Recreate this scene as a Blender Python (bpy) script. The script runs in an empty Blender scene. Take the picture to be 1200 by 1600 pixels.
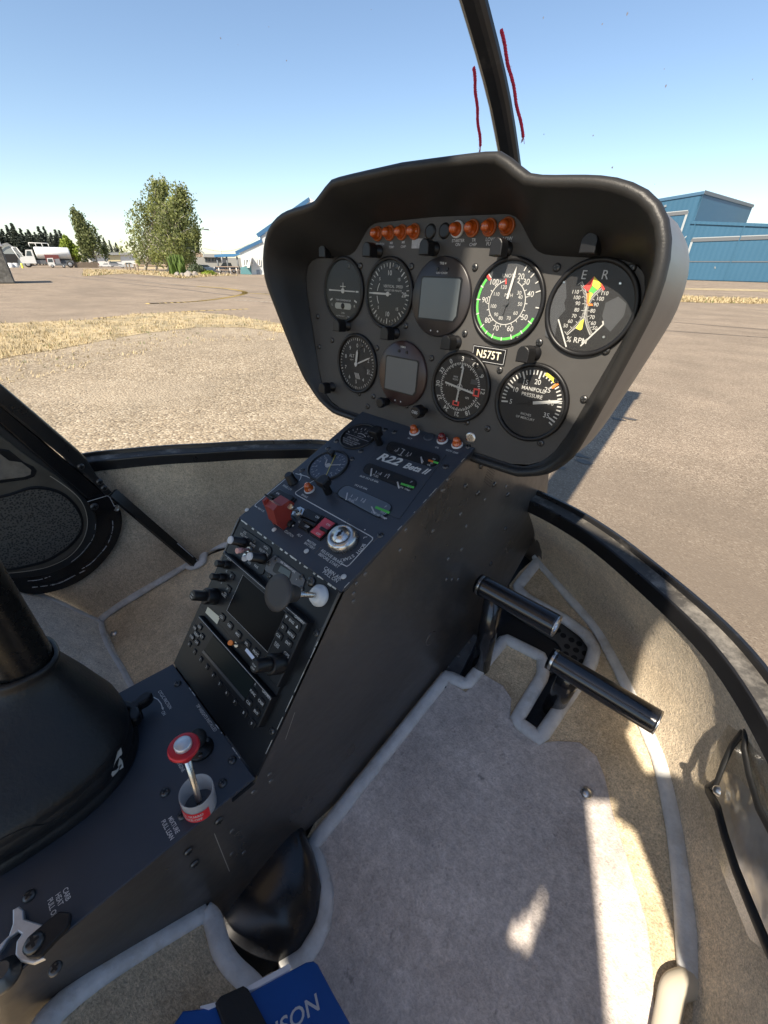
import bpy, bmesh, math, random
from math import sin, cos, tan, pi, radians as R, atan2, hypot
from mathutils import Vector as V, Matrix as M
from mathutils.bvhtree import BVHTree

random.seed(7)
SC = bpy.context.scene
COL = SC.collection

# ---------------------------------------------------------------- camera
# world: X = right of the aircraft, Y = nose, Z = up, origin at eye height on the centre line
FPX, EYE = 638.0, V((.376, 0, 0))
def _axes(yaw, pitch, roll):
    y, p, r = R(yaw), R(pitch), R(roll)
    f = V((-sin(y)*cos(p), cos(y)*cos(p), -sin(p)))
    rt = V((cos(y), sin(y), 0)); up = rt.cross(f)
    return cos(r)*rt + sin(r)*up, -sin(r)*rt + cos(r)*up, f
CR_, CU_, CF_ = _axes(43.2, 31.29, .8)
cam = bpy.data.cameras.new('camera'); camo = bpy.data.objects.new('camera', cam); COL.objects.link(camo)
cam.sensor_fit = 'HORIZONTAL'; cam.sensor_width = 36; cam.lens = 36*FPX/1200
cam.clip_start = .02; cam.clip_end = 6000
camo.matrix_world = M(((CR_.x, CU_.x, -CF_.x, EYE.x), (CR_.y, CU_.y, -CF_.y, EYE.y), (CR_.z, CU_.z, -CF_.z, EYE.z), (0, 0, 0, 1)))
SC.camera = camo

# ---------------------------------------------------------------- light
SUN_EL, SUN_AZ = 47.0, 12.0            # the sun stands behind the tail, a little to the right
SUND = V((sin(R(SUN_AZ))*cos(R(SUN_EL)), -cos(R(SUN_AZ))*cos(R(SUN_EL)), sin(R(SUN_EL))))
W = bpy.data.worlds.new('World'); SC.world = W; W.use_nodes = True
nt = W.node_tree; bg = nt.nodes['Background']
sky = nt.nodes.new('ShaderNodeTexSky'); sky.sky_type = 'NISHITA'; sky.sun_disc = False
sky.sun_elevation = R(SUN_EL); sky.sun_rotation = atan2(SUND.x, SUND.y)
sky.air_density = 1.0; sky.dust_density = .3; sky.ozone_density = 1.3; sky.altitude = 50
nt.links.new(sky.outputs[0], bg.inputs[0]); bg.inputs[1].default_value = .074
sl = bpy.data.lights.new('sun', 'SUN'); sl.energy = 4.0; sl.angle = R(.53); sl.color = (1, .88, .72)
so = bpy.data.objects.new('sun', sl); COL.objects.link(so)
so.rotation_euler = SUND.to_track_quat('Z', 'Y').to_euler()
SC.view_settings.view_transform = 'Standard'; SC.view_settings.look = 'None'
SC.view_settings.exposure = 1.32; SC.view_settings.gamma = 1
SC.render.engine = 'CYCLES'
try:
    SC.cycles.use_denoising = True; SC.cycles.max_bounces = 8; SC.cycles.transparent_max_bounces = 16
    SC.cycles.use_adaptive_sampling = True; SC.cycles.adaptive_threshold = .015
    SC.cycles.caustics_reflective = False; SC.cycles.caustics_refractive = False
except Exception: pass

# ---------------------------------------------------------------- geometry helpers
class Fr:                                  # a flat working surface: origin, across, up, outward
    def __init__(s, o, u, v):
        s.o = V(o); s.u = V(u).normalized(); s.n = s.u.cross(V(v)).normalized(); s.v = s.n.cross(s.u)
    def p(s, a, b, c=0): return s.o + s.u*a + s.v*b + s.n*c
    def mat(s, a=0, b=0, c=0, rot=0, sc=1):
        m = M((s.u, s.v, s.n)).transposed().to_4x4(); m.translation = s.p(a, b, c)
        return m @ M.Rotation(rot, 4, 'Z') @ M.Scale(sc, 4)
def ray(px, py): return (CR_*((px-600)/FPX) - CU_*((py-800)/FPX) + CF_).normalized()
def hitp(px, py, o, n):
    d = ray(px, py); return EYE + d*((V(o)-EYE).dot(n)/d.dot(n))
def on(fr, px, py, c=0):                   # measured point of the photograph on a known surface
    P = hitp(px, py, fr.o + fr.n*c, fr.n) - fr.o; return P.dot(fr.u), P.dot(fr.v)
def pix(P):
    d = V(P)-EYE; z = d.dot(CF_); return 600+FPX*d.dot(CR_)/z, 800-FPX*d.dot(CU_)/z
def stalk(fr, base, tip):                  # base on the surface and how far the tip stands off it
    a, b = on(fr, *base); best = min((hypot(*(q-t for q, t in zip(pix(fr.p(a, b, i*.001)), tip))), i*.001) for i in range(2, 90))
    return a, b, best[1]
def rise(P, py):                           # height above P whose image row is py
    z = 0
    for i in range(4000):
        z += .02
        if pix(V(P)+V((0, 0, z)))[1] < py: return z
    return z
def crop(x0, y0, s): return lambda x, y: (x0+x/s, y0+y/s)
C1 = crop(400, 240, 3.3333); C2 = crop(700, 240, 3.158); C3 = crop(340, 640, 2.857); C4 = crop(260, 820, 4.0)
CP = crop(330, 760, 4.8); CQ = crop(520, 600, 3.3333); CD = crop(220, 980, 5.0); CT = crop(0, 1000, 2.6667)
CDO = crop(0, 580, 4.2105); CPE = crop(640, 860, 4.615); CRT = crop(680, 680, 2.3077); CH = crop(980, 280, 5.4545)
BG1 = crop(0, 260, 2.7273); BGT = crop(180, 260, 8.0); BGL = crop(0, 350, 5.4545); BGM = crop(300, 300, 8.571)
CE = crop(460, 640, 6.667); CL = crop(560, 320, 4.286); CLW = crop(0, 580, 2.3077)

_txt = {}
def text_mesh(s, bold):
    k = (s, bold)
    if k not in _txt:
        c = bpy.data.curves.new('lettering', 'FONT'); c.body = s; c.size = 1; c.align_x = 'CENTER'; c.align_y = 'CENTER'
        c.resolution_u = 3; c.offset = bold; c.fill_mode = 'FRONT'; c.space_line = .9
        o = bpy.data.objects.new('lettering', c); me = bpy.data.meshes.new_from_object(o)
        _txt[k] = ([v.co.copy() for v in me.vertices], [tuple(p.vertices) for p in me.polygons])
        bpy.data.objects.remove(o); bpy.data.meshes.remove(me); bpy.data.curves.remove(c)
    return _txt[k]

class MB:                                  # gathers faces, then becomes ONE mesh object
    def __init__(s): s.v = []; s.f = []; s.m = []; s.sm = []; s.mats = []
    def mi(s, m):
        if m not in s.mats: s.mats.append(m)
        return s.mats.index(m)
    def add(s, vs, fs, m, smooth=False):
        k = len(s.v); s.v += [V(v) for v in vs]; i = s.mi(m)
        for f in fs: s.f.append(tuple(j+k for j in f)); s.m.append(i); s.sm.append(smooth)
        return s
    def poly(s, fr, pts, c, m):            # flat polygon at height c
        return s.add([fr.p(a, b, c) for a, b in pts], [tuple(range(len(pts)))], m)
    def slab(s, fr, pts, c0, c1, m, bev=0, side=None):
        A = 0.5*sum(p[0]*q[1]-q[0]*p[1] for p, q in zip(pts, pts[1:]+pts[:1]))
        if A < 0: pts = pts[::-1]
        n = len(pts)
        def inset(d):
            out = []
            for i in range(n):
                p0, p1, p2 = pts[i-1], pts[i], pts[(i+1) % n]
                e1 = V((p1[0]-p0[0], p1[1]-p0[1])); e2 = V((p2[0]-p1[0], p2[1]-p1[1]))
                e1 = e1.normalized() if e1.length else V((1, 0)); e2 = e2.normalized() if e2.length else V((1, 0))
                n1 = V((-e1.y, e1.x)); n2 = V((-e2.y, e2.x)); q = n1+n2
                q = q/max(.25, q.dot(n1)) if q.length > 1e-6 else n1
                out.append((p1[0]+q.x*d, p1[1]+q.y*d))
            return out
        rings = [(pts, c0), (pts, c1-bev)] + ([(inset(bev*.35), c1-bev*.3), (inset(bev), c1)] if bev else [])
        vs = [fr.p(a, b, c) for P, c in rings for a, b in P]
        fs = [tuple(reversed(range(n)))] ; 
        s.add(vs, fs, m)
        k = len(s.v)-len(vs)
        for r in range(len(rings)-1):
            for i in range(n):
                j = (i+1) % n
                s.f.append((k+r*n+i, k+r*n+j, k+(r+1)*n+j, k+(r+1)*n+i)); s.m.append(s.mi(side or m)); s.sm.append(False)
        t = k+(len(rings)-1)*n
        s.f.append(tuple(range(t, t+n))); s.m.append(s.mi(m)); s.sm.append(False)
        return s
    def box(s, fr, a0, a1, b0, b1, c0, c1, m, bev=0):
        return s.slab(fr, [(a0, b0), (a1, b0), (a1, b1), (a0, b1)], c0, c1, m, bev)
    def lathe(s, fr, a, b, prof, m, n=28, smooth=True, sx=1, sy=1, rib=0, closed=True, rot=0):
        vs = []
        for r, c in prof:
            for i in range(n):
                t = 2*pi*i/n+rot; rr = r*(1+(rib if i % 2 else 0))
                vs.append(fr.p(a+rr*cos(t)*sx, b+rr*sin(t)*sy, c))
        fs = [(k*n+i, k*n+(i+1) % n, (k+1)*n+(i+1) % n, (k+1)*n+i) for k in range(len(prof)-1) for i in range(n)]
        s.add(vs, fs, m, smooth)
        if closed:
            k = len(s.v)-len(vs)+(len(prof)-1)*n
            s.f.append(tuple(range(k, k+n))); s.m.append(s.mi(m)); s.sm.append(False)
        return s
    def tube(s, path, r, m, n=12, flat=1.0, up=None, caps=True, closed=False):
        path = [V(p) for p in path]; N = len(path); vs = []
        for i, p in enumerate(path):
            t = (path[(i+1) % N]-path[i-1]) if closed else (path[min(i+1, N-1)]-path[max(i-1, 0)])
            t.normalize(); ref = V(up) if up else (V((0, 0, 1)) if abs(t.z) < .95 else V((1, 0, 0)))
            x = t.cross(ref).normalized(); y = x.cross(t)
            rr = r[i] if isinstance(r, (list, tuple)) else r
            for k in range(n):
                g = 2*pi*k/n; vs.append(p + x*(rr*cos(g)) + y*(rr*flat*sin(g)))
        L = N if closed else N-1
        fs = [(i*n+k, i*n+(k+1) % n, ((i+1) % N)*n+(k+1) % n, ((i+1) % N)*n+k) for i in range(L) for k in range(n)]
        s.add(vs, fs, m, True)
        if caps and not closed:
            k = len(s.v)-len(vs)
            s.f += [tuple(reversed(range(k, k+n))), tuple(range(k+(N-1)*n, k+N*n))]; s.m += [s.mi(m)]*2; s.sm += [False]*2
        return s
    def grid(s, rows, m, smooth=True):
        n = len(rows[0]); vs = [p for r in rows for p in r]
        return s.add(vs, [(i*n+j, i*n+j+1, (i+1)*n+j+1, (i+1)*n+j) for i in range(len(rows)-1) for j in range(n-1)], m, smooth)
    def text(s, fr, a, b, h, body, m, rot=0, c=.0006, bold=0.0, sx=1.0):
        vs, fs = text_mesh(body, bold*.45); k = h/.7*.92
        return s.add([fr.p(a+k*(x*sx*cos(rot)-y*sin(rot)), b+k*(x*sx*sin(rot)+y*cos(rot)), c) for x, y, _ in vs], fs, m)
    def tick(s, fr, a, b, ang, r0, r1, w, m, c=.0006):   # radial stroke, angle clockwise from the top
        t = R(ang); d = (sin(t), cos(t)); e = (d[1], -d[0])
        return s.poly(fr, [(a+d[0]*r0-e[0]*w/2, b+d[1]*r0-e[1]*w/2), (a+d[0]*r0+e[0]*w/2, b+d[1]*r0+e[1]*w/2),
                           (a+d[0]*r1+e[0]*w/2, b+d[1]*r1+e[1]*w/2), (a+d[0]*r1-e[0]*w/2, b+d[1]*r1-e[1]*w/2)], c, m)
    def arc(s, fr, a, b, r, w, g0, g1, m, c=.0006, n=24):
        P = []
        for i in range(n+1): g = R(g0+(g1-g0)*i/n); P.append((sin(g), cos(g)))
        vs = [fr.p(a+x*q, b+y*q, c) for x, y in P for q in (r-w/2, r+w/2)]
        return s.add(vs, [(2*i, 2*i+2, 2*i+3, 2*i+1) for i in range(n)], m)
    def line(s, fr, pts, w, m, c=.0006):
        for p, q in zip(pts, pts[1:]):
            d = V((q[0]-p[0], q[1]-p[1])); L = d.length
            if L < 1e-7: continue
            e = V((-d.y, d.x))/L*w/2; x = d/L*w*.3
            s.poly(fr, [(p[0]-x.x-e.x, p[1]-x.y-e.y), (q[0]+x.x-e.x, q[1]+x.y-e.y), (q[0]+x.x+e.x, q[1]+x.y+e.y), (p[0]-x.x+e.x, p[1]-x.y+e.y)], c, m)
        return s
    def mesh(s, name):
        me = bpy.data.meshes.new(name); me.from_pydata([tuple(v) for v in s.v], [], s.f)
        for m in s.mats: me.materials.append(m)
        me.polygons.foreach_set('material_index', s.m); me.polygons.foreach_set('use_smooth', s.sm)
        me.update(); return me
    def build(s, name, parent=None, label=None, cat=None, group=None, kind=None, fix=False, loc=None):
        if loc is not None: s.v = [v-V(loc) for v in s.v]
        me = s.mesh(name)
        if fix:
            bm = bmesh.new(); bm.from_mesh(me); bmesh.ops.recalc_face_normals(bm, faces=bm.faces); bm.to_mesh(me); bm.free()
        o = bpy.data.objects.new(name, me); COL.objects.link(o)
        if loc is not None: o.location = loc
        if parent: adopt(o, parent)
        tag(o, label, cat, group, kind); return o

def tag(o, label=None, cat=None, group=None, kind=None):
    if label: o['label'] = label
    if cat: o['category'] = cat
    if group: o['group'] = group
    if kind: o['kind'] = kind
    return o
WORLD = {}
def wm(o):
    m = o.matrix_basis.copy()
    if o.parent: m = wm(o.parent) @ o.matrix_parent_inverse @ m
    return m
def adopt(o, parent):
    o.parent = parent; o.matrix_parent_inverse = wm(parent).inverted()
def thing(name, label, cat, loc, group=None):
    o = bpy.data.objects.new(name, None); COL.objects.link(o); o.location = V(loc); o.empty_display_size = .05
    return tag(o, label, cat, group)
def inst(me, name, parent, fr, a, b, c=0, rot=0, sc=1.0, label=None):    # shared mesh made around the origin
    o = bpy.data.objects.new(name, me); COL.objects.link(o); o.matrix_basis = fr.mat(a, b, c, rot, sc)
    if parent: adopt(o, parent)
    return tag(o, label)
def kids(o): return [c for c in COL.objects if c.parent == o]
def copy_tree(o, loc=None, rz=None, label=None, parent=None):
    c = o.copy(); COL.objects.link(c)
    if parent: c.parent = parent
    if loc is not None: c.location = V(loc)
    if rz is not None: c.rotation_euler = (0, 0, rz)
    if label: c['label'] = label
    for k in kids(o): copy_tree(k, parent=c)
    return c
ID = Fr((0, 0, 0), (1, 0, 0), (0, 1, 0))
def spline(pts, n=8):                        # Catmull-Rom through the points
    pts = [V(p) for p in pts]; out = []
    for i in range(len(pts)-1):
        p0 = pts[max(i-1, 0)]; p1 = pts[i]; p2 = pts[i+1]; p3 = pts[min(i+2, len(pts)-1)]
        for k in range(n):
            t = k/n; out.append(.5*((2*p1)+(p2-p0)*t+(2*p0-5*p1+4*p2-p3)*t*t+(3*p1-p0-3*p2+p3)*t**3))
    return out+[pts[-1]]
def spl2(pts, n=6): return [(p.x, p.y) for p in spline([(a, b, 0) for a, b in pts], n)]
def resample(pts, n):
    pts = [V(p) for p in pts]; L = [0]
    for p, q in zip(pts, pts[1:]): L.append(L[-1]+(q-p).length)
    out = []; j = 0
    for i in range(n):
        t = L[-1]*i/(n-1)
        while j < len(L)-2 and L[j+1] < t: j += 1
        k = (t-L[j])/max(1e-9, L[j+1]-L[j]); out.append(pts[j].lerp(pts[j+1], min(1, k)))
    return out
def rrect(a0, a1, b0, b1, r, n=4):
    P = []
    for cx, cy, g in ((a1-r, b1-r, 0), (a0+r, b1-r, 90), (a0+r, b0+r, 180), (a1-r, b0+r, 270)):
        for i in range(n+1): t = R(g+90*i/n); P.append((cx+r*cos(t), cy+r*sin(t)))
    return P

# ---------------------------------------------------------------- materials
def mat(name, col, rough=.5, metal=0.0, var=.0, vscale=20, bump=0.0, bscale=200, spec=.5, coat=0.0, dirt=None, dscale=6, dcut=(.5, .65), emit=None, trans=0, detail=4):
    m = bpy.data.materials.new(name); m.use_nodes = True; t = m.node_tree; N = t.nodes; b = N['Principled BSDF']
    b.inputs['Base Color'].default_value = (*col, 1); b.inputs['Roughness'].default_value = rough; b.inputs['Metallic'].default_value = metal
    b.inputs['Specular IOR Level'].default_value = spec; b.inputs['Coat Weight'].default_value = coat
    if trans: b.inputs['Transmission Weight'].default_value = trans
    if not (var or bump or dirt): return m
    tc = N.new('ShaderNodeTexCoord'); src = None
    if var:
        n = N.new('ShaderNodeTexNoise'); n.inputs['Scale'].default_value = vscale; n.inputs['Detail'].default_value = detail; n.inputs['Roughness'].default_value = .65
        t.links.new(tc.outputs['Object'], n.inputs['Vector'])
        mr = N.new('ShaderNodeMapRange'); mr.inputs[1].default_value = .25; mr.inputs[2].default_value = .75
        mr.inputs[3].default_value = 1-var; mr.inputs[4].default_value = 1+var; t.links.new(n.outputs['Fac'], mr.inputs[0])
        mx = N.new('ShaderNodeMix'); mx.data_type = 'RGBA'; mx.blend_type = 'MULTIPLY'; mx.inputs[0].default_value = 1
        mx.inputs[6].default_value = (*col, 1); t.links.new(mr.outputs[0], mx.inputs[7]); src = mx.outputs[2]
        rr = N.new('ShaderNodeMapRange'); rr.inputs[1].default_value = .3; rr.inputs[2].default_value = .7
        rr.inputs[3].default_value = max(.02, rough-.08*min(1, var*4)); rr.inputs[4].default_value = min(1, rough+.08*min(1, var*4))
        t.links.new(n.outputs['Fac'], rr.inputs[0]); t.links.new(rr.outputs[0], b.inputs['Roughness'])
    if dirt:
        n = N.new('ShaderNodeTexNoise'); n.inputs['Scale'].default_value = dscale; n.inputs['Detail'].default_value = 6; n.inputs['Roughness'].default_value = .7
        t.links.new(tc.outputs['Object'], n.inputs['Vector'])
        mr = N.new('ShaderNodeMapRange'); mr.inputs[1].default_value = dcut[0]; mr.inputs[2].default_value = dcut[1]; t.links.new(n.outputs['Fac'], mr.inputs[0])
        mx = N.new('ShaderNodeMix'); mx.data_type = 'RGBA'; t.links.new(mr.outputs[0], mx.inputs[0])
        if src: t.links.new(src, mx.inputs[6])
        else: mx.inputs[6].default_value = (*col, 1)
        mx.inputs[7].default_value = (*dirt, 1); src = mx.outputs[2]
    if src: t.links.new(src, b.inputs['Base Color'])
    if bump:
        n = N.new('ShaderNodeTexNoise'); n.inputs['Scale'].default_value = bscale; n.inputs['Detail'].default_value = 3
        t.links.new(tc.outputs['Object'], n.inputs['Vector'])
        bp = N.new('ShaderNodeBump'); bp.inputs['Strength'].default_value = bump; bp.inputs['Distance'].default_value = .4/bscale
        t.links.new(n.outputs['Fac'], bp.inputs['Height']); t.links.new(bp.outputs[0], b.inputs['Normal'])
    return m
def carpet(name, col, dark, scale=420, mott=7, wear=.35, cut=(.45, .75)):
    m = bpy.data.materials.new(name); m.use_nodes = True; t = m.node_tree; N = t.nodes; L = t.links; b = N['Principled BSDF']
    b.inputs['Roughness'].default_value = .95; b.inputs['Specular IOR Level'].default_value = .15
    b.inputs['Sheen Weight'].default_value = .25; b.inputs['Sheen Roughness'].default_value = .5
    tc = N.new('ShaderNodeTexCoord')
    def noise(s, d, r=.6, off=0):
        n = N.new('ShaderNodeTexNoise'); n.inputs['Scale'].default_value = s; n.inputs['Detail'].default_value = d; n.inputs['Roughness'].default_value = r
        mp = N.new('ShaderNodeMapping'); mp.inputs['Location'].default_value = (off, off*.7, off*.3); L.new(tc.outputs['Object'], mp.inputs[0]); L.new(mp.outputs[0], n.inputs['Vector']); return n.outputs['Fac']
    f1 = noise(scale, 2, .7); f2 = noise(mott, 6, .62, 3.1); f3 = noise(mott*5, 4, .6, 9.0); f4 = noise(scale*.33, 3, .7, 5)
    def mrange(x, a, bb, c, d):
        r = N.new('ShaderNodeMapRange'); r.inputs[1].default_value = a; r.inputs[2].default_value = bb; r.inputs[3].default_value = c; r.inputs[4].default_value = d; L.new(x, r.inputs[0]); return r.outputs[0]
    mx = N.new('ShaderNodeMix'); mx.data_type = 'RGBA'; mx.inputs[6].default_value = (*col, 1); mx.inputs[7].default_value = (*dark, 1)
    L.new(mrange(f2, cut[0], cut[1], 0, 1), mx.inputs[0])
    def mul(c, x):
        k = N.new('ShaderNodeMix'); k.data_type = 'RGBA'; k.blend_type = 'MULTIPLY'; k.inputs[0].default_value = 1; L.new(c, k.inputs[6]); L.new(x, k.inputs[7]); return k.outputs[2]
    c = mul(mx.outputs[2], mrange(f1, .3, .7, 1-wear, 1+wear*.8)); c = mul(c, mrange(f3, .3, .7, .88, 1.1)); c = mul(c, mrange(f4, .3, .7, .8, 1.15))
    f5 = noise(mott*9, 3, .7, 17); f6 = noise(mott*.45, 4, .55, 23)
    c = mul(c, mrange(f5, .66, .74, 1, .55)); c = mul(c, mrange(f6, .35, .65, .80, 1.08))
    L.new(c, b.inputs['Base Color'])
    ad = N.new('ShaderNodeMath'); ad.operation = 'ADD'; L.new(f1, ad.inputs[0]); L.new(f4, ad.inputs[1])
    bp = N.new('ShaderNodeBump'); bp.inputs['Strength'].default_value = .55; bp.inputs['Distance'].default_value = .003
    L.new(ad.outputs[0], bp.inputs['Height']); L.new(bp.outputs[0], b.inputs['Normal']); return m
def thin_glass(name, rough=.02, tint=(1, 1, 1), ior=1.45, fac=None):
    m = bpy.data.materials.new(name); m.use_nodes = True; t = m.node_tree; N = t.nodes; N.remove(N['Principled BSDF'])
    tr = N.new('ShaderNodeBsdfTransparent'); tr.inputs[0].default_value = (*tint, 1)
    g = N.new('ShaderNodeBsdfGlossy'); g.inputs['Roughness'].default_value = rough
    f = N.new('ShaderNodeFresnel'); f.inputs['IOR'].default_value = ior
    x = N.new('ShaderNodeMixShader')
    if fac is None: t.links.new(f.outputs[0], x.inputs[0])
    else: x.inputs[0].default_value = fac
    t.links.new(tr.outputs[0], x.inputs[1]); t.links.new(g.outputs[0], x.inputs[2]); t.links.new(x.outputs[0], N['Material Output'].inputs[0]); return m

PANEL = mat('panel_paint', (.060, .058, .056), .5, spec=.3, var=.12, vscale=14, bump=.15, bscale=900)
HOOD = mat('hood_plastic', (.021, .0205, .020), .46, spec=.4, var=.1, vscale=9, bump=.35, bscale=700)
SHELL = mat('shell_paint', (.125, .110, .096), .42, var=.15, vscale=6, bump=.1, bscale=300)
CONS = mat('console_paint', (.034, .040, .052), .42, spec=.4, var=.12, vscale=10, bump=.1, bscale=800, dirt=(.05, .05, .052), dscale=25, dcut=(.62, .8))
SIDE = mat('side_paint', (.052, .047, .043), .33, var=.28, vscale=5, bump=.10, bscale=22, spec=.65, dirt=(.06, .055, .05), dscale=9, dcut=(.6, .85))
RADIO = mat('radio_plastic', (.009, .010, .012), .38, spec=.3, var=.08, bump=.1, bscale=900)
BLACK = mat('black_plastic', (.008, .008, .009), .38, spec=.35)
BLACKG = mat('black_gloss_paint', (.008, .008, .009), .22, var=.1, vscale=8)
RUB = mat('black_rubber', (.014, .014, .014), .6, var=.2, vscale=30, bump=.2, bscale=300)
DIAL = mat('dial_black', (.010, .010, .011), .55)
DIALG = mat('dial_grey', (.05, .053, .058), .5)
WHITE = mat('white_marking', (.50, .50, .48), .5)
OFFW = mat('faded_marking', (.52, .53, .54), .6)
GREEN = mat('green_marking', (.10, .55, .08), .5); REDM = mat('red_marking', (.72, .06, .05), .5); YEL = mat('yellow_marking', (.8, .72, .08), .5)
ORG = mat('orange_marking', (.8, .22, .04), .5)
AMBER = mat('amber_lens', (.42, .075, .008), .12, spec=.7, coat=.4); REDL = mat('dark_red_lens', (.12, .008, .01), .12, coat=.4)
SCREEN = mat('grey_screen', (.095, .108, .115), .25, var=.05, vscale=8); DARKS = mat('dark_screen', (.004, .004, .005), .3, spec=.06)  # grey of the round displays holds sun glare in its base colour
LCD = mat('lcd', (.012, .017, .017), .3, spec=.12)
GLASS = thin_glass('gauge_glass', .03, ior=1.18)
STEEL = mat('steel', (.55, .54, .52), .28, 1.0, var=.1, vscale=60); CHROME = mat('chrome', (.8, .8, .8), .12, 1.0)
SCREWM = mat('screw_black_oxide', (.09, .09, .09), .35, .8); PEDM = mat('pedal_enamel', (.012, .013, .016), .2, var=.15, vscale=30, coat=.3)
REDK = mat('red_anodised', (.5, .02, .03), .3, .3); REDP = mat('red_guard_plastic', (.22, .03, .022), .42, var=.1, vscale=40)
REDB = mat('red_rocker', (.5, .05, .07), .4)
LEATH = mat('black_leather', (.011, .0115, .0125), .44, spec=.38, var=.3, vscale=25, bump=.3, bscale=280)
PIPE = mat('grey_binding', (.60, .61, .61), .65, var=.22, vscale=30, bump=.45, bscale=170, dirt=(.40, .37, .32), dscale=14, dcut=(.52, .75))
CARP = carpet('beige_carpet', (.74, .61, .42), (.46, .355, .23), cut=(.45, .72)); CARW = carpet('wall_carpet', (.70, .58, .42), (.54, .44, .315), mott=4)
HEEL = carpet('heel_pad', (.60, .545, .51), (.49, .44, .41), scale=300, mott=5, wear=.16); CARL = carpet('pale_carpet', (.84, .79, .68), (.62, .53, .39), mott=6, cut=(.5, .8))
DUSTY = mat('dusty_ledge', (.05, .046, .04), .7, var=.4, vscale=30, dirt=(.24, .22, .19), dscale=22, dcut=(.5, .72))
# ================================================================ instrument panel
T45 = R(4.5)
PF = Fr((0, .4615, -.211), (1, 0, 0), (0, sin(T45), cos(T45)))
def onP(px, c=0): return on(PF, px[0], px[1], c)
def mir(h): return [(-a, b, *r) for a, b, *r in reversed(h)]
half = [(.0, -.006), (.165, -.006), (.188, 0), (.204, .01), (.215, .026), (.224, .05), (.253, .165), (.256, .19), (.250, .207), (.236, .217), (.16, .221), (.14, .226), (.122, .245), (.112, .255), (.1, .259), (.0, .261)]
outl = half + mir(half)[1:-1]
panel = thing('instrument_panel', 'black hooded instrument panel full of round gauges in front of the sky', 'instrument panel', PF.p(0, -.006, 0))
FACE = MB(); FACE.slab(PF, outl, -.004, 0, PANEL)
# the hood: from the edge of the face out to a rolled lip, and the shell behind it
lip = [(.0, -.013, .005), (.165, -.013, .006), (.19, -.008, .007), (.213, .004, .010), (.230, .024, .016), (.242, .05, .026), (.270, .155, .056), (.276, .19, .064), (.272, .222, .065), (.255, .247, .065), (.22, .262, .065), (.165, .268, .065), (.148, .271, .065), (.134, .279, .065), (.118, .288, .065), (.1, .291, .065), (.0, .294, .065)]
def dense(h, n):
    q = spline([(x[0], x[1], x[2] if len(x) > 2 else 0) for x in h], 4); return resample(q, n)
NH = 60
hf = dense(half, NH); hl = dense(lip, NH)
def key(pts, ref):                             # same parameter for both outlines: by angle round the middle
    def ang(p): return atan2(p[0], -(p[1]-.12))
    A = [ang(p) for p in pts]; out = []
    for r in ref:
        g = ang(r); best = min(range(len(A)-1), key=lambda i: abs((A[i]+A[i+1])/2-g)); k = (g-A[best])/(A[best+1]-A[best]+1e-9); k = max(0, min(1, k))
        out.append(V(pts[best]).lerp(V(pts[best+1]), k))
    return out
hf2 = key(hf, hl)
def fullring(h): return h + [V((-p.x, p.y, p.z)) for p in reversed(h)][1:-1]
L_ = fullring(hl); F_ = fullring(hf2); n = len(L_)
def nrm2(ring):
    out = []
    for i in range(len(ring)):
        d = ring[(i+1) % len(ring)]-ring[i-1]; e = V((d.y, -d.x)); out.append(e.normalized() if e.length else V((0, 1)))
    return out
NN = nrm2(L_)
def ringpts(offs, z=None, base=L_, zk=1.0):
    return [PF.p(p.x+e.x*offs, p.y+e.y*offs, p.z*zk+(z or 0)) for p, e in zip(base, NN)]
rows = [[PF.p(p.x, p.y, .0008) for p in F_], [PF.p(*(p.lerp(q, .5)), ) for p, q in zip(F_, L_)], ringpts(-.004, -.002), ringpts(-.001, .001), ringpts(.0025, .0015), ringpts(.0055, -.001), ringpts(.0065, -.0055)]
rows = [r+[r[0]] for r in rows]
mb = MB(); mb.grid(rows, HOOD); hood = mb.build('hood', panel, fix=True)
def fwd(k, dz, sx=1.0, dy=0): return [PF.p((p.x+e.x*k)*sx, (p.y+e.y*k-.12)*sx+.12+dy, dz) for p, e in zip(L_, NN)]
rows = [ringpts(.0062, -.0045), ringpts(.004, -.012), fwd(.004, -.02, .995), fwd(.003, -.06, .985), fwd(0, -.105, .965, -.003), fwd(-.004, -.135, .93, -.006), fwd(-.02, -.15, .85, -.01)]
rows = [r+[r[0]] for r in rows]; mb = MB(); mb.grid(rows, SHELL)
k = len(mb.v)-len(rows[-1]); mb.f.append(tuple(range(k, k+len(rows[-1])-1))); mb.m.append(0); mb.sm.append(False)
mb.build('shell', panel, fix=True); bvS = BVHTree.FromPolygons(mb.v, mb.f)
# shared small hardware ------------------------------------------------
def screw_mesh(r=.0042):
    mb = MB(); mb.lathe(ID, 0, 0, [(r, 0), (r, .0006), (r*.85, .0016), (r*.5, .0022)], SCREWM, 16)
    for g in (0, 90):
        c, s_ = cos(R(g)), sin(R(g)); w, l = r*.16, r*.62
        mb.poly(ID, [(-l*c-w*s_*-1, -l*s_-w*c), (l*c+w*s_, l*s_-w*c), (l*c-w*s_, l*s_+w*c), (-l*c-w*s_, -l*s_+w*c)], .00235, BLACK)
    return mb.mesh('screw')
SCREW = screw_mesh()
def rivet_mesh(r=.0032):
    mb = MB(); mb.lathe(ID, 0, 0, [(r, 0), (r*.9, .0008), (r*.55, .0015)], mat('rivet_worn', (.13, .125, .12), .35, .6), 12); return mb.mesh('rivet')
def screws(fr, pts, parent, sc=1.0, name='screw', me=None, L=0):
    for i, p in enumerate(pts):
        a, b = on(fr, *p); inst(me or SCREW, name, parent, fr, a, b, .0002, rot=i*1.1, sc=sc)
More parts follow.
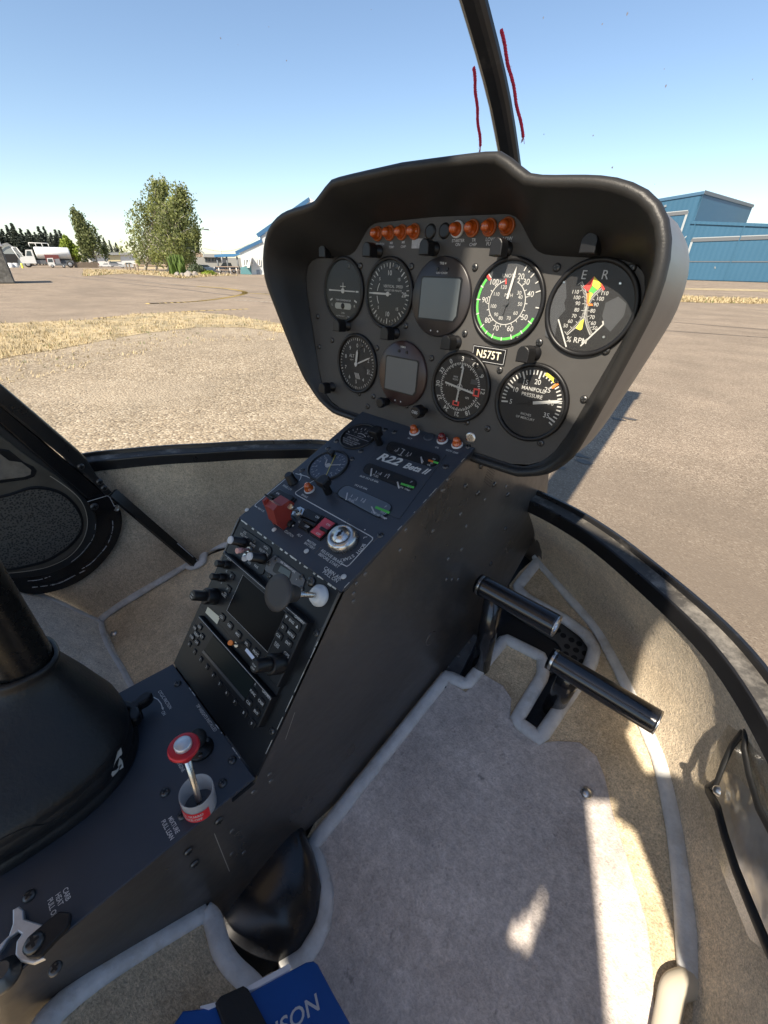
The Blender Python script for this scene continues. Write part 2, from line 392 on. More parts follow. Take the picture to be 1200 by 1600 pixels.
def postlight(fr, base, tip, parent, L=None, big=1.2, name='post_light'):
    a, b, l = stalk(fr, base, tip); l = L or max(.02, min(.05, l))
    mb = MB(); r = .0058*big
    mb.lathe(ID, 0, 0, [(r*1.15, 0), (r*1.15, .002), (r*.85, .0025), (r*.85, l*.5)], BLACK, 20)
    hd = [(-r*1.05, -r*1.2), (r*1.05, -r*1.2)]+[(r*1.05*cos(R(g)), r*.2+r*1.05*sin(R(g))) for g in range(0, 181, 20)]
    mb.slab(ID, hd, l*.42, l, BLACK, bev=.0012)
    mb.v = [fr.mat(a, b) @ v for v in mb.v]; return mb.build(name, parent)
def lamp_part(fr, px, parent, lens, name='warning_light', r=.0072, ring=True, pale=False):
    a, b = on(fr, *px)
    mb = MB(); mb.lathe(ID, 0, 0, [(r*1.22, 0), (r*1.22, .0022), (r*1.0, .003), (r*.98, .002)], OFFW if pale else mats_ring, 20)
    base = inst(mb.mesh(name), name, parent, fr, a, b)
    mb = MB(); mb.lathe(ID, 0, 0, [(r, .002), (r, .005), (r*.8, .0055), (r*.8, .009), (r*.7, .0115), (r*.42, .0132), (r*.1, .0137)], lens, 20)
    inst(mb.mesh('lens'), 'lens', base, fr, a, b); return base
mats_ring = mat('lens_base', (.35, .09, .02), .4)
# gauges ---------------------------------------------------------------
def gauge(name, a, b, r=.0432, dial=DIAL, label=None, ringm=BLACK, flat=False):
    mb = MB(); k = .0042
    mb.lathe(PF, a, b, [(r, 0), (r, .003), (r-.0012, .0042), (r-k, .0042), (r-k-.0008, .001)], ringm, 64, closed=False)
    mb.lathe(PF, a, b, [(r-k, .0009), (.001, .0009)], dial, 64, smooth=False)
    return mb
def glass(g, a, b, r=.0432, fr=None, c=.0034):
    mb = MB(); mb.lathe(fr or PF, a, b, [(r-.0046, c), (.0005, c)], GLASS, 48, smooth=False); return mb.build('glass', g)
DC = .0014
def needle(mb, a, b, ang, l, w, tail=.0, m=WHITE, c=.0022, tailm=None):
    t = R(ang); d = (sin(t), cos(t)); e = (d[1], -d[0]); P = lambda x, y: (a+d[0]*x+e[0]*y, b+d[1]*x+e[1]*y)
    mb.slab(PF, [P(.004 if tail else 0, -w/2), P(.004 if tail else 0, w/2), P(l*.82, w/2), P(l, 0), P(l*.82, -w/2)], c, c+.0005, m)
    if tail: mb.slab(PF, [P(.004, -w*.35), P(.004, w*.35), P(-tail, w*.3), P(-tail, -w*.3)], c, c+.0005, tailm or DIALG)
    mb.lathe(PF, a, b, [(.003, c), (.003, c+.001)], tailm or DIALG, 16)
ROW1, ROW2 = .1752, .0730
# turn coordinator
a, b = -.1615, ROW1; r = .0432*1.055; rr = .0432
mb = gauge('', a, b, r)
for g in (90, 270, 115, 245): mb.tick(PF, a, b, g, .028, .034, .0022, WHITE, DC)
mb.text(PF, a-.026, b-.02, .004, 'L', WHITE, c=DC); mb.text(PF, a+.026, b-.02, .004, 'R', WHITE, c=DC)
mb.text(PF, a, b-.013, .0026, 'TURN COORDINATOR', OFFW, c=DC); mb.text(PF, a, b-.031, .0026, '2 MIN', WHITE, c=DC); mb.text(PF, a, b-.0355, .002, 'NO PITCH INFORMATION', OFFW, c=DC)
tube = rrect(a-.019, a+.019, b-.0255, b-.0165, .004); mb.slab(PF, tube, .001, .0018, mat('inclinometer_tube', (.30, .31, .29), .3), bev=.0005)
tc = mb.build('turn_coordinator', panel)
mb = MB(); mb.slab(PF, [(a-.027, b+.0008), (a-.027, b-.0008), (a+.027, b-.0008), (a+.027, b+.0008)], .0018, .0024, WHITE); mb.lathe(PF, a, b, [(.0035, .0018), (.0035, .0028)], WHITE, 16)
mb.slab(PF, [(a-.0006, b), (a+.0006, b), (a+.0006, b+.011), (a-.0006, b+.011)], .0018, .0024, WHITE); mb.slab(PF, [(a-.006, b+.0052), (a+.006, b+.0052), (a+.006, b+.0064), (a-.006, b+.0064)], .0019, .0025, WHITE)
mb.build('aeroplane_symbol', tc); mb = MB(); mb.lathe(PF, a, b-.021, [(.0042, .002), (.003, .0035), (.001, .004)], BLACK, 16); mb.build('slip_ball', tc); glass(tc, a, b, r)
# vertical speed
a, b = -.0665, ROW1
mb = gauge('', a, b, r)
SC_ = lambda v: 270+v*9.0 if abs(v) <= 5 else 270+(45+(abs(v)-5)*9.0)*(1 if v > 0 else -1)
for v in range(-20, 21):
    mb.tick(PF, a, b, SC_(v), .0335 if v % 5 else .031, .038, .0009 if v % 5 else .0016, WHITE, DC)
for v, s_ in ((5, '5'), (10, '10'), (15, '15'), (20, '20'), (-5, '5'), (-10, '10'), (-15, '15')):
    g = R(SC_(v)); h = .0066 if abs(v) in (10, 20) else .0042; q = .0255 if abs(v) != 20 else .029
    mb.text(PF, a+q*sin(g), b+q*cos(g), h, s_, WHITE, c=DC, bold=.012)
mb.arc(PF, a, b, .022, .0012, 235, 262, WHITE, DC); mb.arc(PF, a, b, .022, .0012, 278, 305, WHITE, DC)
mb.text(PF, a+.008, b+.0095, .0036, 'VERTICAL  SPEED', WHITE, c=DC, bold=.01); mb.text(PF, a+.008, b+.0045, .0026, '100 FEET PER MINUTE', WHITE, c=DC)
vs = mb.build('vertical_speed_indicator', panel)
mb = MB(); needle(mb, a, b, 270, .034, .0024, tail=.006, tailm=WHITE); mb.build('needle', vs); glass(vs, a, b, r)
# two round units with grey screens
def screen_unit(a, b, r, name, top, label=None, ringm=PANEL, txt='', knob=None):
    mb = MB(); mb.lathe(PF, a, b, [(r, 0), (r, .003), (r-.0015, .0042), (.001, .0042)], ringm, 64)
    w, h, ch = r*.70, r*.545, r*.17; y = b-r*.03
    if top: mb.text(PF, a, b+r*.82, .003, txt, WHITE, c=.0046, bold=.02)
    for x in (-.10, .10): mb.lathe(PF, a+r*x*1.6, b+r*.69, [(.0022, .0042), (.002, .0052)], BLACK, 12)
    for x in (-.17, .08): mb.lathe(PF, a+r*x, b-r*.85, [(.0011, .0042), (.001, .0047)], WHITE, 10)
    fr_ = [(a-w, y-h), (a+w-ch*.6, y-h), (a+w, y-h+ch*.8), (a+w, y+h-ch*.3), (a+w-ch*.3, y+h), (a-w+ch*.3, y+h), (a-w, y+h-ch*.3)]
    mb.poly(PF, fr_, .0046, BLACK)
    if knob is None and name == 'attitude_display': mb.text(PF, a, b+r*.595, .0026, 'UAV IONIX', WHITE, c=.0048)
    u = mb.build(name, panel, label)
    s = .93; sc = [(a+(x-a)*s, y+(q-y)*s) for x, q in fr_]
    mb = MB(); mb.slab(PF, sc, .0047, .0052, SCREEN); mb.build('screen', u); return u
u1 = screen_unit(.0245, ROW1, r, 'attitude_display', True, ringm=mat('display_bezel', (.022, .02, .022), .35), txt='TRB 4')
u2 = screen_unit(-.0285, ROW2, r, 'heading_display', True, ringm=mat('display_bezel_reddish', (.040, .022, .020), .3), txt='VBMA')  # reddish sheen is put into this bezel's colour
mb = MB(); mb.lathe(PF, *onP(C1(690, 1290)), [(.006, .003), (.006, .012), (.0075, .013), (.0075, .02), (.006, .021)], BLACK, 20); mb.build('knob', u2)
# airspeed
a, b = .1178, ROW1; r = .0438*1.04
mb = gauge('', a, b, r, dial=DIALG)
KN = [(20, 24), (30, 42), (40, 70), (50, 118), (60, 158), (70, 196), (80, 225), (90, 272), (100, 314)]
def kang(v):
    for (v0, g0), (v1, g1) in zip(KN, KN[1:]):
        if v <= v1: return g0+(g1-g0)*(v-v0)/(v1-v0)
    return 314+(v-100)*3
for v in range(20, 101, 5):
    g = kang(v); mb.tick(PF, a, b, g, .0345 if v % 10 == 0 else .036, .040, .0012, WHITE, DC+.0003)
for v, g in KN: mb.text(PF, a+.0285*sin(R(g)), b+.0285*cos(R(g)), .0062, str(v), WHITE, c=DC, bold=.008)
mb.arc(PF, a, b, .0380, .0026, 110, 306, GREEN, DC, 48); mb.tick(PF, a, b, 311, .034, .041, .0032, REDM, DC)
mb.arc(PF, a, b, .0226, .0009, 22, 345, WHITE, DC, 48); mb.tick(PF, a, b, 345, .019, .0245, .0016, REDM, DC)
for s_, g in (('30', 52), ('40', 68), ('50', 92), ('60', 126), ('70', 158), ('80', 193), ('90', 219), ('100', 254), ('110', 298), ('120', 335)):
    mb.text(PF, a+.0168*sin(R(g)), b+.0168*cos(R(g)), .0042, s_, WHITE, c=DC)
for g in range(25, 345, 16): mb.tick(PF, a, b, g, .0226, .0255 if g % 32 else .0262, .0009, WHITE, DC)
mb.text(PF, a-.003, b+.0265, .0040, 'KNOTS', WHITE, c=DC); mb.text(PF, a+.001, b+.0075, .0040, 'MPH', WHITE, c=DC)
asi = mb.build('airspeed_indicator', panel, 'airspeed dial with a green arc')
mb = MB(); needle(mb, a, b, 8, .036, .0026, tail=.012, m=WHITE, tailm=DIALG); mb.build('needle', asi); glass(asi, a, b, r)
# engine / rotor tachometer: everything measured off the photograph
a, b = .2105, ROW1; r = .0450
mb = gauge('', a, b, r)
q2 = lambda x, y: onP(C2(x, y), DC)
def tarc(pts, ticks_left, nums):
    P = spl2([q2(*p) for p in pts], 8); mb.line(PF, P, .0006, WHITE, DC)
    Q = resample([(x, y, 0) for x, y in P], 41)
    for i in range(0, 41):
        d = (Q[min(i+1, 40)]-Q[max(i-1, 0)]).normalized(); e = V((-d.y, d.x))*(1 if ticks_left else -1); l = .0046 if i % 5 == 0 else .0026
        mb.line(PF, [(Q[i].x, Q[i].y), (Q[i].x+e.x*l, Q[i].y+e.y*l)], .00045, WHITE, DC)
    for s_, p in nums: mb.text(PF, *q2(*p), .0038, s_, WHITE, c=DC, bold=.0)
tarc([(662, 632), (678, 672), (686, 720), (682, 770), (658, 830), (588, 895)], False, [('110', (628, 683)), ('100', (635, 711)), ('90', (640, 740)), ('80', (635, 772)), ('70', (622, 802)), ('60', (603, 828)), ('50', (580, 850))])
tarc([(758, 662), (720, 690), (690, 735), (674, 785), (680, 840), (700, 895)], True, [('110', (772, 690)), ('100', (750, 717)), ('90', (730, 746)), ('80', (714, 777)), ('70', (711, 808)), ('60', (717, 838)), ('50', (724, 862))])
for pts, m in (([(668, 660), (722, 606), (712, 650), (692, 682)], REDM), ([(722, 606), (762, 648), (738, 672), (712, 650)], YEL), ([(694, 682), (713, 652), (736, 672), (716, 690)], GREEN), ([(686, 690), (702, 684), (694, 740), (686, 742)], ORG), ([(702, 684), (716, 690), (700, 724), (694, 740)], YEL), ([(672, 815), (662, 866), (652, 872), (630, 862), (655, 826)], YEL), ([(748, 645), (758, 640), (775, 668), (766, 676)], REDM), ([(690, 742), (712, 740), (716, 750), (692, 752)], ORG)):
    mb.poly(PF, [q2(*p) for p in pts], DC+.0003, m)
for l in ([(545, 820), (583, 952)], [(655, 948), (766, 843), (764, 828)]): mb.line(PF, [q2(*p) for p in l], .0014, WHITE, DC)
for s_, p, h in (('E', (671, 600), .0085), ('R', (775, 600), .0085)): mb.text(PF, *q2(*p), h, s_, OFFW, c=DC)
mb.text(PF, *q2(635, 922), .0058, '% RPM', WHITE, c=DC, bold=.01)
for pts in ([(580, 600), (490, 745), (478, 900), (522, 925), (545, 810), (580, 770), (573, 735), (584, 710)], [(840, 705), (778, 735), (760, 800), (772, 850), (800, 880), (868, 800), (880, 740)]):
    mb.poly(PF, [q2(*p) for p in pts], DC-.0003, DIALG)
for p in ((508, 877), (768, 905), (850, 640), (572, 635)): mb.lathe(PF, *q2(*p), [(.0013, .001), (.001, .0018)], STEEL, 10)
tach = mb.build('tachometer', panel, 'dual rpm dial with red, yellow and green blocks'); glass(tach, a, b, r)
# altimeter
a, b = -.1262, ROW2; r = .0432*1.055
mb = gauge('', a, b, r)
for i in range(50): mb.tick(PF, a, b, i*7.2, .0345 if i % 5 == 0 else .0355, .0385, .0014 if i % 5 == 0 else .0008, WHITE, DC)
for i in range(10): mb.text(PF, a+.0275*sin(R(i*36)), b+.0275*cos(R(i*36)), .0062, str(i), WHITE, c=DC, bold=.008)
mb.text(PF, a-.012, b+.011, .0052, 'ALT', WHITE, c=DC, bold=.01); mb.text(PF, a-.012, b+.005, .002, '1000 FT', OFFW, c=DC); mb.text(PF, a+.03, b-.008, .0022, 'IN HG', WHITE, rot=R(90), c=DC); mb.text(PF, a+.026, b-.008, .003, '29.92', WHITE, rot=R(90), c=DC)
for k in range(4): mb.line(PF, [(a-.004+k*.0028, b-.014), (a+.000+k*.0028, b-.022)], .0013, WHITE, DC)
alt = mb.build('altimeter', panel)
mb = MB(); needle(mb, a, b, 66, .035, .0022, tail=.004, tailm=WHITE); needle(mb, a, b, 6, .022, .0042, tail=.004, c=.0028, tailm=WHITE); mb.build('needle', alt); glass(alt, a, b, r)
# course indicator
a, b = .0722, ROW2; r = .0440*1.04
mb = gauge('', a, b, r)
for i in range(72): mb.tick(PF, a, b, i*5-2, .0265 if i % 6 == 0 else (.0275 if i % 2 == 0 else .0285), .0308, .0012, WHITE, DC)
for i, s_ in enumerate(('3', '6', '9', '12', '15', '18', '21', '24', '27', '30', '33', '0')):
    g = i*30-2; mb.text(PF, a+.0350*sin(R(g)), b+.0350*cos(R(g)), .0064, s_, WHITE, rot=-R(g), c=DC, bold=.03)
mb.lathe(PF, a, b, [(.0262, .0011), (.001, .0011)], BLACK, 48, smooth=False)
for i in range(-5, 6):
    if i: mb.lathe(PF, a+i*.0042, b-.001, [(.0007, .0012), (.0006, .0015)], WHITE, 8); mb.lathe(PF, a, b+i*.0042, [(.0007, .0012), (.0006, .0015)], WHITE, 8)
mb.arc(PF, a, b, .004, .0008, 0, 360, WHITE, DC)
mb.poly(PF, [(a-.003, b+.024), (a+.003, b+.024), (a, b+.0285)], DC+.0002, WHITE)
mb.text(PF, a-.008, b+.012, .0026, 'NAV', OFFW, c=DC); mb.text(PF, a-.008, b+.0085, .0026, 'VLOC', OFFW, c=DC); mb.text(PF, a+.014, b-.0115, .0026, 'GPS', WHITE, c=DC, bold=.03)
mb.box(PF, a+.022, a+.031, b-.007, b+.003, .0012, .0018, REDM); mb.box(PF, a-.007, a+.003, b-.0245, b-.0185, .0012, .0018, REDM); mb.box(PF, a+.016, a+.026, b+.007, b+.013, .0012, .0017, DIALG)
mb.box(PF, a-.005, a+.001, b-.0232, b-.0198, .0018, .002, BLACK); mb.box(PF, a+.024, a+.029, b-.005, b+.001, .0018, .002, BLACK)
vor = mb.build('course_indicator', panel, 'compass-rose dial with two red flags')
mb = MB(); mb.line(PF, [(a+.002, b+.0245), (a-.001, b-.0185)], .0024, WHITE, .0024); mb.line(PF, [(a-.022, b+.0025), (a+.022, b-.0035)], .0024, WHITE, .0027); mb.build('needle', vor); glass(vor, a, b, r)
aa, bb, l = stalk(PF, C1(885, 1335), C1(835, 1345)); mb = MB(); mb.lathe(PF, aa, bb, [(.004, 0), (.004, .01), (.0092, .011), (.0092, .024), (.008, .0255)], BLACK, 28, rib=-.1); mb.text(PF, aa, bb, .0045, 'OBS', OFFW, c=.0259); mb.build('knob', vor)
# manifold pressure
a, b = .1722, ROW2; r = .0432*1.045
mb = gauge('', a, b, r)
MG = lambda v: 262+(v-5)*7.05
for v in range(5, 37):
    mb.tick(PF, a, b, MG(v), .0285 if v % 5 == 0 else .032, .037, .0019 if v % 5 == 0 else .0015, WHITE, DC)
for v in range(5, 36, 5): mb.text(PF, a+.0245*sin(R(MG(v))), b+.0245*cos(R(MG(v))), .0060, str(v), WHITE, c=DC, bold=.008)
mb.arc(PF, a, b, .0362, .0034, MG(21.3), MG(24.5), YEL, DC+.0002); mb.tick(PF, a, b, MG(25.2), .030, .038, .0028, ORG, DC+.0002)
mb.text(PF, a+.0005, b+.0155, .0046, 'MANIFOLD', WHITE, c=DC, bold=.01); mb.text(PF, a, b+.0085, .0046, 'PRESSURE', WHITE, c=DC, bold=.01); mb.text(PF, a-.002, b-.014, .0030, 'INCHES', WHITE, c=DC, bold=.01); mb.text(PF, a-.002, b-.0185, .0030, 'OF MERCURY', WHITE, c=DC, bold=.01)
mp = mb.build('manifold_pressure_gauge', panel, 'manifold pressure dial with its needle at thirty')
mb = MB(); needle(mb, a, b, MG(29.6), .0385, .0034, tail=.017, tailm=BLACK); mb.build('needle', mp); glass(mp, a, b, r)
# warning lights, their lettering, blanks, placard, post lights, screws
WL = [CL(132, 195), CL(212, 190), CL(294, 185), CL(378, 180), CL(665, 165), CL(766, 158), CL(880, 152), CL(1000, 145)]
for p in WL: lamp_part(PF, onP(p) and p, panel, AMBER, pale=(p == WL[4]))
mb = MB()
for p in (CL(483, 180), CL(578, 175)): mb.lathe(PF, *onP(p), [(.0085, .0002), (.008, .0012), (.006, .002)], BLACK, 20)
mb.build('blanking_plug', panel)
mb = FACE
for s_, p, h in (('CLUTCH', CL(146, 264), .0030), ('MR', CL(222, 257), .003), ('TEMP', CL(222, 284), .003), ('MR', CL(302, 252), .003), ('CHIP', CL(301, 281), .003), ('STARTER', CL(668, 241), .0034), ('ON', CL(667, 267), .0034), ('TR', CL(773, 237), .0034), ('CHIP', CL(768, 267), .0034), ('LOW', CL(883, 232), .0038), ('FUEL', CL(885, 262), .0038), ('LOW', CL(1000, 228), .0038), ('RPM', CL(998, 258), .0038)):
    mb.text(PF, *onP(p), h, s_, OFFW, c=.0003, bold=.015)
ax, bx = onP(CL(393, 258)); mb.box(PF, ax-.0085, ax+.0085, bx-.0055, bx+.005, 0, .0004, mat('worn_label', (.32, .33, .35), .5, var=.3, vscale=300)); mb.build('panel_face', panel)
ax, bx = onP(C2(202, 990)); mb = MB(); mb.box(PF, ax-.0235, ax+.0235, bx-.0105, bx+.0085, 0, .0012, BLACK, .0006); mb.line(PF, [(ax-.022, bx-.009), (ax+.022, bx-.009), (ax+.022, bx+.0072), (ax-.022, bx+.0072), (ax-.022, bx-.009)], .0004, OFFW, .0014)
mb.text(PF, ax, bx-.001, .0098, 'N575T', mat('placard_cream', (.75, .70, .52), .5), c=.0014, bold=.018, sx=.92); mb.build('registration_placard', panel)
for bs, tp in ((C1(395, 515), C1(340, 508)), (C1(640, 510), C1(572, 505)), (C1(930, 497), C1(868, 503)), (C1(478, 895), C1(415, 900)), (C1(728, 935), C1(665, 938)), (C1(1045, 982), C1(985, 988)), (C1(398, 1215), C1(340, 1205)), (C2(288, 472), C2(232, 470)), (C2(745, 460), C2(688, 457)), (C2(428, 985), C2(368, 988))):
    postlight(PF, bs, tp, panel)
screws(PF, [C1(483, 502), C1(545, 585), C1(735, 587), C1(485, 585), C1(322, 848), C1(470, 858), C1(707, 886), C1(810, 588), C1(1045, 592), C1(780, 897), C1(997, 920), C1(1142, 592), C1(1088, 937), C1(330, 1005), C1(397, 972), C1(553, 1000), C1(630, 1012), C1(820, 1046), C1(915, 1065), C1(1150, 1105), C1(537, 1250), C1(612, 1265), C1(785, 1312), C1(582, 1316), C1(1098, 1400), C2(417, 562), C2(538, 562), C2(563, 440), C2(907, 565), C2(340, 918), C2(452, 932), C2(780, 972), C2(256, 1068), C2(540, 1118), C2(196, 1357), C2(458, 1428), C2(672, 1212), C2(142, 1048)], panel, 1.0)
bigs = MB(); bigs.lathe(ID, 0, 0, [(.0075, 0), (.007, .0008), (.005, .001)], STEEL, 20); bigm = bigs.mesh('washer')
screws(PF, [C2(110, 1402), CQ(718, 280)], panel, 1.0, 'washer', bigm)
# bolts through the shell's flank
for p in (C2(840, 1080), C2(640, 1365)):
    h_ = bvS.ray_cast(EYE, ray(*p))
    if not h_[0]: continue
    nn_ = h_[1] if h_[1].dot(ray(*p)) < 0 else -h_[1]; fr = Fr(h_[0], V((0, 1, 0)), nn_.cross(V((0, 1, 0)))); mb = MB(); mb.lathe(fr, 0, 0, [(.0042, -.002), (.0042, .0006), (.0028, .0012)], BLACK, 16); mb.build('bolt', panel)
# ================================================================ centre console
Pa, P1, P2, P3 = (-.62, -.449), (.0775, -.4975), (.2172, -.3105), (.4615, -.2115)
HW = .110
yz = lambda q, x=0: V((x, q[0], q[1]))
RF = Fr(yz(P1), (1, 0, 0), yz(P2)-yz(P1)); UF = Fr(yz(P2), (1, 0, 0), yz(P3)-yz(P2)); DF = Fr(yz(P1), (1, 0, 0), yz(P1)-yz(Pa))
RFL = (yz(P2)-yz(P1)).length; UFL = (yz(P3)-yz(P2)).length; DFL = (yz(P1)-yz(Pa)).length
SR = Fr((HW, 0, 0), (0, 1, 0), (0, 0, 1)); SLf = Fr((-HW, 0, 0), (0, -1, 0), (0, 0, 1))
cons = thing('centre_console', 'black sloping centre console with radios, switches and small gauges below the panel', 'console', (0, .2, -.72))
def on_(fr): return lambda px, c=0: on(fr, px[0], px[1], c)
oR, oU, oD, oS = on_(RF), on_(UF), on_(DF), on_(SR)
# flank outline in (y, z); the lower edge follows the floor
front = [oS((853, 797)), oS((847, 814)), oS((823, 862)), oS((795, 912))]
flank = [(P1[0]-.055, -.70), (P1[0]-.055, P1[1]-.012+.004), (P1[0]-.004, P1[1]-.012), (P1[0]+.002, P1[1]-.004), (P2[0]-.003, P2[1]-.001), (P2[0]+.003, P2[1]-.004), (P3[0]-.001, P3[1]-.004), (P3[0]+.012, P3[1]-.008)]
flank += [(P3[0]+.28, P3[1]-.09)] + [f for f in front] + [(.60, -.72), (.3, -.76)]
mb = MB(); mb.slab(SR, flank, -.003, 0, SIDE); mb.slab(SLf, [(-a, b) for a, b in flank], -.003, 0, SIDE); mb.build('side_panel', cons)
RFACE = MB(); RFACE.box(RF, -HW, HW, 0, RFL, -.004, 0, RADIO, 0)
UFACE = MB(); UFACE.box(UF, -HW, HW, -.001, UFL, -.004, .0006, CONS, .0005)
mb = MB(); mb.box(UF, -HW, HW, UFL, UFL+.28, -.03, -.02, SIDE); mb.build('top_cover', cons)
# paint worn off along the edges
WORN = mat('bare_metal_edge', (.5, .48, .44), .4, .6)
random.seed(3); mb = RFACE
for i in range(26):
    a0 = -HW+.004+random.random()*(2*HW-.012); w = random.uniform(.001, .007); mb.box(RF, a0, a0+w, RFL-.0022-random.random()*.001, RFL-.001, 0, .0004, WORN)
for i in range(16):
    b0 = random.uniform(.02, RFL*.95); mb.box(RF, HW-.0012, HW-.0002, b0, b0+random.uniform(.002, .02), 0, .0003, WORN)
for i in range(8):
    b0 = random.uniform(.0, UFL*.9); UFACE.box(UF, HW-.001, HW-.0002, b0, b0+random.uniform(.002, .012), .0006, .0009, WORN)
RFACE.build('radio_face', cons)
# ---- switch face: line frame, lettering
mb = UFACE; c = .0010
def pl(mb, fr, f, pts, w, m): mb.line(fr, [f(p) for p in pts], w, m, c)
pl(mb, UF, oU, [C3(340, 285), C3(330, 290), C3(170, 425), C3(168, 432), C3(178, 438)], .0013, WHITE)
pl(mb, UF, oU, [C3(412, 308), C3(398, 300), C3(350, 288)], .0013, WHITE)
pl(mb, UF, oU, [C3(432, 318), C3(395, 340), C3(350, 370), C3(349, 378), C3(358, 385), C3(680, 565), C3(693, 574), C3(692, 583), C3(590, 695), C3(578, 702), C3(554, 690)], .0013, WHITE)
for s_, p, h in (('PANEL LTS', C3(312, 350), .0034), ('OIL', C3(375, 292), .0028), ('BRAKE', C3(389, 388), .0034), ('NAV LTS', C3(195, 449), .0030), ('ON', C3(270, 378), .0032), ('CLUTCH', C3(320, 556), .0036), ('ALT', C3(367, 564), .0036), ('ON', C3(410, 466), .0032), ('OFF', C3(368, 505), .003), ('MASTER', C3(420, 597), .0036), ('BATTERY', C3(411, 610), .0036), ('RELEASE BRAKE', C3(510, 660), .0042), ('BEFORE START', C3(497, 675), .0042), ('CABIN AIR', C3(515, 733), .0048), ('PULL ON', C3(505, 747), .0048), ('ALT', C3(858, 131), .0034), ('OIL', C3(980, 172), .0034), ('GOV OFF', C3(1046, 190), .0036)):
    mb.text(UF, *oU(p), h, s_, WHITE, c=c, bold=.02)
ka, kb = oU(C3(563, 588))
for i, ch in enumerate('BOTH START'):
    g = R(72+i*7.6); rr = .0285; mb.text(UF, ka+rr*sin(g), kb+rr*cos(g), .0050, ch, WHITE, rot=-g, c=c, bold=.02)
mb.text(UF, ka+.021, kb+.018, .005, 'L', WHITE, rot=-.9, c=c, bold=.02); mb.lathe(UF, ka+.012, kb+.027, [(.001, c), (.0008, c+.0002)], WHITE, 8)
mb.arc(UF, *oU(C3(330, 312)), .0155, .0012, 10, 75, WHITE, c)
for p in (C3(132, 450), C3(254, 538), C3(398, 634), C3(564, 748)): mb.lathe(UF, *oU(p), [(.0034, c), (.0034, c+.0005), (.002, c+.0009)], WHITE, 14)
mb.build('switch_face', cons)
# small gauges
def small_gauge(px, r, name):
    a, b = oU(px); mb = MB()
    mb.lathe(UF, a, b, [(r, .0006), (r, .003), (r-.001, .0036), (r-.003, .0036), (r-.0036, .0010)], BLACK, 44, closed=False); mb.lathe(UF, a, b, [(r-.003, .0011), (.0005, .0011)], DIAL, 44, smooth=False)
    return mb, a, b
mb, a, b = small_gauge(CE(670, 285), .0305, ''); d = .0016
for g in range(-62, 63, 14): mb.tick(UF, a+.002, b-.012, g, .027, .032, .0012, WHITE, d)
for g, s_ in ((-40, '-20'), (-14, '0'), (12, '20'), (38, '40')): mb.text(UF, a+.002+.023*sin(R(g)), b-.012+.023*cos(R(g)), .0036, s_, WHITE, c=d)
mb.arc(UF, a+.002, b-.012, .0185, .0014, -25, 35, WHITE, d)
mb.text(UF, a-.004, b-.0085, .0042, 'CAUTION', WHITE, c=d, bold=.02)
for k, s_ in enumerate(('BELOW FULL ICE GAUGE', 'IGNORE CARB TEMP', 'IN CARB HEAT')): mb.text(UF, a-.003, b-.0135-.0037*k, .0026, s_, WHITE, c=d, bold=.02)
mb.text(UF, a+.004, b+.0005, .0024, 'CARB AIR', OFFW, c=d); mb.line(UF, [(a-.026, b-.003), (a+.026, b-.003)], .0006, OFFW, d)
cg = mb.build('carburettor_temperature_gauge', cons); mb = MB(); mb.line(UF, [(a-.005, b-.004), (a-.022, b+.012)], .001, DIALG, .0022); mb.build('needle', cg); glass(cg, a, b, .0305, UF, .0032)
mb, a, b = small_gauge(CE(355, 590), .0330, ''); mb.lathe(UF, a, b, [(.0298, .00125), (.0005, .00125)], mat('clock_dial_hazy', (.07, .088, .12), .4), 44, smooth=False)  # bluish glass reflection is put into the dial colour
for i in range(24): mb.tick(UF, a, b, i*15, .0225 if i % 2 == 0 else .024, .0265, .0008, WHITE, d)
for i in range(1, 13): mb.text(UF, a+.0195*sin(R(i*30)), b+.0195*cos(R(i*30)), .0040, str(i), WHITE, c=d)
mb.lathe(UF, a, b, [(.0045, d), (.004, d+.001)], WHITE, 16)
ck = mb.build('clock', cons); mb = MB(); needle_ = [(a, b), (a+.018, b+.010)]; mb.line(UF, needle_, .0018, WHITE, .0022); mb.line(UF, [(a-.004, b-.002), (a-.011, b+.008)], .002, WHITE, .0024); mb.line(UF, [(a-.006, b+.022), (a+.014, b-.016)], .0008, YEL, .0026); mb.build('needle', ck); glass(ck, a, b, .033, UF, .0032)
# three-window gauge cluster plate
q = lambda *ps: [oU(p) for p in ps]
mb = MB(); mb.slab(UF, q(C3(772, 132), C3(1020, 205), C3(812, 492), C3(520, 372)), .0006, .0016, CONS, bev=.0003)
d = .0020
r0 = oU(C3(715, 228)); r1 = oU(C3(945, 300)); rot = atan2(r1[1]-r0[1], r1[0]-r0[0])
def slant(mb, s_, p, h, sx):                      # bold italic lettering
    vs, fs = text_mesh(s_, .03); k = h/.7; a, b = oU(p); mb.add([UF.p(a+k*(x*sx+y*.28)*cos(rot)-k*y*sin(rot), b+k*(x*sx+y*.28)*sin(rot)+k*y*cos(rot), d) for x, y, _ in vs], fs, WHITE)
slant(mb, 'R22', C3(770, 228), .0140, 1.22); slant(mb, 'Beta II', C3(889, 269), .0105, 1.0)
mb.text(UF, *oU(C3(678, 314)), .0034, 'AUX 10.5 US GAL', WHITE, rot=rot, c=d, bold=.03); mb.text(UF, *oU(C3(642, 350)), .0034, '19.2 US GAL', WHITE, rot=rot, c=d, bold=.03)
cl = mb.build('gauge_cluster', cons)
WINS = [[C3(770, 142), C3(1003, 212), C3(968, 266), C3(748, 192)], [C3(672, 240), C3(900, 326), C3(862, 372), C3(645, 282)], [C3(572, 337), C3(795, 436), C3(735, 496), C3(526, 382)]]
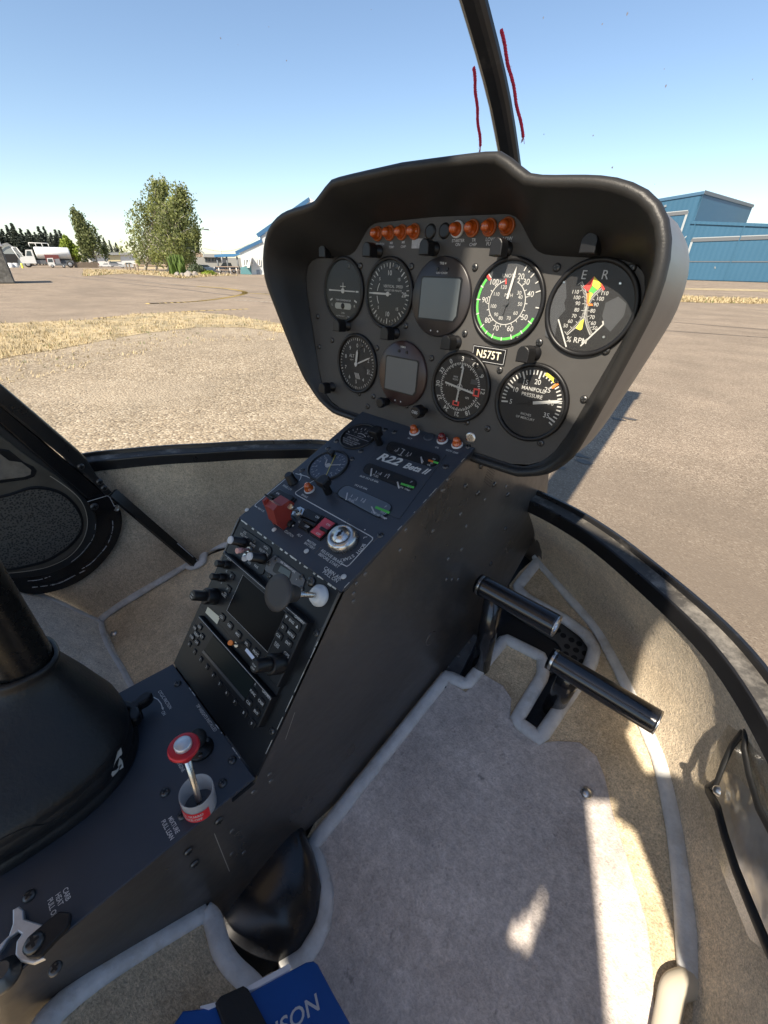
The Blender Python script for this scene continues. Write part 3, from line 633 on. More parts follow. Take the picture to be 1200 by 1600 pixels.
CLD = [mat('cluster_dial', (.013, .013, .013), .5), mat('cluster_dial_dusty', (.014, .014, .013), .5), mat('cluster_dial_hazy', (.11, .14, .17), .45)]  # last dial's pale blue carries the glass reflection in its colour
def roundq(P, r=.22, n=4):
    out = []; N = len(P)
    for i in range(N):
        p0, p1, p2 = V((*P[i-1], 0)), V((*P[i], 0)), V((*P[(i+1) % N], 0)); m_ = min((p0-p1).length, (p2-p1).length)*r*1.6
        A = p1+(p0-p1).normalized()*m_; B = p1+(p2-p1).normalized()*m_
        for k in range(n+1):
            t = k/n; s_ = A*(1-t)**2+p1*2*t*(1-t)+B*t*t; out.append((s_.x, s_.y))
    return out
for w, dm in zip(WINS, CLD):
    P = roundq([oU(p) for p in w], .3); cx = sum(p[0] for p in P)/len(P); cy = sum(p[1] for p in P)/len(P); sh = lambda s: [(cx+(x-cx)*s, cy+(y-cy)*s) for x, y in P]
    mb = MB(); mb.slab(UF, sh(1.02), .0016, .0022, BLACK); mb.poly(UF, sh(.965), .0024, dm)
    i = WINS.index(w); d = .0027
    t = lambda s_, p, h, m=WHITE: mb.text(UF, *oU(C3(*p)), h, s_, m, c=d, bold=.02)
    L_2 = lambda pts, m=WHITE, w_=.0011: mb.line(UF, [oU(C3(*p)) for p in pts], w_, m, d)
    if i == 0:
        t('10', (797, 190), .0045); t('16', (847, 211), .0045); t('AMPS', (815, 210), .0024)
        for p in (((812, 178), (805, 190)), ((825, 180), (838, 188)), ((855, 196), (848, 206)), ((868, 200), (860, 212))): L_2(p)
        L_2(((836, 184), (818, 208)), w_=.0015); L_2(((910, 218), (914, 245)), w_=.002); L_2(((920, 240), (912, 224)))
        t('PSI', (967, 228), .003); mb.poly(UF, [oU(C3(*p)) for p in ((944, 228), (966, 235), (962, 243), (940, 236))], d, ORG); mb.poly(UF, [oU(C3(*p)) for p in ((966, 235), (988, 242), (984, 250), (962, 243))], d, GREEN); t('OIL', (945, 254), .003); t('85', (957, 246), .003)
    elif i == 1:
        t('FUEL', (708, 302), .004); t('1/2', (722, 292), .0032); L_2(((690, 270), (686, 302)), w_=.0022); t('F', (765, 298), .004)
        for p in (((735, 287), (728, 298)), ((758, 294), (748, 306)), ((770, 298), (760, 312)), ((712, 280), (708, 290))): L_2(p)
        mb.poly(UF, [oU(C3(*p)) for p in ((822, 332), (880, 350), (876, 359), (818, 341))], d, GREEN); t('F', (866, 330), .004); t('80 F', (858, 352), .003); t('OIL TEMP', (838, 360), .003); L_2(((805, 330), (812, 357)), w_=.002)
    else:
        G = OFFW; t('FUEL', (600, 412), .004, G); t('1/2', (618, 408), .0032, G); t('F', (652, 418), .004, G); L_2(((582, 378), (576, 408)), G, .0018)
        for p in (((605, 386), (598, 396)), ((628, 398), (622, 410)), ((652, 402), (642, 414)), ((664, 406), (654, 422))): L_2(p, G)
        mb.poly(UF, [oU(C3(*p)) for p in ((710, 436), (772, 462), (767, 472), (704, 446))], d, GREEN); t('350 F', (742, 466), .0034, G); t('CYL HD TEMP', (722, 478), .0032, G); t('F', (752, 440), .004, G); L_2(((690, 440), (704, 470)), G, .0018); t('200', (704, 466), .003, G)
    win = mb.build('gauge_window', cl); mb = MB(); P = sh(.97); A_ = sum(p[0]*q_[1]-q_[0]*p[1] for p, q_ in zip(P, P[1:]+P[:1])); mb.poly(UF, P if A_ > 0 else P[::-1], .0036, GLASS); mb.build('glass', win)
for p, l, pale in ((C3(880, 103), AMBER, True), (C3(1004, 140), REDL, True), (C3(1070, 160), AMBER, True), (C3(412, 360), AMBER, True)): lamp_part(UF, p, cons, l, pale=pale, r=.0066)
mb = MB(); mb.lathe(UF, *oU(C3(945, 123)), [(.0085, .0006), (.008, .0014), (.006, .0018)], CONS, 20); mb.build('blanking_plug', cons)
# post lights of this face
def plight2(base, tip, r, parent):
    a, b, l = stalk(UF, base, tip); mb = MB()
    mb.lathe(UF, a, b, [(r, 0), (r, l*.62), (r*1.02, l*.64)], BLACK, 20)
    hd = [(-r*1.5, -r*1.2), (r*1.5, -r*1.2), (r*1.5, r*.9), (r*.8, r*1.7), (-r*.8, r*1.7), (-r*1.5, r*.9)]
    fr = Fr(UF.p(a, b), UF.u, UF.v); mb.slab(fr, hd, l*.60, l, BLACK, bev=.0015); mb.build('post_light', parent)
plight2(CE(888, 360), CE(842, 205), .0056, cons); plight2(CE(358, 868), CE(305, 715), .0056, cons); plight2(CE(402, 490), CE(372, 440), .003, cons)
a, b, l = stalk(UF, C3(338, 328), C3(318, 290)); mb = MB(); mb.lathe(UF, a, b, [(.0078, .001), (.0078, .004), (.0070, .0045), (.0068, l), (.005, l+.0015)], BLACK, 36, rib=-.08); mb.build('dimmer_knob', cons)
# guarded toggle, rockers, key switch
a, b = oU(CP(660, 205)); mb = MB(); mb.lathe(UF, a, b, [(.0095, .0006), (.0095, .004), (.006, .0045), (.006, .007)], STEEL, 6, smooth=False)
tip = stalk(UF, CP(660, 195), CP(590, 155)); P0 = UF.p(a, b, .006); P9 = hitp(*CP(590, 150), UF.p(0, 0, .026), UF.n); mb.tube([P0, P0.lerp(P9, .6), P9], [.0024, .003, .0036], STEEL); mb.build('clutch_toggle', cons)
ga, gb = oU(CP(600, 285)); mb = MB()
side = [(-.010, .0), (.011, -.001), (.012, .012), (.007, .026), (.013, .045), (.004, .050), (-.010, .052), (-.013, .046), (-.010, .03)]
GA = Fr(UF.p(ga-.014, gb+.004), UF.v, UF.n)        # seen from the side: along the face / outward
base = oU(CP(600, 290))
def guard_plate(px):                               # the flipped-open cover measured on a plane across the face
    return hitp(*CP(*px), UF.p(base[0]-.010, 0, 0), UF.u)
side = [guard_plate(p) for p in ((545, 335), (600, 290), (568, 205), (598, 110), (560, 88), (500, 130), (470, 125), (440, 165), (470, 270))]
mb.add([p+UF.u*.008 for p in side]+[p-UF.u*.012 for p in side], [tuple(range(9)), tuple(reversed(range(9, 18)))]+[(i, 9+i, 9+(i+1) % 9, (i+1) % 9) for i in range(9)], REDP)
for off in (-.0135, .0095):
    lug = [guard_plate(p) for p in ((400, 80), (430, 85), (465, 130), (440, 170), (400, 140))]
lug = [hitp(*CP(*p), UF.p(base[0]-.024, 0, 0), UF.u) for p in ((385, 110), (415, 82), (470, 125), (478, 190), (500, 290), (540, 335), (470, 290), (420, 190))]
mb.add([p+UF.u*.002 for p in lug]+[p-UF.u*.0015 for p in lug], [tuple(range(8)), tuple(reversed(range(8, 16)))]+[(i, 8+i, 8+(i+1) % 8, (i+1) % 8) for i in range(8)], REDP)
tp = [hitp(*CP(*p), UF.p(base[0]-.010, 0, 0), UF.u) for p in ((470, 125), (500, 95), (550, 68), (545, 62), (480, 85), (425, 88))]
mb.build('guard_cover', cons, fix=True, label='red flip-up switch guard')
mb = MB(); hp = hitp(*CP(598, 283), UF.p(base[0]-.001, 0, 0), UF.u); hf_ = Fr(hp, UF.v, UF.n); mb.lathe(hf_, 0, 0, [(.0058, -.02), (.0058, .004), (.005, .005)], BLACK, 20); mb.lathe(hf_, 0, 0, [(.0015, .005), (.0012, .0062)], STEEL, 10); mb.build('guard_hinge', cons)
def rocker(quad, m, name, texts, bar=None):
    P = [oU(CP(*p)) for p in quad]; mb = MB(); mb.slab(UF, P, .0006, .0032, BLACK, bev=.0006); r = mb.build(name, cons)
    cx = sum(p[0] for p in P)/4; cy = sum(p[1] for p in P)/4; mb = MB(); mb.slab(UF, [(cx+(x-cx)*.86, cy+(y-cy)*.86) for x, y in P], .0032, .0055, m, bev=.0012)
    for s_, p in texts: mb.text(UF, *oU(CP(*p), .0055), .0034, s_, WHITE, c=.0058, bold=.03)
    mb.build('paddle', r)
    if bar: mb = MB(); B = [oU(CP(*p), .0075) for p in bar]; mb.slab(UF, B, .005, .009, BLACK, bev=.0015); mb.build('lever', r)
rocker([(725, 175), (855, 235), (805, 300), (672, 240)], BLACK, 'rocker_switch', [('ON', (795, 232))], [(700, 245), (790, 280), (770, 300), (690, 262)])
rocker([(690, 245), (772, 290), (730, 352), (655, 312)], BLACK, 'rocker_switch', [('OFF', (718, 302))], None)
rocker([(866, 238), (950, 285), (820, 415), (740, 362)], REDB, 'master_rocker', [('ON', (878, 290)), ('OFF', (803, 358))], [(825, 298), (882, 328), (868, 348), (810, 318)])
rocker([(520, 30), (645, 100), (600, 150), (440, 70)], BLACK, 'rocker_switch', [('ON', (500, 55))], [(405, 55), (470, 85), (455, 95), (400, 62)])
a, b = ka, kb; mb = MB(); mb.lathe(UF, a, b, [(.0195, .0006), (.0200, .004), (.0192, .009), (.0165, .0125), (.0120, .0132), (.0118, .0116), (.011, .0116), (.0108, .0155), (.002, .0158)], STEEL, 48); ks = mb.build('key_switch', cons)
mb = MB(); mb.box(UF, a-.0012, a+.0012, b-.005, b+.005, .0158, .0162, BLACK); mb.lathe(UF, a, b, [(.0025, .0158), (.0025, .0163)], BLACK, 14); mb.build('keyhole', ks)
screws(UF, [C3(727, 563), C3(1018, 257), C3(790, 102), C3(640, 187), C3(600, 222), C3(530, 142), C3(378, 272), C3(493, 174), CQ(272, 240), CQ(705, 328)], cons, 1.0)
# ---- radio face
mb = MB(); ic = [oR(C4(*p)) for p in ((478, 18), (655, 140), (662, 165), (608, 308), (590, 314), (420, 190), (418, 170), (460, 30))]; mb.slab(RF, ic, 0, .0016, RADIO, bev=.0004); c = .0020
for s_, p in (('ICS', (497, 52)), ('VOLUME', (490, 72)), ('VOX', (628, 145)), ('SQUELCH', (615, 172)), ('PILOT', (545, 128)), ('ISO', (525, 238)), ('PAX', (568, 262))): mb.text(RF, *oR(C4(*p)), .0036, s_, WHITE, c=c, bold=.02)
ip = mb.build('intercom_panel', cons)
for bs, tp in ((C4(492, 112), C4(398, 96)), (C4(612, 212), C4(520, 200))):
    a, b, l = stalk(RF, bs, tp); mb = MB(); mb.lathe(RF, a, b, [(.0075, .0016), (.0075, l*.3), (.0062, l*.34), (.0058, l-.001)], BLACK, 30, rib=-.06); mb.lathe(RF, a, b, [(.0054, l-.001), (.005, l+.001)], OFFW, 20); mb.build('knob', ip)
for bs, tp, m in ((C4(530, 156), C4(440, 163), mat('toggle_tip_pink', (.55, .30, .28), .4)), (C4(505, 200), C4(488, 212), OFFW)):
    a, b, l = stalk(RF, bs, tp); mb = MB(); mb.lathe(RF, a, b, [(.0045, .0016), (.004, .005)], STEEL, 8, smooth=False); P = RF.p(a, b, .004); Q = hitp(*tp, RF.p(0, 0, max(.01, l)), RF.n); mb.tube([P, P.lerp(Q, .45), P.lerp(Q, .5), Q], [.002, .002, .0035, .0038], m); mb.build('toggle', ip)
mb = MB(); tp_ = [oR(C4(*p)) for p in ((685, 190), (850, 312), (872, 345), (850, 405), (828, 412), (625, 290), (615, 270), (650, 215))]; mb.slab(RF, tp_, 0, .0014, mat('thermometer_plate', (.06, .062, .07), .4), bev=.0004)
mb.slab(RF, roundq([oR(C4(*p)) for p in ((695, 230), (792, 290), (775, 350), (665, 290))], .2), .0014, .0019, BLACK); mb.poly(RF, [oR(C4(*p)) for p in ((722, 255), (785, 295), (772, 335), (705, 290))], .0021, mat('small_lcd', (.05, .065, .065), .3))
mb.text(RF, *oR(C4(765, 264)), .0028, 'AIR TEMPERATURE', OFFW, c=.0018, bold=.02); mb.text(RF, *oR(C4(818, 342)), .003, '+', OFFW, c=.0018); mb.build('thermometer', cons)
screws(RF, [C4(845, 325), C4(690, 212), C4(645, 318), C4(645, 240), C4(555, 100), C4(845, 400), C4(366, 182), C4(940, 678), C4(663, 1290)], cons, .9)
screws(RF, [C4(906, 355)], cons, 1.5)
# navigation radio: a box proud of the face
CG = .011
def quadR(pts, c): return [oR(C4(*p), c) for p in pts]
G0 = quadR(((352, 178), (884, 598), (722, 960), (205, 562)), CG)
ga0, ga1 = (G0[0][0]+G0[3][0])/2, (G0[1][0]+G0[2][0])/2; gb0, gb1 = (G0[2][1]+G0[3][1])/2, (G0[0][1]+G0[1][1])/2
mb = MB(); mb.box(RF, ga0, ga1, gb0, gb1, 0, CG, RADIO, .0012); mb.line(RF, [(ga0+.002, gb1-.002), (ga1-.002, gb1-.002)], .0004, OFFW, CG+.0003)
c = CG+.0006
for s_, p, h in (('COM', (395, 215), .0034), ('C', (378, 290), .0034), ('V', (345, 365), .003), ('VLOC', (360, 440), .0034), ('GARMIN', (832, 592), .0034), ('GPS', (752, 812), .0044), ('PUSH', (695, 745), .0028), ('CRSR', (690, 758), .0028), ('RNG', (372, 430), .0022)):
    mb.text(RF, *oR(C4(*p), CG), h, s_, WHITE, c=c, bold=.02)
nav = mb.build('navigation_radio', cons)
S = quadR(((480, 312), (752, 545), (640, 790), (380, 545)), CG); s0 = (S[0][0]+S[3][0])/2; s1 = (S[1][0]+S[2][0])/2; t0 = (S[2][1]+S[3][1])/2; t1 = (S[0][1]+S[1][1])/2
mb = MB(); mb.box(RF, s0, s1, t0, t1, CG-.001, CG+.0004, DARKS); mb.line(RF, [(s1, t0), (s0, t0), (s0, t1), (s1, t1), (s1, t0)], .0009, DIALG, CG+.0008); mb.line(RF, [(s1, t0), (s0, t0), (s0, t1)], .0003, OFFW, CG+.0011); mb.build('screen', nav)
def key_(px, s_, parent, w=.0062, h=.0042, c0=CG, f=C4, fr=RF, o=None):
    a, b = (o or oR)(f(*px), c0); mb = MB(); mb.slab(fr, rrect(a-w, a+w, b-h, b+h, .0022, 3), c0, c0+.0016, BLACK, bev=.0006); mb.text(fr, a, b, .0034, s_, WHITE, c=c0+.0020, bold=.03); mb.build('button', parent)
for p, s_ in (((352, 577), 'CDI'), ((400, 630), 'OBS'), ((452, 686), 'MSG'), ((508, 744), 'FPL'), ((565, 800), 'PROC'), ((735, 640), 'D'), ((785, 686), 'MENU'), ((706, 692), 'CLR'), ((766, 740), 'ENT'), ((410, 320), 'C'), ((388, 400), 'V')): key_(p, s_, nav)
a, b = oR(C4(790, 605), CG); mb = MB(); mb.slab(RF, rrect(a-.015, a+.015, b-.0048, b+.0048, .0022, 3), CG, CG+.0016, BLACK, bev=.0006); mb.text(RF, a, b, .0034, 'RNG', WHITE, c=CG+.002, bold=.025); mb.poly(RF, [(a+.0085, b-.0018), (a+.0125, b-.0018), (a+.0105, b+.002)], CG+.002, WHITE); mb.poly(RF, [(a-.0125, b+.0018), (a-.0085, b+.0018), (a-.0105, b-.002)], CG+.002, WHITE); mb.build('button', nav)
def big_knob(bs, tp, parent, r1, r2, txt=True, c0=CG):
    a, b = oR(bs, c0); l = stalk(RF, bs, tp)[2]; l = max(.02, min(.05, l)); mb = MB()
    mb.lathe(RF, a, b, [(r1, c0), (r1, c0+l*.42), (r1*.86, c0+l*.47), (r1*.8, c0+l*.47)], BLACK, 44, rib=-.06)
    mb.lathe(RF, a, b, [(r2, c0+l*.47), (r2*.96, c0+l*.96), (r2*.8, c0+l)], BLACK, 36, rib=-.06)
    if txt: mb.text(RF, a, b+.001, .0022, 'PUSH', WHITE, c=c0+l+.0004); mb.text(RF, a, b-.0025, .0022, 'CRSR', WHITE, c=c0+l+.0004)
    mb.build('knob', parent)
big_knob(C4(715, 865), C4(550, 875), nav, .0118, .0078); big_knob(C4(305, 448), C4(162, 452), nav, .0112, .0072)
big_knob(C4(390, 250), C4(335, 246), nav, .0058, .0048, False); big_knob(C4(360, 330), C4(302, 322), nav, .0058, .0048, False)
# label strips and the small toggle between the two sets
mb = MB(); mb.poly(RF, [oR(C4(*p), CG+.0006) for p in ((258, 512), (335, 578), (316, 622), (243, 548))], CG+.0006, mat('cream_label', (.62, .60, .46), .5)); mb.poly(RF, [oR(C4(*p), CG+.0006) for p in ((502, 768), (552, 828), (536, 842), (490, 786))], CG+.0006, mat('white_label', (.6, .66, .78), .5)); 
f0 = quadR(((205, 566), (660, 930), (690, 1062), (212, 580)), .004); mb.box(RF, ga0+.002, ga1-.002, gb0-.013, gb0-.001, 0, .0038, RADIO); mb.text(RF, *oR(C4(426, 706), .004), .0026, 'AUDIO', OFFW, c=.0042); mb.build('label_strip', cons)
a, b, l = stalk(RF, C4(465, 745), C4(400, 738)); mb = MB(); mb.lathe(RF, a, b, [(.0042, .0038), (.0042, .007)], STEEL, 8, smooth=False); P = RF.p(a, b, .005); Q = hitp(*C4(398, 737), RF.p(0, 0, .024), RF.n); mb.tube([P, P.lerp(Q, .7)], .0013, STEEL); mb.tube([P.lerp(Q, .7), Q], [.0028, .0032], ORG); mb.build('toggle', cons)
# transponder
CGX = .010; X0 = quadR(((205, 570), (663, 1075), (560, 1290), (138, 700)), CGX); xa0, xa1 = (X0[0][0]+X0[3][0])/2, (X0[1][0]+X0[2][0])/2; xb0, xb1 = (X0[2][1]+X0[3][1])/2, gb0-.014
mb = MB(); mb.box(RF, xa0, xa1, xb0, xb1, 0, CGX, RADIO, .001); mb.line(RF, [(xa0+.002, xb1-.0012), (xa1-.002, xb1-.0012)], .0005, OFFW, CGX+.0003); mb.text(RF, *oR(C4(628, 1062), CGX), .0034, 'GARMIN', WHITE, c=CGX+.0006, bold=.02); mb.text(RF, *oR(C4(557, 998), CGX), .003, 'R', WHITE, c=CGX+.0006)
xp = mb.build('transponder', cons)
S = [oR(C4(*p), CGX) for p in ((293, 692), (552, 978), (497, 1092), (235, 790))]; mb = MB(); mb.slab(RF, S, CGX-.001, CGX+.0006, LCD); mb.slab(RF, [oR(C4(*p), CGX) for p in ((236, 782), (494, 1085), (486, 1100), (226, 795))], CGX, CGX+.0012, mat('bezel_strip', (.05, .055, .06), .3)); mb.build('screen', xp)
for i, p in enumerate(((147, 745), (180, 793), (218, 840), (257, 888), (297, 940), (338, 993), (383, 1048), (432, 1105))): key_(p, str(i), xp, .0040, .0034, CGX)
for p, s_ in (((548, 1050), 'FUNC'), ((598, 1108), 'CRSR'), ((520, 1110), 'CLR'), ((568, 1170), 'ENT'), ((490, 1172), '8'), ((540, 1240), '9')): key_(p, s_, xp, .0054, .0044, CGX)
for p, s_ in (((183, 645), 'VFR'), ((213, 638), 'ON'), ((196, 688), 'IDENT'), ((165, 702), 'STBY'), ((226, 698), 'ALT'), ((195, 735), 'OFF')): key_(p, s_, xp, .0046, .0036, CGX)
# cabin air pull
a, b, l = stalk(RF, C4(962, 443), C4(700, 428)); l = min(l, .075); mb = MB()
mb.lathe(RF, a, b, [(.0125, 0), (.0125, .004), (.010, .0055), (.0095, .009), (.006, .010)], mat('white_nylon', (.6, .62, .62), .4), 28); mb.lathe(RF, a, b, [(.0032, .004), (.0032, l*.7)], STEEL, 16)
mb.lathe(RF, a, b, [(.005, l*.58), (.0085, l*.62), (.0105, l*.78), (.0145, l*.93), (.0190, l*.985), (.0195, l), (.0185, l+.0015), (.012, l+.001)], mat('pull_knob_plastic', (.03, .03, .032), .5), 44); mb.build('cabin_air_knob', cons)
# ---- rivets and bolts on the right flank
mb = None
RIV = rivet_mesh()
screws(SR, [CRT(165, 110), CRT(108, 185), CRT(212, 178), CRT(152, 210), CRT(260, 215), CRT(200, 463), CRT(252, 338)], cons, 1.15, 'bolt')
screws(SR, [CRT(25, 200), CRT(45, 160), CRT(90, 285), CRT(178, 232), CRT(320, 145), CRT(95, 412), CRT(48, 447), CRT(112, 328), CRT(255, 186), CRT(40, 520), CRT(60, 520), CRT(82, 520), CRT(155, 92), CRT(145, 70), CP(1155, 658), CP(1090, 730), CP(1068, 805), CP(1066, 862), CQ(575, 556), CQ(665, 678), CQ(520, 766), CQ(380, 760), CQ(350, 866), CQ(600, 912), CQ(670, 862), CD(1005, 1150), CD(1015, 1200), CD(880, 1285), CT(1060, 632), CT(965, 795), CT(965, 890), CT(1015, 885)], cons, 1.0, 'rivet', RIV)
mb = MB()
for i in range(6):
    for j in range(7):
        p = (788+i*6.2+j*4.4-j*.5, 508-i*-0-j*12.5+i*4.8); mb.lathe(SR, *oS(CQ(*p)), [(.0012, .0002), (.001, .0004)], BLACK, 8)
mb.build('speaker_grille', cons)
mb = MB(); mb.lathe(SR, *oS(CPE(153, 632)), [(.0135, 0), (.0135, .0006), (.012, .0012)], SIDE, 28); mb.build('access_plug', cons)
random.seed(31); mb = MB(); SCF = mat('scuff', (.085, .08, .074), .6)
for i in range(34):
    x, y = random.uniform(470, 800), random.uniform(760, 1180); l = random.uniform(4, 20); g = random.uniform(-1.3, -.3)
    if y > 1560-.75*x or y < 1330-.95*x: continue
    mb.line(SR, [oS((x, y)), oS((x+l*.5*cos(g), y+l*.5*sin(g)+random.uniform(-1, 1))), oS((x+l*cos(g), y+l*sin(g)))], random.choice((.0003, .0004, .0006)), SCF, .0004)
mb.build('scuff_mark', cons)
mb = MB(); mb.line(SR, [oS(p) for p in (CD(1200, 665), CD(1128, 875))], .0007, WORN, .0006); mb.build('scratch', cons); mb = MB(); mb.line(SR, [oS(CT(892, 805)), oS(CT(955, 962))], .0008, WORN, .0006); mb.build('seam_line', cons)
# ================================================================ tunnel between the seats
TR = Fr((HW+.001, 0, 0), (0, 1, 0), (0, 0, 1))
tun = thing('centre_tunnel', 'flat-topped black tunnel running aft from the console between the seats', 'tunnel cover', (0, -.2, -.8))
top = [(-HW, -.012), (HW+.001, -.012), (HW+.001, -DFL), (-HW, -DFL)]
TOPP = MB(); TOPP.slab(DF, [(-HW, -.0015), (HW, -.0015), (HW, -DFL), (-HW, -DFL)], -.004, 0, CONS, bev=.001)
b0 = P1[0]-.052
mb = MB()
for sg in (1, -1):
    fr = Fr((sg*(HW+.0005), 0, 0), (0, sg, 0), (0, 0, 1)); z = lambda y: P1[1]+(P1[0]-y)*.0697
    mb.slab(fr, [(sg*(P1[0]-.002), z(P1[0])-.003), (sg*b0, -.78), (sg*-.62, -.78), (sg*-.62, z(-.62)-.003)] if 0 else [(sg*(P1[0]-.03), z(P1[0]-.03)-.001), (sg*(P1[0]-.05), -.78), (sg*-.62, -.78), (sg*-.62, z(-.62)-.001)], -.003, 0, SIDE)
mb.build('side_plate', tun, fix=True)
mb = TOPP; c = .0006
trot = 0
for s_, p, h in (('CYCLIC FRICTION', CD(188, 568), .0042), ('ON', CD(178, 675), .0042), ('TIP WEIGHTS INSTALLED', CD(510, 708), .0042), ('MIXTURE', CT(724, 772), .0044), ('PULL LEAN', CT(698, 792), .0044), ('CARB', CT(278, 1060), .0042), ('HEAT', CT(247, 1082), .0042), ('PULL ON', CT(218, 1120), .0042), ('ENGINE', CD(312, 1090), .004)):
    mb.text(DF, *oD(p), h, s_, WHITE, c=c, bold=.03, sx=.82)
mb.line(DF, [oD(CD(*p)) for p in ((102, 550), (135, 568), (160, 600), (172, 640))], .0011, WHITE, c); mb.poly(DF, [oD(CD(*p)) for p in ((160, 632), (180, 628), (176, 652))], c, WHITE)
screws(DF, [CD(288, 443), CD(715, 1040), CD(190, 1292), CD(640, 1220), CT(760, 732), CT(122, 1068), CT(232, 1370)], tun, 1.15)
screws(TR, [CT(912, 752), CT(785, 880), CT(810, 932)], tun, 1.1)
mb = TOPP
for i in range(8):
    a0 = -HW+.01+random.random()*.19; mb.box(DF, a0, a0+random.uniform(.002, .01), -.0028, -.0018, 0, .0003, WORN)
mb.build('top_plate', tun)
# cyclic post and its boot
ctl = thing('cyclic_stick', 'fat black cyclic post rising out of a cracked leather boot on the tunnel', 'control stick', DF.p(-.03, -.17, 0))
BX, BY = -.0600, -.0980
bz = P1[1]+(P1[0]-BY)*.0697
fr = Fr((BX, BY, bz), (1, 0, 0), (0, 1, -.0697))
def sup(rx, ry, z, n=56, e=2.5, dx=0, dy=0, wob=0):
    out = []
    for i in range(n+1):
        t = 2*pi*i/n; c_, s_ = cos(t), sin(t); x = rx*abs(c_)**(2/e)*(1 if c_ > 0 else -1); y = ry*abs(s_)**(2/e)*(1 if s_ > 0 else -1)
        k = 1+wob*sin(5*t+z*60)+wob*.6*sin(9*t+2+z*40); out.append(fr.p(dx+x*k, dy+y*k, z))
    return out
BRX, BRY = .086, .102
prof = [(1.02, 1.02, .0005, 0, 0), (1.03, 1.03, .004, 0, 0), (1.0, 1.0, .011, 0, 0), (.985, .985, .013, 0, 0), (1.0, 1.0, .016, 0, 0), (1.005, 1.0, .026, 0, 0), (.985, .985, .031, 0, 0), (.975, .975, .033, 0, .004), (.98, .98, .037, 0, .006), (.94, .94, .045, .000, .012), (.84, .85, .057, -.003, .016), (.73, .735, .072, -.008, .016), (.62, .615, .088, -.014, .014), (.52, .495, .103, -.019, .010), (.44, .40, .115, -.022, .006), (.385, .33, .125, -.023, .0), (.37, .31, .130, -.023, 0), (.385, .32, .134, -.023, 0), (.37, .305, .137, -.023, 0), (.33, .27, .137, -.023, 0)]
rows = [sup(BRX*a, BRY*b, z, dx=d, dy=.036*max(0, (z-.03)/.107), wob=w*.42) for i, (a, b, z, d, w) in enumerate(prof)]
mb = MB(); mb.grid(rows, LEATH); boot = mb.build('boot', ctl, fix=True)
bvh = BVHTree.FromPolygons([v for v in mb.v], mb.f)
def cast(bv, px, off=.001):
    h = bv.ray_cast(EYE, ray(*px)); return (h[0]+(-ray(*px))*off) if h[0] else None
TEAR = mat('bare_fibre', (.55, .53, .48), .9)
mb = MB()
for pts in (((200, 1178), (205, 1172), (207, 1180), (201, 1208), (192, 1218), (190, 1214)), ((203, 1188), (207, 1192), (209, 1203), (203, 1207), (200, 1200))):
    P = [cast(bvh, (p[0]-16, p[1]-4), .0008) for p in pts]
    if all(P): mb.add(P, [tuple(range(len(P)))], TEAR)
if mb.v: mb.build('tear', boot)
mb = MB()
for pts in (((0, 1312), (20, 1302), (45, 1292), (70, 1288), (95, 1276), (120, 1250), (138, 1230), (150, 1205), (170, 1185), (185, 1165)),):
    P = [cast(bvh, p, .0) for p in pts]; P = [p for p in P if p]
    if len(P) > 2: mb.tube(spline(P, 4), .0007, mat('crack_dark', (.004, .004, .004), .8), 6)
if mb.v: mb.build('crack', boot)
pc = fr.p(-.023, .036, .122); mb = MB(); mb.lathe(Fr(pc, (1, 0, 0), (0, 1, 0)), 0, 0, [(.0280, 0), (.0280, .70), (.026, .705)], mat('post_paint', (.008, .008, .008), .28, spec=.35, var=.2, vscale=60, dirt=(.07, .07, .065), dscale=60, dcut=(.68, .74)), 40); mb.build('post', ctl)
# friction knob: three lobes
a, b = oD((216, 1122)); t = thing('friction_knob', 'small black three-lobed knob beside the leather boot', 'knob', DF.p(a, b))
mb = MB(); mb.lathe(DF, a, b, [(.006, 0), (.006, .016)], BLACK, 16)
P = []
for i in range(72):
    g = 2*pi*i/72; rr = .0125+.0105*max(-.55, cos(3*g+.9)); P.append((a+rr*cos(g), b+rr*sin(g)))
mb.slab(DF, P, .014, .026, BLACK, bev=.0025); mb.build('grip', t)
# ball mount
a, b = oD(CT(835, 455)); t = thing('ball_mount', 'black ball stud on a round base bolted behind the red knob', 'mount', DF.p(a, b))
mb = MB(); mb.lathe(DF, a, b, [(.0150, 0), (.0150, .0025), (.0135, .004), (.0075, .0055), (.0052, .009), (.0046, .014)], BLACK, 36); mb.build('base', t)
for g in (40, 160, 280): inst(SCREW, 'screw', t, DF, a+.0100*cos(R(g-60)), b+.0100*sin(R(g-60)), .0042, sc=.7)
mb = MB(); mb.lathe(DF, a, b, [(.0100*sin(R(g))+1e-4, .0215-.0100*cos(R(g))) for g in range(28, 181, 12)], RUB, 28); mb.build('ball', t)
# mixture control and its clear guard
a, b = oD((313, 1258)); t = thing('mixture_control', 'red anodised mixture knob with silver button on a steel rod', 'control knob', DF.p(a, b))
MFr = DF
def hcol(py):
    z = 0
    while z < .2 and pix(DF.p(a, b, z))[1] > py: z += .0005
    return z
hk = hcol(1166); mb = MB(); mb.lathe(DF, a, b, [(.0030, 0), (.0030, hk-.012)], STEEL, 20); mb.build('rod', t)
mb = MB(); mb.lathe(DF, a, b, [(.0050, hk-.019), (.0058, hk-.018), (.0061, hk-.010), (.0080, hk-.0065), (.0132, hk-.0045), (.0142, hk-.003), (.0139, hk-.0003), (.0128, hk+.0006), (.0082, hk+.0002)], REDK, 48); mb.build('knob_head', t)
mb = MB(); mb.lathe(DF, a, b, [(.0078, hk-.001), (.0078, hk+.0040), (.0070, hk+.0050), (.0060, hk+.0046), (.0055, hk+.0049), (.0005, hk+.005)], mat('brushed_button', (.62, .63, .64), .35, .7), 36); mb.build('button', t)
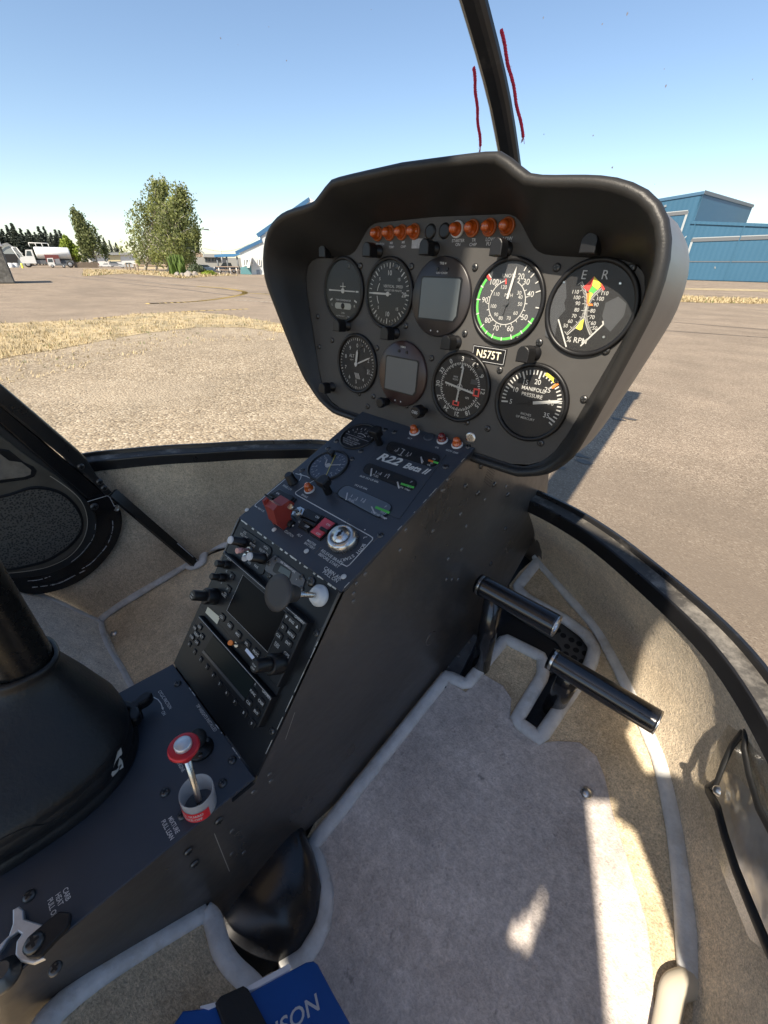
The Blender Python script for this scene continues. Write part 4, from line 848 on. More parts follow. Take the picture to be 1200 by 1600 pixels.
t = thing('mixture_guard', 'frosted plastic cup with a red label round the base of the red knob', 'guard', DF.p(a+.001, b))
FROST = bpy.data.materials.new('frosted_plastic'); FROST.use_nodes = True; N = FROST.node_tree.nodes; tr_ = N.new('ShaderNodeBsdfTransparent'); mx = N.new('ShaderNodeMixShader'); mx.inputs[0].default_value = .30; N['Principled BSDF'].inputs['Base Color'].default_value = (.8, .8, .8, 1); N['Principled BSDF'].inputs['Roughness'].default_value = .35
FROST.node_tree.links.new(tr_.outputs[0], mx.inputs[1]); FROST.node_tree.links.new(N['Principled BSDF'].outputs[0], mx.inputs[2]); FROST.node_tree.links.new(mx.outputs[0], N['Material Output'].inputs[0])
rg = .0165; mb = MB(); mb.lathe(DF, a, b, [(rg, .0003), (rg*1.01, .0275), (rg*1.0, .0285), (rg*.95, .0278), (rg*.93, .001)], FROST, 44, closed=False); mb.build('cup', t)
mb = MB(); GR = MB(); n = 18
g0, g1 = R(235), R(372); rows = [[DF.p(a+(rg*1.02)*cos(g0+(g1-g0)*i/n), b+(rg*1.02)*sin(g0+(g1-g0)*i/n), z) for i in range(n+1)] for z in (.001, .0165)]
LABR = mat('red_label', (.62, .02, .03), .4); mb.grid(rows, LABR)
def curved_text(s_, zc, h):
    vs, fs = text_mesh(s_, .02); k = h/.7; rr = rg*1.03; gm = R(296)
    mb.add([DF.p(a+rr*cos(gm+k*x*.85/rr), b+rr*sin(gm+k*x*.85/rr), zc+k*y) for x, y, _ in vs], fs, WHITE)
curved_text('INSTALL GUARD', .0118, .0036); curved_text('FOR TAKE-OFF', .0055, .0036); mb.build('label', t)
# carburettor heat lock at the lower left
t = thing('carburettor_heat_lock', 'worn silver latch hook with a black pivoting arm on the tunnel', 'latch', DF.p(*oD((40, 1470))))
h = [(0, 1478), (18, 1455), (22, 1432), (20, 1420), (30, 1416), (37, 1420), (36, 1436), (68, 1448), (60, 1462), (40, 1460), (28, 1474), (26, 1492), (38, 1502), (52, 1500), (70, 1490), (74, 1470), (84, 1465), (82, 1496), (60, 1506), (36, 1506), (24, 1494), (22, 1480), (30, 1462), (26, 1456), (8, 1476), (0, 1492), (-12, 1496)]
mb = MB(); mb.slab(DF, [oD(p, .006) for p in [(-6, 1482), (14, 1462), (20, 1444), (20, 1422), (30, 1416), (37, 1422), (38, 1436), (70, 1446), (66, 1462), (46, 1466), (40, 1484), (52, 1494), (66, 1488), (70, 1498), (52, 1506), (32, 1502), (24, 1492), (26, 1472), (34, 1460), (28, 1456), (14, 1466), (4, 1482), (-6, 1494)]], .003, .007, mat('worn_aluminium', (.5, .5, .5), .4, .7, var=.2, vscale=50), bev=.001); mb.build('hook', t)
mb = MB(); mb.slab(DF, roundq([oD(p, .010) for p in ((40, 1468), (92, 1424), (112, 1426), (108, 1448), (60, 1498), (40, 1496))], .15), .007, .0115, BLACK, bev=.0012); arm = mb.build('pivot_arm', t)
inst(SCREW, 'screw', t, DF, *oD((53, 1474), .0115), .0115, sc=1.7)
a, b = oD((8, 1526)); t = thing('tunnel_bolt', 'large round bolt beside the silver latch at the photo edge', 'bolt', DF.p(a, b)); mb = MB(); mb.lathe(DF, a, b, [(.011, 0), (.011, .004), (.006, .006), (.006, .012)], SCREWM, 20); mb.build('bolt_head', t)
# ================================================================ cabin shell
FF = Fr((0, .12, -.747), (1, 0, 0), (0, 1, .241)); oF = on_(FF)
SF = Fr((0, 0, -.69), (1, 0, 0), (0, 1, -.95)); oSF = on_(SF)
fl = lambda px, c=0: FF.p(*oF(px), c)
hz = lambda px, z: hitp(*px, (0, 0, z), V((0, 0, 1)))
HR = -.38
RPX = [(851, 772), (905, 800), (940, 819), (985, 853), (1022, 884), (1060, 913), (1087, 936), (1139, 979), (1200, 1048)]
LPX = [(503, 690), (450, 690), (390, 691), (320, 695), (260, 698), (190, 704), (124, 712)]
railR = [hz(p, HR) for p in RPX]; railL = [hz(p, HR) for p in LPX]
nose = V((0, .735, HR))
railR = [nose, V((.07, .725, HR))]+railR+[V((.57, .34, HR)), V((.62, .15, HR)), V((.64, -.1, HR))]
LPXX = 0
railL = [nose, V((-.12, .705, HR)), V((-.27, .64, HR))]+railL+[V((-.70, .02, HR)), V((-.70, -.3, HR))]
def soften(P, n):
    for _ in range(n): P = [P[0]]+[(P[i-1]+P[i]*2+P[i+1])/4 for i in range(1, len(P)-1)]+[P[-1]]
    return P
railR = soften(resample(spline(railR, 6), 60), 14); railL = resample(spline(railL, 6), 60)
def inward(pts, d, dz):
    out = []
    for i, p in enumerate(pts):
        t = pts[min(i+1, len(pts)-1)]-pts[max(i-1, 0)]; e = V((-t.y, t.x, 0)).normalized()
        if e.dot(V((0, .1, 0))-V((p.x, p.y, 0))) < 0: e = -e
        out.append(p+e*d+V((0, 0, dz)))
    return out
GLZ = mat('black_frame_paint', (.012, .012, .013), .32, var=.2, vscale=20, dirt=(.09, .085, .08), dscale=14, dcut=(.58, .8))
def rail(pts, name, label):
    mb = MB(); prof = [(-.006, -.03), (-.006, .001), (-.0045, .003), (.0005, .003), (.002, .001), (.003, -.005), (.024, -.008), (.0265, -.0095), (.027, -.012), (.026, -.034), (.022, -.036)]
    mats_ = [GLZ]*5+[DUSTY]+[GLZ]*4
    R_ = [inward(pts, d, z) for d, z in prof]
    for k in range(len(prof)-1): mb.grid([R_[k], R_[k+1]], mats_[k])
    o = mb.build(name, None, label, 'window frame', 'windscreen lower frames', fix=True); return o
rail(railR, 'windscreen_sill', 'dusty black curved windscreen frame sweeping round the pedals past the tarmac')
rail(railL, 'windscreen_sill', 'plain black windscreen frame below the gravel, left of the console')
topR = inward(railR, .0235, -.034); topL = inward(railL, .0235, -.034)
# floor piping lines
botR = [V((.06, .82, -.58))]+[fl(p) for p in ((836, 869), (853, 892), (931, 983), (979, 1070), (1014, 1148), (1035, 1200), (1057, 1300), (1070, 1400), (1078, 1500))]+[V((.57, .22, -.72)), V((.58, -.1, -.74))]
botR = resample(spline(botR, 6), 60)
botL = [V((-.06, .80, -.59)), V((-.25, .70, -.61)), fl((412, 840)), fl((355, 853))]+[fl(p) for p in ((326, 866), (290, 888), (240, 917), (195, 944), (155, 972))]+[V((-.69, -.05, -.70)), V((-.71, -.3, -.64))]
botL = resample(spline(botL, 4), 60)
def wall(top, bot, name, bulge=.0):
    rows = []
    for k in range(9):
        t = k/8; rows.append([a.lerp(b, t)+V((0, 0, 0)) + (V((a.x, a.y-.1, 0)).normalized()*bulge*sin(pi*t)) for a, b in zip(top, bot)])
    mb = MB(); mb.grid(rows, CARW); o = mb.build(name, None, kind='structure', fix=True)
    return BVHTree.FromPolygons(mb.v, mb.f)
bvR = wall(topR, botR, 'cabin_wall', .02); bvL = wall(topL, botL, 'cabin_wall', .012)
# dark metal floor below the carpets
mb = MB(); UND = mat('bare_floor_metal', (.02, .021, .025), .45, var=.3, vscale=14, dirt=(.07, .075, .085), dscale=18, dcut=(.55, .75))
mb.poly(FF, [(.66, -.5), (.66, .2), (.4, .6), (0, .8), (-.4, .6), (-.68, .2), (-.68, -.5)][::-1], -.035, UND); mb.build('cabin_floor', kind='structure')
for sg in (1, -1):     # light metal skin outside the wall carpets so that no daylight leaks in below
    T, B = (railR, botR) if sg > 0 else (railL, botL); mb = MB()
    mb.grid([[p+V((p.x*.03, .02, -.03)) for p in T], [p+V((p.x*.05, .02, -.05)) for p in B]], SHELL); mb.build('cabin_skin', kind='structure')
# ---- right carpet with its cut-outs, traced on the floor
edge = [(478, 1312), (490, 1288), (560, 1200), (640, 1107), (686, 1047), (729, 1071), (789, 999), (848, 1029), (848, 1057), (806, 1127), (843, 1155), (882, 1098), (922, 1040), (929, 1014), (914, 992), (884, 970), (823, 936), (796, 914), (812, 893), (836, 871), (853, 892), (892, 938), (931, 983), (979, 1070), (1014, 1148), (1035, 1200), (1057, 1300), (1070, 1400), (1079, 1505), (1082, 1545)]
back = [(1082, 1700), (440, 1700), (366, 1532), (440, 1515), (475, 1500), (505, 1450), (511, 1400), (500, 1355)]
mb = MB(); pts = [oF(p) for p in edge+back]; mb.slab(FF, pts, -.009, 0, CARP)
mat_r = thing('carpet', 'beige floor carpet with grey bound edge cut out round the pedals', 'carpet', fl((800, 1300)))
mb.build('pile', mat_r)
def piping(path, r, parent, name='binding', closed=False, fr=FF, flat=.7, m=PIPE):
    mb = MB(); mb.tube(path, r, m, 12, flat=flat, up=fr.n, closed=closed); return mb.build(name, parent)
def smooth_corner(P, k=3): return resample(P, len(P)*k)
e3 = [fl(p, .003) for p in back[3:]+edge[:21]]; e3 = [V((max(p.x, HW+.0135), p.y, p.z)) for p in e3]; piping(smooth_corner(e3, 5), .0115, mat_r)
side_line = [fl(p, .004) for p in [(836, 871), (853, 892), (892, 938), (931, 983), (979, 1070), (1014, 1148), (1035, 1200), (1057, 1300), (1070, 1400), (1079, 1505), (1084, 1545)]]
piping(spline(side_line, 5), [.0095+.006*min(1, i/45) for i in range(51)], mat_r)
# worn grey heel pad glued on the carpet
hp_ = [(487, 1312), (560, 1218), (690, 1060), (728, 1082), (752, 1052), (786, 1072), (799, 1092), (797, 1118), (838, 1163), (868, 1158), (905, 1160), (932, 1182), (945, 1215), (957, 1270), (976, 1330), (995, 1390), (1010, 1440), (1020, 1520), (1022, 1600), (1010, 1700), (470, 1700), (455, 1560), (482, 1510), (512, 1455), (518, 1400), (506, 1352)]
mb = MB(); mb.slab(FF, [oF(p) for p in hp_], .0003, .0022, HEEL, bev=.001); mb.build('heel_pad', None, 'pale grey worn heel pad on the carpet right of the console', 'floor pad')
# snap fasteners
def snap(px, m, name, label):
    a, b = oF(px); mb = MB(); mb.lathe(FF, a, b, [(.0085, .002), (.008, .0045), (.005, .0068), (.001, .0075)], m, 20); mb.build(name, None, label, 'snap fastener')
snap((691, 1071), SCREWM, 'snap_fastener', 'dark domed snap fastener at the notched corner of the grey pad'); snap((498, 1313), SCREWM, 'snap_fastener', 'dark screw snap near the curved grey binding beside the black duct'); snap((916, 1240), STEEL, 'snap_fastener', 'pale silver snap fastener near the sunlit edge of the pad')
# small white tag end of carpet at the lower right
t = thing('carpet', 'cream edged carpet strip at the seat base, lower right corner of the photo', 'carpet', fl((1060, 1570)))
CREAM = mat('cream_binding', (.55, .50, .40), .55)
mb = MB(); mb.tube(spline([fl((1084, 1535), .006), fl((1062, 1538), .010), fl((1047, 1548), .012), fl((1040, 1580), .012), fl((1030, 1640), .012)], 5), .013, CREAM, 12, flat=.7, up=FF.n); mb.build('binding', t)
mb = MB(); mb.slab(FF, [oF(p, .005) for p in ((1055, 1560), (1088, 1548), (1200, 1640), (1200, 1720), (1050, 1720))], .001, .006, CARP); mb.build('pile', t)
# perforated foot plate between the pedals
pl_ = [(735, 1070), (700, 1040), (740, 985), (795, 920), (823, 941), (884, 975), (912, 997), (922, 1014), (916, 1040), (843, 1150), (806, 1127)]
t = thing('foot_plate', 'dark perforated metal foot plate in the carpet cut-out behind the pedals', 'floor plate', fl((850, 1000)))
PLM = mat('grey_plate', (.075, .072, .068), .5, var=.2, vscale=30)
mb = MB(); mb.slab(FF, [oF(p, -.012) for p in [(780, 940), (800, 928), (826, 944), (886, 978), (915, 1000), (924, 1016), (918, 1038), (903, 1056), (885, 1062), (878, 1015), (870, 1003), (806, 963)]], -.016, -.012, PLM)
for p in ((820, 962), (832, 968), (842, 974), (854, 981), (866, 988), (880, 993), (893, 1000), (905, 1006), (886, 1010), (900, 1016), (914, 1021), (884, 1022), (897, 1028), (909, 1034), (889, 1042), (902, 1046), (888, 1055), (872, 985), (858, 974), (845, 966)):
    mb.lathe(FF, *oF(p, -.012), [(.0056, -.0117), (.0056, -.0116)], BLACK, 14)
mb.build('perforated_strip', t)
mb = MB(); mb.slab(FF, [oF(p, -.02) for p in ((770, 990), (806, 963), (868, 1001), (880, 1016), (884, 1040), (850, 1062), (806, 1040))], -.024, -.02, mat('grip_strip', (.018, .017, .017), .8, bump=.3, bscale=500)); mb.build('grip_strip', t)
# little bracket by the console: dented blue grey sheet
t = thing('floor_bracket', 'scuffed grey metal bracket at the foot of the console behind the pedal', 'bracket', fl((700, 1030)))
mb = MB(); BRK = mat('scuffed_metal', (.10, .105, .11), .45, .4, var=.4, vscale=40)
mb.slab(FF, [oF(p, -.01) for p in ((690, 1046), (735, 985), (748, 995), (716, 1062))], -.02, -.010, BRK, bev=.002); mb.build('flange', t)
for p in ((700, 1040), (716, 1024), (733, 1003)): inst(RIV, 'rivet', t, FF, *oF(p, -.01), -.01, sc=1.3)
# ---- pedals
def pedal(y, x0, x1, z0, z1, foot, label):
    A = hitp(*x0, (0, y, 0), V((0, 1, 0))); B = hitp(*x1, (0, y, 0), V((0, 1, 0))); t = thing('rudder_pedal', label, 'pedal', fl(foot), 'rudder pedals'); r = .0178
    mb = MB(); fr = Fr(A, Fr(A, (0, 1, 0), (0, 0, 1)).u, (0, 0, 1)); ax = (B-A).normalized(); fr = Fr(A, (0, 1, 0), ax.cross(V((0, 1, 0)))); L = (B-A).length
    fr = Fr(A, V((0, 1, 0)), V((0, 0, 1)) if ax.x > 0 else V((0, 0, 1))); prof = [(r*.82, -.002), (r, -.003), (r, .004), (r*1.04, .006), (r*1.04, .010), (r, .012), (r, L-.004), (r*.97, L), (r*.86, L), (r*.84, L-.02), (r*.2, L-.022)]
    mb.lathe(fr, 0, 0, prof, PEDM, 32); mb.build('foot_tube', t)
    mb = MB(); mb.lathe(fr, 0, 0, [(r*.98, L-.0015), (r*1.01, L+.0004), (r*.86, L+.0006), (r*.85, L-.006)], STEEL, 32, closed=False); mb.build('end_ring', t)
    mb = MB(); mb.lathe(fr, 0, 0, [(r*1.015, .001), (r*1.05, .0035), (r*1.015, .006)], STEEL, 32, closed=False); mb.build('collar', t)
    F_ = fl(foot, -.03); T_ = A.lerp(B, .22); mb = MB(); mb.tube([F_, F_.lerp(T_, .5), T_], .0165, PEDM, 24); mb.build('post', t)
pedal(.505, (750, 913), (869, 981), 0, 0, (748, 1046), 'black tubular rudder pedal nearer the console, set higher over the plate')
pedal(.500, (862, 1030), (1027, 1131), 0, 0, (866, 1096), 'long black tubular rudder pedal standing out of its bound slot in the carpet')
# ---- left carpets
mb = MB(); c1 = [(155, 972), (200, 942), (300, 884), (330, 866), (420, 835), (440, 1000), (270, 1120), (205, 1082)]
mb.slab(FF, [oF(p) for p in c1], -.006, 0, CARP); t = thing('carpet', 'stained beige floor carpet with frayed edge, left of the radios', 'carpet', fl((250, 980))); mb.build('pile', t)
pts = [fl(p, .004) for p in ((207, 1085), (186, 1045), (168, 1015), (157, 990), (156, 974))]+[fl(p, .006) for p in ((175, 957), (220, 929), (265, 902), (294, 884), (300, 888), (316, 882), (319, 872), (322, 864), (340, 856), (372, 848), (430, 822))]
piping(spline(pts, 5), .0115, t)
mb = MB(); a, b = oF((178, 990)); mb.lathe(FF, a, b, [(.008, .001), (.006, .004), (.001, .005)], STEEL, 16); mb.build('snap', t)
seatL = [(155, 974), (207, 1085), (230, 1130), (-60, 1130), (-120, 900), (20, 921), (90, 946)]
mb = MB(); SQ = Fr(fl((155, 974), .003), fl((205, 1082))-fl((155, 974)), V((-.35, -.12, .19))); oQ = on_(SQ)
lf = [oQ(p) for p in seatL]; mb.slab(SQ, lf, -.008, 0, CARL); t = thing('carpet', 'pale clean carpet panel under the left door sill behind the cyclic post', 'carpet', SQ.p(*lf[0])); mb.build('pile', t)
def near(px, off):
    A_ = SQ.p(*oQ(px)); B_ = bvL.ray_cast(EYE, ray(*px))[0]
    P_ = A_ if B_ is None or (A_-EYE).length < (B_-EYE).length else B_
    return P_-ray(*px)*off
pts = [near(p, .010) for p in ((156, 973), (140, 966), (120, 957), (80, 938), (40, 925), (5, 919), (-40, 908))]; piping(resample(soften(resample(spline(pts, 4), 40), 8), 30), .0105, t, fr=SQ)
pts = [near(p, .008) for p in ((156, 973), (158, 990), (168, 1015), (186, 1045), (207, 1085))]; piping(spline(pts, 4), .0105, t, fr=SQ)
# seat-front carpet flap, lower left
fp = [(60, 1620), (100, 1565), (205, 1492), (250, 1466), (318, 1426), (335, 1455), (345, 1490), (362, 1515), (390, 1540), (430, 1600), (430, 1700), (60, 1700)]
SG = Fr((.11, -.021, -.655), (1, 0, 0), (0, 1, -.84)); oG = on_(SG)
t = thing('carpet', 'beige seat-base carpet flap with thick grey edge beside the blue book', 'carpet', SG.p(*oG((250, 1560)))); mb = MB(); mb.slab(SG, [oG(p) for p in fp], -.012, 0, CARP); mb.build('pile', t)
pts = [SG.p(*oG(p), .002) for p in ((50, 1640), (72, 1598), (104, 1566), (150, 1530), (205, 1494), (255, 1464), (318, 1427))]; piping(spline(pts, 4), .0105, t, fr=SG)
pts = [SG.p(*oG(p), .002) for p in ((318, 1427), (330, 1438), (338, 1465), (346, 1490), (364, 1516), (392, 1542), (420, 1575))]; piping(spline(pts, 4), .0115, t, fr=SG)
mb = MB(); sb = [(HW, -.05, -.80), (.66, -.05, -.80), (.66, -.62, -.80), (HW, -.62, -.80), (HW, -.03, -.665), (.66, -.03, -.665), (.66, -.16, -.575), (.66, -.62, -.575), (HW, -.62, -.575), (HW, -.16, -.575)]
mb.add(sb, [(0, 1, 5, 4), (4, 5, 6, 9), (9, 6, 7, 8), (0, 4, 9, 8, 3), (1, 2, 7, 6, 5), (2, 3, 8, 7), (0, 3, 2, 1)], CARP); 
for i in range(len(mb.v)): mb.v[i] = mb.v[i]+V((0, -.02, -.02))
mb.build('seat_base', None, 'carpeted seat base box below the blue book', 'seat base', fix=True)
# black fairing bump beside the console
t = thing('floor_duct', 'glossy black bulging floor duct tucked beside the console', 'duct', (.19, .03, -.74))
mb = MB(); DU = mat('duct_gloss', (.010, .011, .014), .25, var=.2, vscale=9, dirt=(.035, .04, .05), dscale=5, dcut=(.5, .8)); rows = []
cur = resample([fl(p, .0) for p in ((478, 1306), (486, 1325), (500, 1352), (511, 1400), (505, 1450), (475, 1500), (430, 1530), (380, 1560), (330, 1600))], 21)
rows = []
for k in range(15):
    t_ = k/14; row = []
    for j, p in enumerate(cur):
        x0 = HW-.004; w = max(.004, p.x-.006-x0); hgt = .028+.05*sin(pi*min(1, .12+j/20*.75)); row.append(V((x0+w*t_, p.y, p.z-.012+(hgt)*max(0, 1-t_**2.2)**.6)))
    rows.append(row)
mb.grid(rows, DU); mb.build('duct_shell', t, fix=True)
# ---- left door, pillar, strut: on the side plane
LD = Fr((-.640, 0, 0), (0, 1, 0), (0, 0, 1)); oL = on_(LD)
cdo = lambda pts: [CDO(*p) for p in pts]
pillar = thing('door_pillar', 'straight black painted door pillar rising from the windscreen frame at left', 'pillar', LD.p(*oL((130, 720))))
mb = MB(); P = [oL(p, .01) for p in cdo([(-330, -160), (0, 80), (260, 300), (515, 520), (570, 575), (640, 690), (740, 800), (705, 830), (600, 720), (390, 545), (0, 230), (-330, -30)])]; mb.slab(LD, P, -.01, .010, GLZ, bev=.004); mb.build('post', pillar)
mb = MB(); P = [oL(p, .004) for p in cdo([(-330, -40), (0, 215), (400, 560), (640, 760), (740, 850), (700, 870), (585, 850), (300, 610), (0, 345), (-330, 60)])]; mb.slab(LD, P, -.012, .004, BLACKG, bev=.003); mb.build('inner_flange', pillar)
for p in ((532, 627), (655, 727), (685, 768)): inst(SCREW, 'screw', pillar, LD, *oL(CDO(*p), .01), .0102, sc=1.6)
door = thing('left_door', 'black left door with rounded lower corner, worn paint and mesh map pocket', 'door', LD.p(*oL(CDO(300, 1470))))
outer = spl2([(-330, -10), (0, 225), (300, 500), (560, 735), (690, 830), (775, 880), (806, 960), (795, 1070), (730, 1200), (620, 1320), (480, 1410), (330, 1460), (200, 1472), (60, 1440), (-60, 1425), (-330, 1425)], 5)
mb = MB(); mb.slab(LD, [oL(CDO(*p), -.004) for p in outer], -.02, -.004, BLACKG, bev=.004); 
mb.build('door_frame', door)
ring2 = spl2([(0, 345), (300, 600), (520, 800), (610, 900), (640, 1000), (610, 1120), (520, 1230), (390, 1310), (250, 1350), (60, 1365), (-80, 1365), (-330, 1365)], 5)
mb = MB(); P = [oL(CDO(*p), .000) for p in [(-330, 90)]+ring2]; mb.slab(LD, P, -.006, .001, RUB, bev=.003); mb.build('rubber_seal', door)
trim = spl2([(-330, 1320), (0, 1335), (200, 1315), (350, 1275), (480, 1195), (560, 1095), (580, 1000), (560, 900), (490, 800), (400, 715), (300, 640), (180, 560), (0, 420), (-330, 160)], 5)
TAUPE = mat('door_trim_vinyl', (.075, .066, .052), .4, var=.3, vscale=14, bump=.2, bscale=300)
mb = MB(); mb.slab(LD, [oL(CDO(*p), .004) for p in trim], -.002, .004, TAUPE, bev=.003); mb.build('trim_panel', door)
mb = MB(); mb.slab(LD, [oL(CDO(*p), .006) for p in spl2([(-330, 1300), (0, 1318), (200, 1290), (330, 1250), (460, 1165), (538, 1075), (552, 990), (520, 900), (440, 815), (340, 770), (200, 760), (0, 820), (-330, 850)], 4)], .002, .006, BLACK, bev=.002)
pk = mb.build('map_pocket', door)
MESH = bpy.data.materials.new('pocket_mesh'); MESH.use_nodes = True; N = MESH.node_tree.nodes; L = MESH.node_tree.links; b_ = N['Principled BSDF']; b_.inputs['Roughness'].default_value = .8
tc_ = N.new('ShaderNodeTexCoord'); vo = N.new('ShaderNodeTexVoronoi'); vo.inputs['Scale'].default_value = 260; L.new(tc_.outputs['Object'], vo.inputs['Vector']); mr = N.new('ShaderNodeMapRange'); mr.inputs[1].default_value = .25; mr.inputs[2].default_value = .6; L.new(vo.outputs['Distance'], mr.inputs[0])
mx = N.new('ShaderNodeMix'); mx.data_type = 'RGBA'; mx.inputs[6].default_value = (.012, .012, .011, 1); mx.inputs[7].default_value = (.085, .078, .066, 1); L.new(mr.outputs[0], mx.inputs[0]); L.new(mx.outputs[2], b_.inputs['Base Color'])
mb = MB(); mb.slab(LD, [oL(CDO(*p), .008) for p in spl2([(-330, 1280), (0, 1302), (190, 1272), (320, 1232), (445, 1150), (520, 1065), (534, 990), (500, 908), (430, 832), (336, 790), (200, 782), (0, 840), (-330, 872)], 4)], .006, .0075, MESH); mb.build('mesh', pk)
mb = MB(); mb.slab(LD, [oL(CDO(*p), .006) for p in [(-330, 640), (0, 510), (60, 520), (160, 600), (225, 630), (245, 660), (230, 695), (180, 715), (0, 740), (-330, 800)]], .003, .006, BLACK, bev=.002); lw = mb.build('upper_pocket', door)
mb = MB(); mb.slab(LD, [oL(CDO(*p), .007) for p in [(-330, 680), (0, 545), (60, 590), (140, 600), (205, 650), (200, 680), (160, 695), (0, 715), (-330, 770)]], .006, .0072, mat('pale_pocket_cloth', (.17, .15, .12), .85, var=.3, vscale=60, bump=.5, bscale=500)); mb.build('mesh', lw)  # sunlit look of the upper mesh is put into this paler colour
mb = MB(); mb.slab(LD, [oL(CDO(*p), .012) for p in ((572, 858), (705, 818), (722, 828), (760, 900), (745, 918), (615, 922))], .008, .013, BLACKG, bev=.001); hg = mb.build('hinge_plate', door); inst(SCREW, 'screw', hg, LD, *oL(CDO(620, 890), .013), .0132, sc=2)
mb = MB(); mb.line(LD, [oL(CDO(*p), .013) for p in ((574, 858), (705, 819), (722, 830), (752, 888))], .0012, OFFW, .0134); mb.build('worn_edge', hg)
for p in ((766, 905), (795, 885)): mb = MB(); mb.lathe(LD, *oL(CDO(*p), .008), [(.006, .0), (.006, .010), (.004, .011), (.003, .008)], STEEL, 16); mb.build('hinge_pin', door)
mb = MB(); mb.line(LD, [oL(CDO(*p), .0065) for p in spl2([(330, 690), (420, 750), (500, 815), (548, 880), (572, 960), (570, 1040), (532, 1135), (450, 1222), (330, 1282), (200, 1312), (0, 1332), (-200, 1330)], 5)], .0014, mat('worn_trim_edge', (.42, .38, .31), .4), .0068); mb.build('trim_highlight_line', door)  # highlight along the trim is painted as a pale line
random.seed(5); mb = MB()
for pts, w in (([(740, 985), (742, 1030), (728, 1090), (700, 1150), (660, 1200), (600, 1262), (540, 1300)], .0016), ([(560, 1310), (480, 1350), (400, 1390), (330, 1408), (215, 1422)], .0022), ([(330, 1350), (240, 1375), (70, 1385)], .0016), ([(630, 1005), (615, 1090), (570, 1160), (520, 1215), (470, 1255)], .0011)):
    P = spl2(pts, 6)
    for p_, q_ in zip(P, P[1:]):
        if random.random() < .8: mb.line(LD, [oL(CDO(*p_), .002), oL(CDO(*q_), .002)], w*random.uniform(.3, 1.3), OFFW, .0020)
mb.build('worn_paint', door)
# strut from the pillar foot to the floor
P0 = hitp(*CDO(740, 800), LD.p(0, 0, .008), LD.n); P1_ = hitp(304, 880, fl((312, 884), .012), FF.n)
t = thing('cabin_strut', 'flat black strut running from the pillar foot down to the floor', 'strut', P1_)
mb = MB(); dr = (P1_-P0).normalized(); sidev = dr.cross(V((1, .5, .35)).normalized()).normalized(); nn = sidev.cross(dr)
def bar(P, Q, w, th, m, mb):
    vs = [p+sidev*(w*a)+nn*(th*b) for p in (P, Q) for a, b in ((-1, -1), (1, -1), (1, 1), (-1, 1))]; mb.add(vs, [(0, 1, 2, 3), (7, 6, 5, 4), (0, 4, 5, 1), (1, 5, 6, 2), (2, 6, 7, 3), (3, 7, 4, 0)], m)
bar(P0, P1_, .011, .005, BLACKG, mb); mb.build('bar', t, fix=True)
mb = MB(); bar(P0.lerp(P1_, .72)+sidev*-.0075*0+nn*.0054+sidev*-.008, P1_+nn*.0054+sidev*-.008, .0012, .0004, OFFW, mb); bar(P1_.lerp(P0, .02)+nn*.0054, P1_.lerp(P0, .06)+nn*.0054, .009, .0006, BLACKG, mb); mb.build('worn_edge', t, fix=True)
# ---- right side map pouch
t = thing('map_pouch', 'clear plastic map pouch with black bound edge hanging at the right', 'pouch', (.5, .4, -.62))
PW0 = cast(bvR, (1120, 1232), .012); PN = V((-.80, -.28, .52)).normalized(); PO = Fr(PW0, V((0, 0, 1)).cross(PN), V((0, 0, 1))); oPo = on_(PO)
CLEAR = thin_glass('clear_vinyl', .10, (.9, .9, .88), fac=.22)
op = [(1104, 1232), (1119, 1222), (1143, 1166), (1160, 1140), (1185, 1131), (1260, 1118), (1300, 1140), (1300, 1560), (1200, 1480), (1160, 1390), (1130, 1310)]
rows = []
mb = MB(); Pp = [oPo(p) for p in op]; A_ = sum(p[0]*q_[1]-q_[0]*p[1] for p, q_ in zip(Pp, Pp[1:]+Pp[:1])); mb.poly(PO, Pp if A_ > 0 else Pp[::-1], .014, CLEAR); mb.poly(PO, Pp if A_ > 0 else Pp[::-1], -.002, mat('pouch_backing', (.42, .40, .37), .10, var=.35, vscale=14, bump=.6, bscale=9, coat=.5)); mb.build('vinyl_sheet', t)
def fat(pts, w0, c): mb.tube([PO.p(*oPo(p, c), c) for p in pts], w0, RUB, 10, flat=.5, up=PO.n)
mb = MB(); fat([(1106, 1234), (1121, 1262), (1132, 1305), (1150, 1360), (1170, 1410), (1200, 1482), (1240, 1560)], .006, .014); mb.build('edge_binding', t)
mb = MB(); fat([(1104, 1233), (1120, 1222), (1130, 1195), (1143, 1166), (1162, 1142), (1188, 1132), (1260, 1120)], .0045, .014); mb.build('edge_binding', t)
mb = MB(); fat([(1166, 1140), (1162, 1170), (1170, 1210), (1185, 1262), (1205, 1300), (1260, 1340)], .0045, .016); mb.build('divider_binding', t)
mb = MB(); mb.lathe(PO, *oPo((1119, 1235), .02), [(.006, .018), (.004, .022), (.001, .023)], STEEL, 14); mb.build('snap', t)
